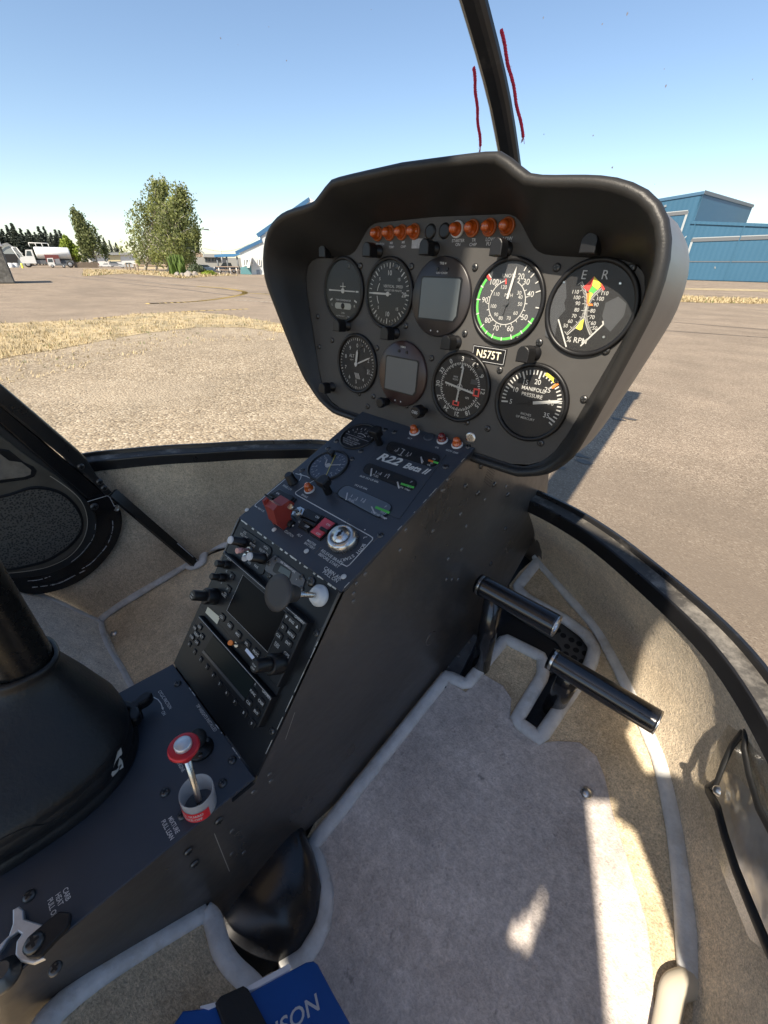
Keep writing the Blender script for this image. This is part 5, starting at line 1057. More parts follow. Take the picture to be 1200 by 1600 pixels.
# ---- windscreen bow, panes, yarn
bowp = [V((0, .745, -.40)), V((0, .75, -.2)), V((0, .715, .02)), V((0, .635, .15)), V((0, .535, .243)), V((0, .36, .37)), V((0, .12, .49)), V((0, -.10, .55))]
bow_s = resample(spline(bowp, 8), 50)
def bowat(f): return bow_s[int(f*(len(bow_s)-1))]
mb = MB(); n_ = len(bow_s)
def bowprof(k, dx, dn):
    out = []
    for i, p in enumerate(bow_s):
        tt = bow_s[min(i+1, n_-1)]-bow_s[max(i-1, 0)]; nv = V((0, tt.z, -tt.y)).normalized(); nv = -nv if nv.y < 0 else nv
        out.append(p+V((dx, 0, 0))+nv*dn)
    return out
pr = [(-.0215, .000), (-.0215, -.005), (-.017, -.010), (-.012, -.013), (.001, -.013), (.005, -.010), (.0075, -.005), (.0075, .000), (-.0215, .000)]
mb.grid([bowprof(0, dx, dn) for dx, dn in pr], GLZ, smooth=False)
mb.build('centre_post', None, 'thick black windscreen centre post rising behind the panel hood', 'windscreen post', fix=True)
BP = Fr((0, .605, .185), (1, 0, 0), bow_s[33]-bow_s[27]); 
BP = Fr(hitp(780, 150, (0, 0, 0), V((1, 0, 0))), (1, 0, 0), V((0, -.07, .095))); oB = on_(BP)
def yarn(pts, label):
    P = [BP.p(*oB(p, -.03), -.03) for p in pts]; P = resample(spline(P, 6), 40); mb = MB(); YM = mats_yarn
    P = resample(P, 150); sg_ = random.Random(len(label))
    for ph in (0, 2.1, 4.2): mb.tube([p+BP.u*(.0009*cos(i*.55+ph)+.0007*sin(i*.11))-BP.n*(.0009*sin(i*.55+ph)) for i, p in enumerate(P)], [.0013*(.8+.4*sg_.random()) for _ in P], YM, 5)
    e_ = P[-1]
    for k in range(9): mb.tube([e_, e_+BP.u*sg_.uniform(-.003, .003)-V((0, 0, sg_.uniform(.003, .009)))], .00035, YM, 4)
    for k in range(40):
        q_ = P[sg_.randrange(150)]; mb.tube([q_, q_+BP.u*sg_.uniform(-.0035, .0035)+V((0, 0, sg_.uniform(-.002, .002)))], .0002, YM, 3)
    mb.build('yaw_string', None, label, 'yarn string', 'red yarn strings')
mats_yarn = mat('red_wool', (.60, .035, .085), .9, bump=.5, bscale=900)
yarn([(740, 105), (744, 150), (747, 190), (751, 228)], 'thin red yarn tuft hanging left of the centre post'); yarn([(783, 46), (792, 90), (801, 130), (810, 175), (818, 214)], 'long red yarn tuft hanging right of the centre post')
CLR = bpy.data.materials.new('clear_acrylic'); CLR.use_nodes = True; N = CLR.node_tree.nodes; N.remove(N['Principled BSDF']); tr_ = N.new('ShaderNodeBsdfTransparent'); tr_.inputs[0].default_value = (.985, .99, .99, 1); CLR.node_tree.links.new(tr_.outputs[0], N['Material Output'].inputs[0])
SPECK = mat('bug_specks', (.13, .14, .18), .9)
random.seed(11)
for sg, rl, lab in ((1, railR, 'clear right windscreen pane with tiny bug specks over the blue hangar'), (-1, railL, 'clear left windscreen pane with tiny bug specks over the trees')):
    t = thing('windscreen', lab, 'windscreen', rl[20], 'windscreen panes')
    bot = resample(rl, 21); e = bot[-1]
    side = resample(spline([e, V((e.x*.99, e.y-.10, -.22)), V((sg*.655, -.14, .05)), V((sg*.62, -.24, .28)), V((sg*.56, -.32, .43))], 6), 21)
    top = resample(spline([V((0, -.10, .55)), V((sg*.33, -.147, .525)), V((sg*.56, -.32, .43))], 6), 21); bw = resample(bow_s, 21)
    bot[0] = bw[0]; rows = []
    for i in range(21):
        v = i/20; row = []
        for j in range(21):
            u = j/20; p = (1-v)*bot[j]+v*top[j]+(1-u)*bw[i]+u*side[i]-((1-u)*(1-v)*bot[0]+u*(1-v)*bot[20]+(1-u)*v*top[0]+u*v*top[20])
            row.append(p+V((sg*.06, .10, .05))*sin(pi*u)*sin(pi*v))
        rows.append(row)
    mb = MB(); mb.grid(rows, CLR); mb.build('pane', t)
    bv = BVHTree.FromPolygons(mb.v, mb.f); mb = MB()
    spots = ((580, 15), (372, 70), (448, 95), (345, 60), (150, 330), (420, 42)) if sg < 0 else ((941, 38), (849, 28), (1040, 135), (1176, 124), (927, 212), (850, 210), (957, 262), (1023, 288), (1038, 108), (822, 268), (980, 22))
    for px in spots:
        P = cast(bv, px, 0)
        if P is None: continue
        d = ray(*px); fr = Fr(P, d.cross(V((0, 0, 1))), V((0, 0, 1))); s_ = random.uniform(.0003, .0009)
        mb.poly(fr, [(s_*(1.3 if k % 2 else .6)*cos(k*.9)*random.uniform(.6, 1.6), s_*(1.2 if k % 3 else .7)*sin(k*.9)*1.4) for k in range(7)], 0, SPECK)
    mb.build('bug_speck', t)
# ---- behind and above the camera: roof and added bar shaped to shade the cabin; rotor blade
INT = mat('headliner', (.82, .80, .76), .9); t = thing('cabin_roof', 'white cabin roof above the seats', 'roof', (0, -.5, .5))  # underside whitened to bounce light; outline shaped for its shadows
rows = []
for i in range(129):
    u = -1+i/64; fx = abs(u); x_ = .62*u; yf = (.06 if x_ < .02 else .06-.17*min(1, (x_-.02)/.035) if x_ < .055 else -.11-.14*(x_-.055)**.8)-.24*max(0, fx-.86)/.14; row = []
    for k in range(81):
        y = yf-(yf+1.15)*k/80; w = .62+.12*max(0, min(1, (-.64-y)/.24))+.07*max(0, 1-abs(y+.555)/.075); row.append(V((w*u, y, .55-.09*fx**2.4+.03*sin(pi*k/80))))
    rows.append(row)
mb = MB(); mb.grid(rows, INT); mb.grid([[p+V((0, 0, .02)) for p in r] for r in rows], SHELL)
def slot(f):  # opening cut in the roof to let a small sun patch through
    p = sum((mb.v[q_] for q_ in f), V())/len(f); w_ = .003+.011*max(0, min(1, (-.80-p.y)/.10)); return -.905 < p.y < -.80 and abs(p.x-(.634+.05*(-.80-p.y))) < w_
keep = [i for i, f in enumerate(mb.f) if not slot(f)]; mb.f = [mb.f[i] for i in keep]; mb.m = [mb.m[i] for i in keep]; mb.sm = [mb.sm[i] for i in keep]
mb.build('roof_skin', t)
DR = Fr((.665, 0, 0), (0, 1, 0), (0, 0, 1)); t = thing('added_shade_frame', 'sloping front frame of the open right door', 'door frame', DR.p(.15, -.38))  # unseen bar added to shade the gap between two sun patches
mb = MB(); mb.slab(DR, [(-.64, .50), (-.50, .35), (-.34, .12), (-.20, -.10), (-.02, -.40), (.16, -.40), (-.06, -.02), (-.26, .24), (-.44, .40), (-.58, .52)], -.01, .01, GLZ); mb.build('frame_bar', t)
hd = V((SUND.x, SUND.y, 0)).normalized(); off = 2.65/tan(R(SUN_EL))
A = V((-.45, 2.75, 0))+hd*off; B = V((-.855, 5.53, 0))+hd*off; d = (B-A).normalized(); hub = A-d*(3.9-(B-A).length); RB = Fr(V((hub.x, hub.y, 1.40)), d, V((-d.y, d.x, 0))); Lb = (B-hub).length
t = thing('rotor_blade', 'main rotor blade parked above the nose', 'rotor blade', RB.p(0, 0)); mb = MB(); mb.slab(RB, [(-.3, -.095), (Lb-.35, -.095), (Lb-.34, -.115), (Lb-.12, -.115), (Lb-.10, -.10), (Lb, -.12), (Lb, .10), (-.3, .10)], -.01, .01, SHELL); mb.build('blade_skin', t)
# ---- the blue book with its elastic strap
BKF = Fr(V((.26, -.085, -.575)), V((1, .30, -.04)), V((-.30, 1, -.55))); oK = on_(BKF)
BLUE = mat('blue_book_cover', (.012, .075, .30), .35, var=.06, vscale=20, bump=.08, bscale=500); PAGE = mat('paper_edge', (.75, .75, .78), .8)
t = thing('book', 'blue covered manual closed with a black elastic strap, lower edge of photo', 'book', BKF.p(*oK((420, 1590))))
bt = .013; q1 = [(272, 1598), (286, 1578), (340, 1571), (388, 1551), (478, 1502), (490, 1500), (497, 1505), (520, 1548), (552, 1605), (600, 1720), (250, 1720)]
mb = MB(); mb.slab(BKF, [oK(p, bt) for p in q1], 0, bt, BLUE, bev=.002); bk = mb.build('cover', t)
mb = MB(); mb.slab(BKF, [oK(p, bt*.8) for p in ((386, 1553), (384, 1547), (449, 1511), (454, 1514), (452, 1519), (400, 1548))], bt*.2, bt+.0012, PAGE); mb.slab(BKF, [oK(p, bt*.8) for p in ((312, 1577), (338, 1570), (342, 1574), (325, 1582))], bt*.2, bt+.001, PAGE); mb.build('pages', t)
mb = MB(); mb.slab(BKF, [oK(p, bt+.003) for p in ((337, 1566), (345, 1556), (380, 1540), (388, 1545), (420, 1605), (470, 1720), (390, 1720))], bt-.001, bt+.0035, RUB, bev=.001); mb.build('strap', t)
mb = MB(); p0 = oK((420, 1612), bt); p1 = oK((497, 1556), bt); rot = atan2(p1[1]-p0[1], p1[0]-p0[0]); h = .0125
vs, fs = text_mesh('ROBINSON', .012); k = h/.7; xm = max(v.x for v in vs); e = oK((497, 1566), bt)
mb.add([BKF.p(e[0]+k*((x-xm)*1.12+y*.22)*cos(rot)-k*y*sin(rot), e[1]+k*((x-xm)*1.12+y*.22)*sin(rot)+k*y*cos(rot), bt+.0004) for x, y, _ in vs], fs, OFFW); mb.build('lettering', bk)
# ================================================================ outside
GZ = -1.25; GF = Fr((0, 0, GZ), (1, 0, 0), (0, 1, 0)); oGr = on_(GF)
gp = lambda px, z=0: GF.p(*oGr(px), z)
def stone(name, cols, sc, bump, fine, patch=None, rough=.9):
    m = bpy.data.materials.new(name); m.use_nodes = True; t = m.node_tree; N = t.nodes; L = t.links; b = N['Principled BSDF']; b.inputs['Roughness'].default_value = rough; b.inputs['Specular IOR Level'].default_value = .25
    tc = N.new('ShaderNodeTexCoord'); v = N.new('ShaderNodeTexVoronoi'); v.inputs['Scale'].default_value = sc; L.new(tc.outputs['Object'], v.inputs['Vector'])
    sp = N.new('ShaderNodeSeparateColor'); L.new(v.outputs['Color'], sp.inputs[0]); r = N.new('ShaderNodeValToRGB'); L.new(sp.outputs[0], r.inputs[0])
    e = r.color_ramp.elements; e[0].color = (*cols[0], 1); e[1].color = (*cols[-1], 1); e[1].position = 1
    for i, c in enumerate(cols[1:-1]): k = e.new((i+1)/(len(cols)-1)); k.color = (*c, 1)
    n = N.new('ShaderNodeTexNoise'); n.inputs['Scale'].default_value = fine; n.inputs['Detail'].default_value = 8; n.inputs['Roughness'].default_value = .7; L.new(tc.outputs['Object'], n.inputs['Vector'])
    mr = N.new('ShaderNodeMapRange'); mr.inputs[1].default_value = .3; mr.inputs[2].default_value = .7; mr.inputs[3].default_value = .78; mr.inputs[4].default_value = 1.2; L.new(n.outputs['Fac'], mr.inputs[0])
    mx = N.new('ShaderNodeMix'); mx.data_type = 'RGBA'; mx.blend_type = 'MULTIPLY'; mx.inputs[0].default_value = 1; L.new(r.outputs[0], mx.inputs[6]); L.new(mr.outputs[0], mx.inputs[7]); src = mx.outputs[2]
    if patch:
        mp = N.new('ShaderNodeMapping'); mp.inputs['Scale'].default_value = patch[1]; L.new(tc.outputs['Object'], mp.inputs[0]); n2 = N.new('ShaderNodeTexNoise'); n2.inputs['Scale'].default_value = 1; n2.inputs['Detail'].default_value = 5; n2.inputs['Roughness'].default_value = .6; L.new(mp.outputs[0], n2.inputs['Vector'])
        m2 = N.new('ShaderNodeMapRange'); m2.inputs[1].default_value = patch[2]; m2.inputs[2].default_value = patch[3]; L.new(n2.outputs['Fac'], m2.inputs[0]); x2 = N.new('ShaderNodeMix'); x2.data_type = 'RGBA'; L.new(m2.outputs[0], x2.inputs[0]); L.new(src, x2.inputs[6]); x2.inputs[7].default_value = (*patch[0], 1); src = x2.outputs[2]
    L.new(src, b.inputs['Base Color'])
    bp = N.new('ShaderNodeBump'); bp.inputs['Strength'].default_value = bump; bp.inputs['Distance'].default_value = .5/sc; bp.invert = True; L.new(v.outputs['Distance'], bp.inputs['Height']); L.new(bp.outputs[0], b.inputs['Normal']); return m
ASPH = stone('asphalt', [(.11, .085, .062), (.195, .153, .114), (.228, .18, .133), (.237, .188, .138), (.265, .212, .156), (.41, .35, .27)], 130, .5, .9, ((.155, .124, .094), (.05, .28, 1), .54, .74))
GRAV = stone('gravel', [(.14, .108, .075), (.25, .198, .135), (.30, .243, .168), (.22, .180, .130), (.345, .284, .20), (.43, .37, .28)], 44, .9, .8, ((.36, .30, .22), (.5, .5, 1), .5, .75))
mb = MB(); rr = [0, 3, 8, 20, 60, 200, 700, 2500]; rows = [[V((r_*cos(2*pi*k/48), r_*sin(2*pi*k/48), GZ)) for k in range(49)] for r_ in rr]; mb.grid(rows[1:], ASPH); mb.f.append(tuple(range(48))); mb.m.append(0); mb.sm.append(False)
mb.build('ground', kind='structure', fix=True)
gpts = [oGr(p) for p in ((-400, 530), (-150, 520), (0, 515), (90, 506), (150, 500), (260, 495), (350, 497), (450, 508), (520, 516))]+[(-2.2, 5.0), (-1.5, 3.8), (-1.05, 2.2), (-1.05, -3), (-14, -6)]
mb = MB(); mb.poly(GF, gpts[::-1], .006, GRAV); mb.build('gravel_path', kind='structure')
STRAW = mat('straw_ground', (.36, .285, .165), .95, var=.45, vscale=3, bump=.6, bscale=30, dirt=(.24, .20, .12), dscale=2, dcut=(.5, .62))
bandpx = [(-200, 512), (0, 506), (150, 500), (215, 491), (300, 488), (350, 492), (400, 500), (450, 508), (450, 522), (380, 512), (310, 512), (230, 521), (160, 533), (90, 547), (30, 556), (0, 562), (-200, 590)]
mb = MB(); mb.poly(GF, [oGr(p) for p in bandpx][::-1], .011, STRAW); mb.build('dry_grass_strip', kind='structure')
far1 = [(1030, 461), (1062, 462), (1110, 466), (1160, 467), (1210, 469), (1300, 472), (1300, 480), (1200, 475), (1120, 474), (1062, 472), (1030, 471)]
far2 = [(1030, 450), (1070, 450.5), (1130, 451), (1210, 453), (1300, 456), (1300, 459), (1200, 456), (1120, 454), (1060, 452.5), (1030, 452)]
for f_ in (far1, far2): mb = MB(); mb.poly(GF, [oGr(p) for p in f_][::-1], .01, STRAW); mb.build('dry_grass_strip', kind='structure')
kerb = [(130, 432), (200, 427.5), (240, 431), (290, 435.5), (330, 432), (375, 430.5), (340, 428.5), (290, 427), (240, 424), (200, 421), (130, 421)]
mb = MB(); mb.poly(GF, [oGr(p) for p in kerb][::-1], .02, STRAW); mb.build('dry_grass_strip', kind='structure')
BLADE = mat('dry_grass', (.43, .345, .20), .9, var=.3, vscale=1.5); BLADEG = mat('green_weed', (.12, .15, .05), .9)
random.seed(21)
def inpoly(p, P):
    c = False
    for i in range(len(P)):
        a, b = P[i-1], P[i]
        if (a[1] > p[1]) != (b[1] > p[1]) and p[0] < (b[0]-a[0])*(p[1]-a[1])/(b[1]-a[1])+a[0]: c = not c
    return c
def tufts(poly, n, hmin, hmax, nm, w=.006, edge=.0):
    P = [oGr(p) for p in poly]; xs = [p[0] for p in P]; ys = [p[1] for p in P]; mb = MB(); k = 0; tries = 0
    while k < n and tries < n*60:
        tries += 1; pp = (random.uniform(min(poly, key=lambda q: q[0])[0], max(poly, key=lambda q: q[0])[0]), random.uniform(min(q[1] for q in poly), max(q[1] for q in poly)+edge))
        if not inpoly(pp, poly): continue
        q = oGr(pp)
        if math.hypot(*q) > 120: continue
        k += 1; m = BLADEG if random.random() < .05 else BLADE; clump = random.random()
        for _ in range(random.randint(3, 7)):
            g = random.uniform(0, 2*pi); h = random.uniform(hmin, hmax)*(1 if clump > .3 else .5); dx, dy = cos(g), sin(g); x = q[0]+random.gauss(0, .04); y = q[1]+random.gauss(0, .04); l = random.uniform(.2, 1.1)*h
            mb.add([(x-dy*w, y+dx*w, GZ+.01), (x+dy*w, y-dx*w, GZ+.01), (x+dx*l, y+dy*l, GZ+h)], [(0, 1, 2)], m)
    return mb.build(nm, kind='stuff')
tufts(bandpx, 3000, .03, .09, 'dry_grass', edge=8); tufts([(-200, 590), (0, 545), (90, 535), (230, 515), (440, 515), (470, 530), (300, 540), (120, 580), (-200, 640)], 420, .02, .06, 'dry_grass'); tufts(far1, 1500, .04, .14, 'dry_grass', w=.02); tufts(kerb, 900, .08, .25, 'dry_grass', w=.04)
YL = mat('faded_yellow_paint', (.62, .45, .14), .8, var=.3, vscale=4, dirt=(.26, .21, .15), dscale=5, dcut=(.56, .7)); WL_ = mat('faded_white_paint', (.50, .44, .36), .8, var=.3, vscale=4, dirt=(.2, .17, .13), dscale=3, dcut=(.5, .65))
def paint(px, w, m):
    P = spline([gp(p, .004) for p in px], 8); mb = MB(); mb.line(GF, [(p.x, p.y) for p in P], w, m, .0045); return mb.build('road_marking', kind='structure')
paint([(232, 474.5), (300, 471.5), (345, 466.5), (375, 461), (383, 457.5), (376, 454.5), (350, 450.5), (310, 447.5)], .26, YL); paint([(383, 457.5), (420, 460), (470, 463)], .12, YL)
paint([(148, 497.5), (230, 491.5), (300, 486.5), (386, 483)], .10, YL); paint([(228, 441.5), (250, 443), (285, 445)], .16, WL_); paint([(136, 425.5), (148, 426.5)], .3, WL_); paint([(112, 423.5), (122, 423.8)], .3, WL_)
paint([(368, 469), (425, 472)], .1, WL_)
mb = MB()
for x, y in ((905, 712), (912, 722), (965, 655), (985, 655), (830+40, 700+30)):
    c_ = oGr((x, y)); mb.poly(GF, [(c_[0]+.09*cos(k*.8)*random.uniform(.5, 1.2), c_[1]+.035*sin(k*.8)*random.uniform(.5, 1.3)) for k in range(8)], .0042, mat('oil_stain', (.075, .065, .055), .6))
mb.build('oil_stain', kind='structure')
random.seed(77); SEAL = mat('crack_sealant', (.075, .062, .052), .7); TYM = mat('tyre_rubber_mark', (.15, .122, .096), .9)
def wander(p, q, n, amp): return [(p[0]+(q[0]-p[0])*i/n+random.gauss(0, amp), p[1]+(q[1]-p[1])*i/n+random.gauss(0, amp)) for i in range(n+1)]
for p, q in (((-60, 9), (-12, 13)), ((-70, 14), (-15, 21)), ((-40, 8), (-18, 40)), ((-14, 9), (30, 20)), ((-3, 14), (40, 17)), ((4, 9), (-2, 40)), ((-25, 18), (-6, 44)), ((-5, 30), (60, 34))):
    mb = MB(); mb.line(GF, wander(p, q, 26, .10), .05, SEAL, .0042); mb.build('pavement_crack', kind='structure')
for x0, y0, x1, y1 in ((-50, 10.5, -16, 10.0), (-50, 12.2, -16, 11.8), (-60, 17, -14, 15)):
    mb = MB(); mb.line(GF, wander((x0, y0), (x1, y1), 14, .05), .22, TYM, .0036); mb.build('tyre_mark', kind='structure')
# ---------------------------------------------------------------- blue hangar
HB0 = gp((1060, 437.2)); hu = V((.9916, -.129, 0))
HFp = Fr(HB0, hu, (0, 0, 1)); oH = on_(HFp); h_ = lambda *p: [oH(CH(*q_)) for q_ in p]
def corr(name, col, sc=2.2, rough=.5):
    m = mat(name, col, rough, var=.06, vscale=.15); t = m.node_tree; N = t.nodes; L = t.links; b = N['Principled BSDF']; tc = N.new('ShaderNodeTexCoord'); w = N.new('ShaderNodeTexWave'); w.inputs['Scale'].default_value = sc
    mp = N.new('ShaderNodeMapping'); mp.inputs['Rotation'].default_value = (0, 0, -atan2(hu.y, hu.x)); L.new(tc.outputs['Object'], mp.inputs[0]); L.new(mp.outputs[0], w.inputs['Vector']); bp = N.new('ShaderNodeBump'); bp.inputs['Strength'].default_value = .28; bp.inputs['Distance'].default_value = .04; L.new(w.outputs['Fac'], bp.inputs['Height']); L.new(bp.outputs[0], b.inputs['Normal']); return m
HBLUE = corr('blue_cladding', (.034, .108, .180), .6); HTRIM = mat('hangar_trim', (.34, .37, .38), .5); HDARK = mat('hangar_flashing', (.12, .13, .14), .5); HROOF = mat('hangar_roof', (.05, .12, .20), .5)
hang = thing('hangar', 'large blue metal hangar with big white edged doors beyond the tarmac', 'hangar', HB0)
g0 = -.3; wl = h_((200, 195), (650, 120)); x_l = wl[0][0]-9; slope = (wl[1][1]-wl[0][1])/(wl[1][0]-wl[0][0]); topl = wl[0][1]-9*slope
an = h_((560, 368), (1200, 392)); xr = an[1][0]+14; sl_ = (an[1][1]-an[0][1])/(an[1][0]-an[0][0])
mb = MB(); mb.slab(HFp, [(x_l, g0), (an[0][0], g0), (an[0][0], an[0][1]), (wl[1][0], wl[1][1]), (x_l, topl)], -.25, 0, HBLUE); mb.build('wall', hang)
mb = MB(); mb.slab(HFp, [(an[0][0]+.002, g0), (xr, g0), (xr, an[1][1]+14*sl_), (an[0][0]+.002, an[0][1])], -.25, -.001, HBLUE); an_w = mb.build('annex_wall', hang)
mb = MB(); mb.line(HFp, [(an[0][0]-.1, an[0][1]), (xr, an[1][1]+14*sl_)], .28, HBLUE, .12); mb.build('eave', hang)
# side wall of the tall part, running back from the front corner
Ct = HFp.p(*wl[1]); sd = Fr(Ct, -HFp.n, (0, 0, 1)); oSd = on_(sd)
far_t = oSd(CH(1068, 238)); bot_z = an[0][1]-wl[1][1]
mb = MB(); mb.slab(sd, [(0, bot_z-4), (far_t[0], bot_z-4), (far_t[0], far_t[1]), (0, 0)], -.2, 0, HBLUE); mb.build('side_wall', hang)
mb = MB(); mb.add([HFp.p(x_l, topl), Ct, sd.p(*far_t), HFp.p(x_l, topl, -far_t[0])+V((0, 0, far_t[1]))], [(0, 1, 2, 3)], HROOF)
mb.line(sd, [(0, .1), (far_t[0], far_t[1]+.1)], .35, HDARK, .1); mb.line(HFp, [(x_l, topl+.05), (wl[1][0], wl[1][1]+.05)], .3, HROOF, .1); mb.build('roof', hang)
mb = MB(); mb.add([HFp.p(an[0][0], an[0][1]-.02), HFp.p(xr, an[1][1]+14*sl_-.02), HFp.p(xr, an[1][1]+14*sl_+.3, -14), HFp.p(an[0][0], an[0][1]+.3, -14)], [(0, 1, 2, 3)], HROOF); mb.build('annex_roof', hang)
def hdoor(tl, tr, br, bl, lines):
    mb = MB(); P = h_(tl, tr, br, bl); mb.slab(HFp, P, .0, .06, HBLUE); d_ = mb.build('door', hang)
    mb = MB(); mb.line(HFp, [P[0], P[1]], .34, HDARK, .13); mb.line(HFp, [(P[0][0], P[0][1]+.2), (P[1][0], P[1][1]+.2)], .08, HTRIM, .14)
    for a_, b_ in lines: mb.line(HFp, h_(a_, b_), .24, HTRIM, .12)
    mb.build('frame', d_)
hdoor((40, 330), (515, 285), (345, 790), (-40, 800), [((515, 285), (345, 795))])
hdoor((558, 520), (1700, 478), (1700, 890), (447, 853), [((557, 525), (447, 852))])
mb = MB(); mb.line(HFp, h_((505, 702), (1700, 704)), .10, HDARK, .1); mb.build('door_seam', hang)
GUT = mat('gutter_grey', (.20, .23, .25), .5)
for x_, y_ in ((585, 380), (1010, 388)): mb = MB(); mb.line(HFp, [oH(CH(x_, y_)), (oH(CH(x_, y_))[0], 0.1)], .10, HBLUE, .16); mb.build('downpipe', hang)
for q_ in (((318, 222), (336, 218), (336, 236), (318, 240)), ((745, 745), (757, 745), (757, 762), (745, 762)), ((395, 822), (408, 822), (408, 838), (395, 838))): mb = MB(); mb.slab(HFp, h_(*q_), .0, .10, GUT); mb.build('vent', hang)
mb = MB(); bx = h_((478, 515), (500, 508), (496, 528), (474, 532)); mb.slab(HFp, bx, 0, .5, HDARK); mb.line(HFp, h_((490, 508), (512, 488)), .1, HTRIM, .3); mb.build('wall_light', hang)
t = thing('parked_aeroplane', 'white wing tip of a light aeroplane parked before the tall hangar door', 'aeroplane', HFp.p(*oH(CH(340, 700)), 2))
Aw = Fr(HFp.o+HFp.n*4, HFp.u, (0, 0, 1)); oA = on_(Aw); mb = MB(); mb.slab(Aw, [oA(CH(*p)) for p in ((200, 566), (402, 568), (406, 574), (380, 584), (200, 586))], -.6, .6, WHITE, bev=.06); mb.build('wing', t)
mb = MB(); mb.tube([Aw.p(*oA(CH(398, 578))), Aw.p(*oA(CH(300, 615)))], .05, HDARK, 8); mb.tube([Aw.p(*oA(CH(315, 590))), Aw.p(*oA(CH(348, 520)))], .05, HTRIM, 8); mb.build('strut', t)
mb = MB(); mb.tube([Aw.p(*oA(CH(240, 640))), Aw.p(*oA(CH(140, 640)))], [.35, .6], WHITE, 12); mb.tube([Aw.p(*oA(CH(200, 660))), Aw.p(oA(CH(200, 660))[0], .1)], .08, HDARK, 8); mb.build('body', t)
# ---------------------------------------------------------------- buildings on the left
def facing(px, dx=60):      # vertical plane through a ground point, square to the line of sight
    P = gp(px); d = V((P.x-EYE.x, P.y-EYE.y, 0)).normalized(); return Fr(P, V((d.y, -d.x, 0)), (0, 0, 1))
WHW = mat('white_cladding', (.60, .62, .60), .6, var=.06, vscale=.5); BTR = mat('blue_trim', (.04, .12, .24), .5); TEAL = mat('teal_cladding', (.10, .24, .26), .6); WIN = mat('window_glass', (.06, .08, .09), .15); CRM = mat('cream_wall', (.62, .52, .34), .8); BRN = mat('brown_wall', (.36, .27, .20), .8); GREYR = mat('grey_roof', (.30, .31, .31), .6); DK = mat('dark_opening', (.03, .03, .03), .9); WHR = mat('white_roof', (.72, .72, .70), .6)
WB = facing((388, 429)); oW = on_(WB); w_ = lambda *p: [oW(BGM(*q_)) for q_ in p]; wc = lambda *p: [oW(C1(*q_)) for q_ in p]
t = thing('white_hangar', 'white metal building with blue roof edges showing left of the panel hood', 'building', WB.p(0, 0))
low = w_((640, 815), (925, 665)); up_ = wc((20, 430), (195, 297), (275, 243), (330, 262), (520, 400)); gz = 0
mb = MB(); mb.slab(WB, [(w_((645, 0))[0][0] if 0 else low[0][0], gz), (up_[4][0]+6, gz), (up_[4][0]+6, up_[4][1]-1), up_[4], up_[2], up_[1], (low[1][0], up_[0][1]), low[1], low[0]], -9, 0, WHW); mb.build('wall', t)
mb = MB(); mb.line(WB, w_((595, 812), (925, 655)), .32, BTR, .12); mb.line(WB, w_((902, 580), (960, 545)), .32, BTR, .12); mb.line(WB, wc((10, 425), (275, 240)), .38, BTR, .14); mb.line(WB, wc((275, 240), (520, 395)), .3, WHR, .14); mb.line(WB, w_((918, 590), (922, 660)), .12, BTR, .1); mb.build('roof_trim', t)
mb = MB(); mb.slab(WB, w_((648, 1010), (790, 985), (800, 1105), (650, 1100)), 0, .05, TEAL); mb.build('lower_cladding', t)
for q_ in (((690, 905), (712, 903), (716, 985), (694, 988)), ((722, 902), (760, 898), (742, 985), (722, 985)), ((862, 900), (882, 900), (886, 985), (868, 988)), ((892, 900), (915, 902), (918, 985), (895, 985)), ((795, 890), (812, 895), (820, 975), (800, 965))):
    mb = MB(); P = w_(*q_); mb.slab(WB, P, 0, .07, WIN); wn = mb.build('window', t); mb = MB(); mb.line(WB, P+P[:1], .09, WHR, .09); mb.build('frame', wn)
mb = MB(); mb.slab(WB, w_((735, 1010), (800, 865), (770, 1015)), .05, .9, WHR); mb.build('awning', t)
t = thing('canopy', 'long thin blue canopy roof joining the white building', 'canopy', WB.p(*w_((480, 1080))[0], 3)); mb = MB(); CF = Fr(WB.o+WB.n*-4, WB.u, (0, 0, 1)); oC = on_(CF); mb.slab(CF, [oC(BGM(*p)) for p in ((300, 842), (410, 830), (560, 828), (640, 822), (800, 786), (640, 838), (560, 866), (430, 868), (300, 872))], -2.5, .3, mat('canopy_blue', (.05, .17, .33), .5)); mb.build('roof', t)
mb = MB()
for x in (330, 460, 600): a_ = oC(BGM(x, 862)); mb.tube([CF.p(a_[0], a_[1]), CF.p(a_[0], .0)], .1, HDARK, 8)
mb.build('post', t)
GB = facing((325, 423)); oB2 = on_(GB); t = thing('low_building', 'low grey building with ribbon windows behind the parked pickup', 'building', GB.p(0, 0)); GB2 = Fr(GB.o-GB.n*14, GB.u, (0, 0, 1)); oB2 = on_(GB2); b2 = lambda *p: [oB2(BGM(*q_)) for q_ in p]
P = b2((165, 870), (420, 880)); mb = MB(); mb.slab(GB2, [(P[0][0]-3, 0), (P[1][0]+4, 0), (P[1][0]+4, P[1][1]), (P[0][0]-3, P[0][1])], -8, 0, mat('grey_wall', (.30, .30, .28), .8)); mb.build('wall', t)
mb = MB(); mb.slab(GB2, b2((150, 828), (420, 832), (420, 878), (150, 872)), -8, .5, GREYR); mb.build('roof', t)
for x in (175, 220, 265, 310, 355): mb = MB(); mb.slab(GB2, b2((x, 885), (x+26, 885), (x+26, 930), (x, 930)), 0, .1, WIN); mb.build('window', t)
CB = facing((250, 421.2)); CB = Fr(CB.o-CB.n*9, CB.u, (0, 0, 1)); oCB = on_(CB); cb = lambda *p: [oCB(BGT(*q_)) for q_ in p]; t = thing('cream_building', 'long cream walled building behind the birch trunks', 'building', CB.p(0, 0))
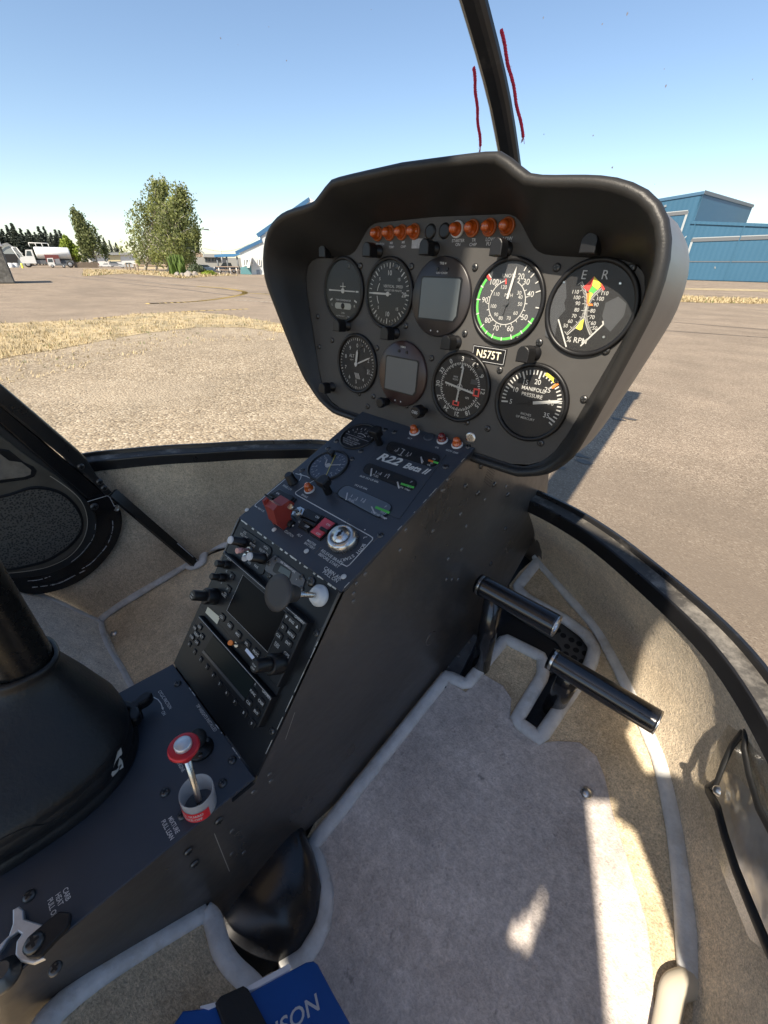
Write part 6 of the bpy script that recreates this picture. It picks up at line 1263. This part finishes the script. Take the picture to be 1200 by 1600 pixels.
P = cb((240, 1165), (720, 1150), (930, 1090), (1110, 1060)); mb = MB(); mb.slab(CB, [(P[0][0], 0), (P[1][0], 0), (P[1][0], P[1][1]), P[0]], -8, 0, CRM); mb.build('wall', t)
mb = MB(); mb.line(CB, cb((240, 1232), (720, 1238)), .18, BRN, .1); mb.build('wall_band', t)
mb = MB(); mb.slab(CB, cb((700, 1330), (1110, 1330), (1095, 1100), (1040, 1040), (930, 1085), (700, 1150)), -8, -.002, BRN); mb.build('end_wall', t); mb = MB(); mb.line(CB, cb((920, 1090), (1040, 1035), (1110, 1085)), .25, GREYR, .12); mb.slab(CB, cb((235, 1168), (705, 1152), (705, 1135), (235, 1150)), -8, .4, GREYR); mb.build('roof', t)
WW = facing((170, 417)); WW = Fr(WW.o-WW.n*10, WW.u, (0, 0, 1)); oWW = on_(WW); ww = lambda *p: [oWW(BGL(*q_)) for q_ in p]; t = thing('white_warehouse', 'white flat warehouse with a pale yellow door behind the parked cars', 'warehouse', WW.p(0, 0))
P = ww((735, 262), (1140, 260)); mb = MB(); mb.slab(WW, [(P[0][0], 0), (P[1][0]+3, 0), (P[1][0]+3, P[1][1]), P[0]], -10, 0, WHR); mb.build('wall', t); mb = MB(); mb.slab(WW, ww((725, 248), (1125, 240), (1125, 262), (725, 268)), -10, .5, GREYR); mb.build('roof', t)
mb = MB(); mb.slab(WW, ww((920, 268), (1025, 268), (1028, 318), (922, 318)), 0, .08, mat('yellow_door', (.66, .58, .36), .7)); mb.build('door', t)
GS = facing((12, 417)); oGS = on_(GS); GS = Fr(GS.o-GS.n*14, GS.u, (0, 0, 1)); oGS = on_(GS); gs = lambda *p: [oGS(BGL(*q_)) for q_ in p]; t = thing('grey_shed', 'grey metal shed with dark open bay at the far left', 'shed', GS.p(0, 0))
P = gs((-60, 250), (185, 252), (60, 168), (20, 180)); mb = MB(); mb.slab(GS, [(P[0][0], 0), (P[1][0], 0), P[1], P[2], P[3], P[0]], -10, 0, mat('shed_wall', (.33, .36, .35), .7)); mb.build('wall', t); mb = MB(); mb.slab(GS, gs((-60, 255), (150, 255), (150, 335), (-60, 335)), 0, .1, DK); mb.build('bay', t); mb = MB(); mb.line(GS, [gs((-60, 245))[0], P[3], P[2], P[1]], .35, GREYR, .15); mb.build('roof', t)
# concrete wall at the picture's left edge
K0 = gp((24, 443)); KF = Fr(K0, V((-.25, -1, 0)), (0, 0, 1)); t = thing('concrete_wall', 'stained grey concrete block wall at the far left edge of the tarmac', 'wall', K0)
CONC = mat('stained_concrete', (.17, .165, .15), .9, var=.4, vscale=1.2, dirt=(.07, .068, .06), dscale=.9, dcut=(.48, .62), bump=.3, bscale=6)
KF = Fr(K0, V((.15, 1, 0)), (0, 0, 1)); hk_ = rise(K0, 386); mb = MB(); mb.slab(KF, [(-7, 0), (0, 0), (0, hk_), (-7, hk_)], -3, 0, CONC, bev=.06); mb.build('block', t); mb = MB(); mb.slab(KF, [(-7.05, hk_), (.05, hk_), (.05, hk_+.28), (-7.05, hk_+.28)], -3.05, .05, WHR, bev=.05); mb.build('cap', t)
# ---------------------------------------------------------------- trees
def leafmat(name, col, tr=.35):
    m = mat(name, col, .7, var=.35, vscale=.5); t = m.node_tree; N = t.nodes; L = t.links; b = N['Principled BSDF']; tl = N.new('ShaderNodeBsdfTranslucent'); x = N.new('ShaderNodeMixShader'); x.inputs[0].default_value = tr
    L.new(b.inputs['Base Color'].links[0].from_socket, tl.inputs[0]); L.new(b.outputs[0], x.inputs[1]); L.new(tl.outputs[0], x.inputs[2]); L.new(x.outputs[0], N['Material Output'].inputs[0]); return m
BIR = leafmat('birch_leaves', (.235, .262, .085), .42); BIRD = leafmat('dark_birch_leaves', (.165, .19, .07), .42); LIME = leafmat('lime_leaves', (.20, .26, .03)); CON = leafmat('conifer_needles', (.095, .115, .092), .2); AUT = leafmat('autumn_leaves', (.22, .16, .05)); BARK = mat('birch_bark', (.40, .37, .32), .8, var=.4, vscale=4); BARKD = mat('dark_bark', (.10, .085, .07), .9, var=.3, vscale=6)
def weep(base, H, W, name, label, n=70, lean=(0, 0), top=.5, leaf=.24, droop=1.4, m=BIR, bark=BARK, low=.16, seed=1, group=None, m2=BIRD, shape=None, per=46):
    random.seed(seed); base = V(base); d = V((base.x-EYE.x, base.y-EYE.y, 0)).normalized(); side = V((d.y, -d.x, 0))
    ax = lambda h: base+V((0, 0, H*h))+side*lean[0]*h*h+side*lean[1]*h
    t = thing(name, label, 'tree', base, group); mb = MB(); N_ = 9; mb.tube([ax(i/N_)+side*random.gauss(0, .05)*(i > 0) for i in range(N_+1)], [.03*H*.55*(1-i/N_*.92)+.02 for i in range(N_+1)], bark, 8); lf = MB()
    for i in range(n):
        h = low+(1-low)*((i+.5)/n)**.85; wd = W*(shape(h) if shape else max(.08, (1-((h-.42)/.60)**2 if h > .42 else .62+.38*h/.42))); g = random.uniform(0, 2*pi); r = wd*random.uniform(.35, 1.0)
        o = V((cos(g), sin(g), 0))*r; tip = ax(h)+o+V((0, 0, random.uniform(-.3, .5))); st = ax(max(.05, h-.10-.1*r/W))
        mid = st.lerp(tip, .6)+V((0, 0, .06*H*r/W)); mb.tube([st, mid, tip], [.05, .03, .012], bark, 5)
        mm = m if random.random() < .62 else m2; cs = random.uniform(.28, .6)*W*.42
        for _ in range(random.randint(8, 13)):
            c = tip.lerp(mid, random.random()*.9)+V((random.gauss(0, cs*.5), random.gauss(0, cs*.5), random.gauss(0, cs*.3))); L_3 = random.uniform(.3, 1)*droop; k = max(3, int(per/7))
            for j in range(k):
                p = c+V((random.gauss(0, .16), random.gauss(0, .16), -L_3*j/k+random.gauss(0, .1))); s_ = leaf*random.uniform(.7, 1.5); a = V((random.gauss(0, .6), random.gauss(0, .6), random.gauss(0, 1.2))).normalized(); b = a.cross(V((random.gauss(0, 1), random.gauss(0, 1), random.gauss(0, 1)))).normalized()
                lf.add([p-a*s_*.5, p+b*s_*.38, p+a*s_*.5, p-b*s_*.38], [(0, 1, 2, 3)], mm)
    mb.build('trunk', t, fix=True); lf.build('crown', t); return t
def ppm(P): return FPX/((V(P)-EYE).dot(CF_))
def tree_px(bpx, top, halfw, *a, **k):
    P = gp(bpx); H = rise(P, top); return weep(P, H, halfw/ppm(P), *a, **k)
def leanpx(bpx, top, dx): P = gp(bpx); return dx/ppm(P)
P = gp((227, 423))
tree_px((227, 423), 274, 42, 'birch_tree', 'tallest weeping birch, its bare tip highest, leftmost of the clump', n=120, seed=3, group='birches by the tarmac', lean=(.6, leanpx((227, 423), 0, 45)), droop=1.5, shape=lambda h: max(.10, 1.05*(1-((h-.35)/.68)**2)**1 if h > .35 else .8+.25*h/.35) if h < .86 else .28)
tree_px((244, 422), 312, 32, 'birch_tree', 'middle weeping birch, lower and fullest, between two taller ones', n=80, seed=5, group='birches by the tarmac', lean=(.3, leanpx((244, 422), 0, 40)))
tree_px((262, 425), 288, 38, 'birch_tree', 'right weeping birch with pale trunk standing behind the utility pole', n=120, seed=8, group='birches by the tarmac', lean=(-.2, leanpx((262, 425), 0, 46)), droop=1.6)
tree_px((285, 424), 352, 22, 'birch_tree', 'small weeping birch with trailing outer branches above the parked cars', n=54, seed=9, group='birches by the tarmac', lean=(.5, leanpx((285, 424), 0, 26)), droop=2.0, low=.3)
tree_px((152, 417), 327, 20, 'birch_tree', 'lone birch leaning left over the parked cars beside the tank truck', n=95, seed=13, lean=(-leanpx((152, 417), 0, 22), leanpx((152, 417), 0, 12)), droop=3.2, leaf=.34, m=BIRD, low=.3)
tree_px((118, 417), 372, 15, 'lime_tree', 'small bright lime green tree behind the tank truck', n=50, seed=14, m=LIME, m2=LIME, leaf=.4, droop=.6, bark=BARKD, low=.3)
tree_px((14, 413), 369, 22, 'autumn_tree', 'yellow brown rounded tree behind the grey shed', n=50, seed=15, m=AUT, m2=AUT, leaf=.6, droop=.8, bark=BARKD, low=.2)
def conifer(H, W, seed):
    random.seed(seed); t = MB(); t.tube([(0, 0, 0), (0, 0, H*.5), (0, 0, H*.97)], [.28, .2, .03], BARKD, 6); c = MB(); nl = 26
    for i in range(nl):
        h = .1+.9*i/nl; r = W*(1-h)**.85*random.uniform(.7, 1.15)+.15
        for j in range(20):
            g = random.uniform(0, 2*pi); L_4 = r*random.uniform(.55, 1.1); d = V((cos(g), sin(g), 0)); e = V((-d.y, d.x, 0)); z = H*h+random.uniform(-.3, .3); dz = -.28*L_4
            p = V((0, 0, z)); w = .32+.22*L_4; c.add([p+d*L_4*.1, p+d*L_4*.55+e*w*.6+V((0, 0, dz*.3-.15)), p+d*L_4+V((0, 0, dz)), p+d*L_4*.55-e*w*.6+V((0, 0, dz*.3-.15))], [(0, 1, 2, 3)], CON)
            q_ = p+d*L_4*random.uniform(.4, .9)+V((0, 0, dz*.5)); s_ = random.uniform(.3, .6); c.add([q_+V((s_, 0, -s_*.5)), q_+V((0, s_, .1)), q_+V((-s_, 0, -s_*.6)), q_+V((0, -s_, 0))], [(0, 1, 2, 3)], CON)
    return t.mesh('trunk'), c.mesh('crown')
CM = [conifer(18, 5.2, s_) for s_ in (1, 2, 3, 4)]
random.seed(4)
for i, (x, y) in enumerate(((-14, 358), (2, 353), (12, 351), (24, 356), (33, 350), (42, 347), (52, 355), (63, 357), (72, 361), (80, 352), (88, 352), (96, 362), (104, 357), (110, 358), (142, 360), (150, 368), (166, 370), (173, 371), (181, 374), (190, 378), (58, 362), (18, 358), (-22, 352), (-6, 362), (7, 366), (28, 364), (38, 362), (48, 364), (68, 366), (76, 366), (84, 362), (92, 368), (100, 366), (136, 370), (146, 376), (158, 376), (170, 380), (186, 383), (196, 386))):
    P = gp((x, 414.2+random.uniform(-.5, .3)-.0)); P = EYE+(P-EYE)*1.0; H = rise(P, y); tm, cm = CM[i % 4]
    t = thing('conifer', 'dark green conifer in the skyline row behind trucks and sheds', 'tree', P, 'dark conifers on the skyline')
    for me, nm in ((tm, 'trunk'), (cm, 'crown')):
        o = bpy.data.objects.new(nm, me); COL.objects.link(o); o.parent = t
    t.scale = (H/18*random.uniform(.9, 1.3),)*2+(H/18,); t.rotation_euler = (0, 0, random.uniform(0, 6))
def shrub(px, n, hw, hh, m, name, label, cat='shrub', leaf=.3, up=False, seed=2):
    random.seed(seed); P = gp(px); k = ppm(P); W = hw/k; H = rise(P, px[1]-hh); mb = MB()
    for _ in range(n):
        if up:
            g = random.uniform(0, 2*pi); q_ = P+V((random.gauss(0, W*.25), random.gauss(0, W*.25), 0)); d = V((cos(g)*random.uniform(0, .35)*W, sin(g)*random.uniform(0, .35)*W, H*random.uniform(.45, 1))); e = V((-sin(g), cos(g), 0))*.12; mb.add([q_-e, q_+e, q_+d*.7+e, q_+d, q_+d*.7-e], [(0, 1, 2, 3, 4)], m)
        else:
            a, b = random.uniform(0, 2*pi), random.random()**.5; z = random.random(); q_ = P+V((cos(a)*b*W, sin(a)*b*W, H*z*(1-.6*b*b))); u_ = V((random.gauss(0, 1), random.gauss(0, 1), random.gauss(0, 1))).normalized(); w_2 = u_.orthogonal().normalized(); s_ = leaf*random.uniform(.6, 1.2); mb.add([q_-u_*s_*.5, q_+w_2*s_*.4, q_+u_*s_*.5, q_-w_2*s_*.4], [(0, 1, 2, 3)], m)
    mb.build(name, None, label, cat, loc=P)
GRN = leafmat('bright_green_leaves', (.13, .20, .045)); JUN = leafmat('juniper_leaves', (.08, .105, .055))
shrub((280, 430), 420, 13, 34, GRN, 'tall_shrub', 'upright bright green shrub at the foot of the utility pole', up=True, leaf=.3)
shrub((327, 430), 500, 11, 7, LIME, 'low_shrub', 'low yellow green shrub in front of the silver car', leaf=.25, seed=3)
shrub((308, 427), 700, 14, 15, JUN, 'juniper', 'grey green juniper spreading behind the boulders', leaf=.25, seed=4)
ROCK = mat('boulder_stone', (.26, .235, .21), .9, var=.35, vscale=2.5, bump=.5, bscale=6)
def rock(px, w, h, seed, label):
    random.seed(seed); P = gp(px); k = ppm(P); r = w/k/2; hh = h/k; bm = bmesh.new(); bmesh.ops.create_icosphere(bm, subdivisions=2, radius=1); me = bpy.data.meshes.new('boulder')
    for v in bm.verts: f = 1+random.uniform(-.16, .14); v.co = V((v.co.x*r*f, v.co.y*r*f, max(-.1, v.co.z)*hh*f))
    bm.to_mesh(me); bm.free(); me.materials.append(ROCK); o = bpy.data.objects.new('boulder', me); COL.objects.link(o); o.location = P; tag(o, label, 'boulder', 'boulders at the tree island')
rock((277, 431.5), 9, 6, 1, 'dark flat boulder under the bright upright shrub'); rock((285, 431.5), 6, 5, 2, 'smallest boulder between the shrub and the biggest boulder'); rock((295, 433), 14, 9, 3, 'biggest pale boulder in front of the juniper'); rock((306, 432.5), 9, 8, 4, 'brownish boulder at the outer end of the boulder row')
# poles, wire
P = gp((287, 425)); H = rise(P, 326); t = thing('utility_pole', 'wooden utility pole with a cross arm in front of the birches', 'utility pole', P); mb = MB(); WOOD = mat('pole_wood', (.20, .16, .12), .9, var=.2, vscale=3); mb.tube([P, P+V((0, 0, H*.5)), P+V((0, 0, H))], [.2, .17, .13], WOOD, 10); mb.build('pole', t)
d = V((P.x-EYE.x, P.y-EYE.y, 0)).normalized(); sv = V((d.y, -d.x, 0)); mb = MB(); fr = Fr(P+V((0, 0, H-.35)), sv, (0, 0, 1)); mb.box(fr, -1.0, 1.0, -.08, .08, -.12, .12, WOOD); mb.build('cross_arm', t); mb = MB()
for x in (-.85, -.4, .4, .85): mb.lathe(Fr(fr.p(x, .08), sv, d), 0, 0, [(.06, 0), (.05, .12), (.02, .2)], HDARK, 8)
mb.build('insulator', t)
top_w = P+V((0, 0, H-.2))
P = gp((349.5, 422)); H = rise(P, 366.5); t = thing('street_lamp', 'tall white street lamp with one long arm above the pickup', 'street lamp', P); mb = MB(); mb.tube([P, P+V((0, 0, H))], [.11, .07], WHR, 10); mb.build('pole', t)
d = V((P.x-EYE.x, P.y-EYE.y, 0)).normalized(); sv = V((d.y, -d.x, 0)); k = ppm(P); E1 = P+V((0, 0, H))-sv*(12.5/k)+V((0, 0, 5.5/k)); mb = MB(); mb.tube(spline([P+V((0, 0, H-.1)), (P+V((0, 0, H)))-sv*(6/k)+V((0, 0, 4/k)), E1], 6), .05, WHR, 8); mb.build('arm', t); mb = MB(); fr = Fr(E1, -sv, (0, 0, 1)); mb.slab(fr, [(-.1, -.08), (.75, -.05), (.7, .1), (-.1, .12)], -.18, .18, HDARK, bev=.03); mb.build('lamp_head', t)
wa = hitp(318, 387.5, WB.p(0, 0, -6), WB.n); wb = hitp(408, 367, WB.p(0, 0, -6), WB.n); pts = [wa.lerp(wb, i/12)+V((0, 0, -.9*4*(i/12)*(1-i/12))) for i in range(13)]; mb = MB(); mb.tube(pts, .02, HDARK, 5); mb.build('overhead_wire', None, 'thin sagging overhead wire running to the white building', 'wire')
# ---------------------------------------------------------------- vehicles
TYRE = mat('tyre', (.02, .02, .02), .8); HUB = mat('wheel_hub', (.45, .45, .45), .4, .5); LAMPW = mat('headlamp', (.7, .7, .7), .15); LAMPR = mat('tail_lamp', (.4, .02, .02), .2)
def paintm(n, c): return mat(n, c, .25, coat=.5)
PW = paintm('white_paint', (.72, .72, .70)); PGR = paintm('grey_paint', (.22, .23, .25)); PSI = paintm('silver_paint', (.42, .44, .46)); PBL = paintm('dark_blue_paint', (.03, .04, .06)); PRD = paintm('maroon_paint', (.16, .03, .03)); PLB = paintm('pale_blue_paint', (.32, .40, .46))
def place(pf, pr):
    A = gp(pf); k = (A-EYE).dot(CF_); r = ray(*pr); D = math.hypot(A.x-EYE.x, A.y-EYE.y); B = EYE+r*(D/math.hypot(r.x, r.y)); B.z = GZ; return A, B
def wheels(t, fr, xs, r, w, tr):
    for x in xs:
        for s_ in (-1, 1):
            wf = Fr(fr.p(x, r, s_*tr), fr.u, fr.v) if s_ > 0 else Fr(fr.p(x, r, s_*tr), -fr.u, fr.v)
            mb = MB(); mb.lathe(wf, 0, 0, [(r*.98, -w), (r, -w*.3), (r*.96, 0), (r*.6, .01)], TYRE, 18, closed=False); wh = mb.build('wheel', t); mb = MB(); mb.lathe(wf, 0, 0, [(r*.62, .0), (r*.55, .015), (r*.15, .02)], HUB, 14); mb.build('rim', wh)
def car(pf, pr, kind, m, label, group=None):
    A, B = place(pf, pr); wb_ = (B-A).length; d = V((A.x-EYE.x, A.y-EYE.y, 0)).normalized(); fr = Fr(B, (A-B), (0, 0, 1)); f = wb_/2.7
    if fr.n.dot(d) > 0: pass
    t = thing({'suv': 'parked_suv', 'pickup': 'parked_pickup'}.get(kind, 'parked_car'), label, 'pickup truck' if kind == 'pickup' else 'car', (A+B)/2, group); hw = .9*f
    body = {'car': [(-.85, .35), (3.5, .35), (3.55, .62), (3.3, .82), (2.3, .95), (-.1, 1.0), (-.8, .98), (-.95, .7)], 'suv': [(-.85, .4), (3.5, .4), (3.55, .8), (3.3, 1.05), (2.4, 1.15), (-.85, 1.15), (-.95, .75)], 'pickup': [(-1.2, .55), (3.6, .55), (3.65, .95), (3.5, 1.12), (2.5, 1.22), (-1.2, 1.22), (-1.3, .8)]}[kind]
    cab = {'car': [(-.45, .99), (2.2, .95), (1.55, 1.42), (.3, 1.45)], 'suv': [(-.82, 1.15), (2.3, 1.15), (1.65, 1.72), (-.6, 1.75)], 'pickup': [(.2, 1.22), (2.4, 1.22), (1.8, 1.82), (.35, 1.84)]}[kind]
    mb = MB(); mb.slab(fr, [(x*f, y*f) for x, y in body], -hw, hw, m, bev=.08*f); mb.build('body', t); mb = MB(); mb.slab(fr, [(x*f, y*f-.004) for x, y in cab], -hw*.86, hw*.86, m, bev=.06*f); cabo = mb.build('cabin', t)
    cx = sum(p[0] for p in cab)/4; cy = sum(p[1] for p in cab)/4; sh = [((cx+(x-cx)*.84)*f, (cy+(y-cy)*.72+.02)*f) for x, y in cab]
    for s_ in (-1, 1): mb = MB(); F2 = fr if s_ > 0 else Fr(fr.o, -fr.u, fr.v); mb.slab(F2, [(x*s_, y) for x, y in sh], hw*.86, hw*.87+.01, WIN); mb.build('window', cabo)
    mb = MB(); a, b = cab[1], cab[2]; mb.add([fr.p(a[0]*f+.01, a[1]*f+.04, -hw*.72), fr.p(a[0]*f+.01, a[1]*f+.04, hw*.72), fr.p(b[0]*f+.04, b[1]*f-.06, hw*.66), fr.p(b[0]*f+.04, b[1]*f-.06, -hw*.66)], [(0, 1, 2, 3)], WIN); mb.build('windscreen', cabo)
    for s_ in (-1, 1): mb = MB(); x = body[2][0]*f; mb.box(Fr(fr.p(x-.04, body[2][1]*f+.02, s_*hw*.7), -fr.n, fr.v), -.18, .18, -.08, .08, -.03, .06, LAMPW); mb.build('headlight', t)
    wheels(t, fr, (0, 2.7*f), .34*f*(1.15 if kind != 'car' else 1), .22*f, hw*.98); return t
# tank truck and the small service truck
A, B = place((46, 417.8), (111, 417.8)); fr = Fr(B, A-B, (0, 0, 1)); L_5 = (A-B).length; f = L_5/6.0
t = thing('tank_truck', 'long white aviation fuel tank truck with a bonneted cab', 'fuel truck', (A+B)/2)
S_ = lambda P: [(x*f, y*f) for x, y in P]
mb = MB(); mb.slab(fr, S_([(4.75, .6), (6.75, .6), (6.85, 1.0), (6.75, 1.45), (5.95, 1.65), (5.65, 2.55), (4.75, 2.6)]), -1.15*f, 1.15*f, PW, bev=.12); cabm = mb.build('cab', t); mb = MB(); mb.slab(fr, S_([(5.0, 1.7), (5.8, 1.7), (5.5, 2.4), (5.0, 2.4)]), 1.15*f, 1.17*f, WIN); mb.slab(fr, S_([(5.0, 1.7), (5.8, 1.7), (5.5, 2.4), (5.0, 2.4)]), -1.17*f, -1.15*f, WIN); mb.build('window', cabm)
mb = MB(); tf = Fr(fr.p(-1.4*f, 2.05*f), fr.v, -fr.n if 0 else fr.n.cross(fr.u)*-1) if 0 else None
ring = lambda x, s_: [fr.p(x*f, (2.1+.95*s_*sin(R(g)))*f, 1.2*s_*cos(R(g))*f) for g in range(0, 361, 15)]
mb.grid([ring(-.5, .02), ring(-.5, .9), ring(-.35, 1), ring(4.3, 1), ring(4.45, .9), ring(4.45, .02)], PW); mb.build('tank', t, fix=True)
mb = MB(); mb.slab(fr, S_([(-.6, .55), (4.75, .55), (4.75, 1.1), (-.6, 1.1)]), -.9*f, .9*f, HDARK); mb.build('chassis', t); mb = MB(); mb.slab(fr, S_([(1.3, .8), (3.3, .8), (3.3, 1.9), (1.3, 1.9)]), -1.24*f, 1.24*f, PRD, bev=.04); mb.build('pump_cabinet', t)
mb = MB()
for a_, b_ in (((6.9, .9), (7.45, 2.9)), ((6.3, 1.6), (6.8, 2.9)), ((6.8, 2.9), (7.45, 2.9))): mb.tube([fr.p(a_[0]*f, a_[1]*f, 1.1*f), fr.p(b_[0]*f, b_[1]*f, 1.1*f)], .06*f, WHR, 6)
mb.build('ladder_frame', t); mb = MB(); mb.tube([fr.p(2.2*f, 3.6*f, .5*f), fr.p(4.9*f, 3.6*f, .5*f)], .06*f, WHR, 6)
for x in (2.2, 3.1, 4.0, 4.9): mb.tube([fr.p(x*f, 3.1*f, .5*f), fr.p(x*f, 3.6*f, .5*f)], .05*f, WHR, 6)
mb.build('railing', t); wheels(t, fr, (0, 6.0*f), .5*f, .3*f, 1.12*f)
A, B = place((83, 418.4), (111, 418.4)); B = A+(B-A)*.62; fr = Fr(B, A-B, (0, 0, 1)); f = (A-B).length/2.6; S_ = lambda P: [(x*f, y*f) for x, y in P]
t = thing('service_truck', 'small white cab-over service truck parked before the tank truck', 'truck', (A+B)/2); mb = MB(); mb.slab(fr, S_([(1.9, .5), (3.4, .5), (3.45, 1.2), (3.25, 2.3), (1.9, 2.35)]), -.95*f, .95*f, PW, bev=.1); cabm = mb.build('cab', t); mb = MB(); mb.slab(fr, S_([(2.1, 1.35), (3.25, 1.35), (3.1, 2.1), (2.1, 2.1)]), .95*f, .97*f, WIN); mb.slab(fr, S_([(2.1, 1.35), (3.25, 1.35), (3.1, 2.1), (2.1, 2.1)]), -.97*f, -.95*f, WIN); mb.build('window', cabm)
mb = MB(); mb.slab(fr, S_([(-.9, .55), (1.85, .55), (1.85, 1.0), (-.9, 1.0)]), -.95*f, .95*f, HDARK); mb.build('bed', t); mb = MB(); mb.slab(fr, S_([(.4, 1.0), (1.7, 1.0), (1.7, 2.1), (.5, 2.2)]), -.8*f, .8*f, PGR, bev=.1); mb.build('hose_reel', t); wheels(t, fr, (0, 2.6*f), .4*f, .25*f, .95*f)
car((159, 417.4), (170, 417.4), 'car', PW, 'white saloon car nearest the leaning birch', 'cars parked before the warehouse'); car((189, 417.5), (176, 417.5), 'suv', PGR, 'dark grey estate car between two pale cars by the warehouse', 'cars parked before the warehouse'); car((192, 419), (208, 419), 'car', PSI, 'silver saloon car nearest the birch clump', 'cars parked before the warehouse'); car((140, 416.6), (152, 416.6), 'suv', PRD, 'maroon car partly hidden behind the leaning birch trunk', 'cars parked before the warehouse')
car((333, 425), (317, 425), 'suv', PLB, 'pale blue car beside the low yellow green shrub', 'cars parked by the white building'); car((316, 421), (304, 421), 'suv', PSI, 'silver car half hidden behind the pale blue one', 'cars parked by the white building'); car((344, 427), (366, 426.6), 'pickup', PBL, 'dark pickup truck parked beside the white building', 'cars parked by the white building')
# small things
def post(px, top, r, m, name, label, cat, group=None):
    P = gp(px); H = rise(P, top); mb = MB(); mb.lathe(Fr(P, (1, 0, 0), (0, 1, 0)), 0, 0, [(r, 0), (r, H*.94), (r*.7, H)], m, 12); mb.build(name, None, label, cat, group, loc=P)
for px, top in (((199, 422), 411), ((204, 422.6), 412), ((212, 423.5), 412.5), ((217, 424), 413)): post(px, top, .09, WOOD, 'bollard', 'short dark wooden bollard on the dry grass before the birches', 'bollard', 'wooden bollards on the dry grass')
post((36, 419), 411.5, .13, YEL, 'yellow_bollard', 'yellow bollard by the front of the tank truck', 'bollard')
for px in ((18, 418), (26, 418)): post(px, 411, .35, WHR, 'white_barrel', 'white barrel standing beside the tank truck nose', 'barrel', 'white barrels by the shed')
post((394, 428.8), 420.5, .35, HDARK, 'dark_bin', 'dark round litter bin beside the white building wall', 'bin'); post((404, 429), 421, .38, GREYR, 'grey_bin', 'grey bin nearer the panel hood by the white building', 'bin')
Fp = facing((135, 418.4)); t = thing('picket_fence', 'low brown picket fence behind the tarmac edge', 'fence', Fp.o); oFp = on_(Fp); x0 = oFp((116, 412))[0]; x1 = oFp((152, 412))[0]; hF = oFp((135, 409.5))[1]; mb = MB(); n = 22
for i in range(n): x = x0+(x1-x0)*i/(n-1); mb.box(Fp, x-.12, x+.12, 0, hF*random.uniform(.92, 1.05), -.03, .03, WOOD)
mb.box(Fp, x0, x1, hF*.3, hF*.38, -.08, -.035, WOOD); mb.build('pickets', t)
for i, px in enumerate(((352, 428.6), (362, 428.4))):
    Tf = facing(px); t = thing('picnic_table', ('pale picnic table nearer the boulders, in front of the pickup', 'pale picnic table nearer the bins, in front of the pickup')[i], 'picnic table', Tf.o, 'picnic tables'); mb = MB(); TW = BRN; mb.box(Tf, -.9, .9, .72, .78, -.4, .4, TW); mb.build('tabletop', t)
    for s_ in (-1, 1): mb = MB(); mb.box(Tf, -.9, .9, .42, .47, s_*.75-.13, s_*.75+.13, TW); mb.build('bench', t)
    for x in (-.6, .6):
        mb = MB()
        for s_ in (-1, 1): mb.tube([Tf.p(x, .72, s_*.25), Tf.p(x, 0, s_*.75)], .05, WHR, 6)
        mb.build('leg', t)
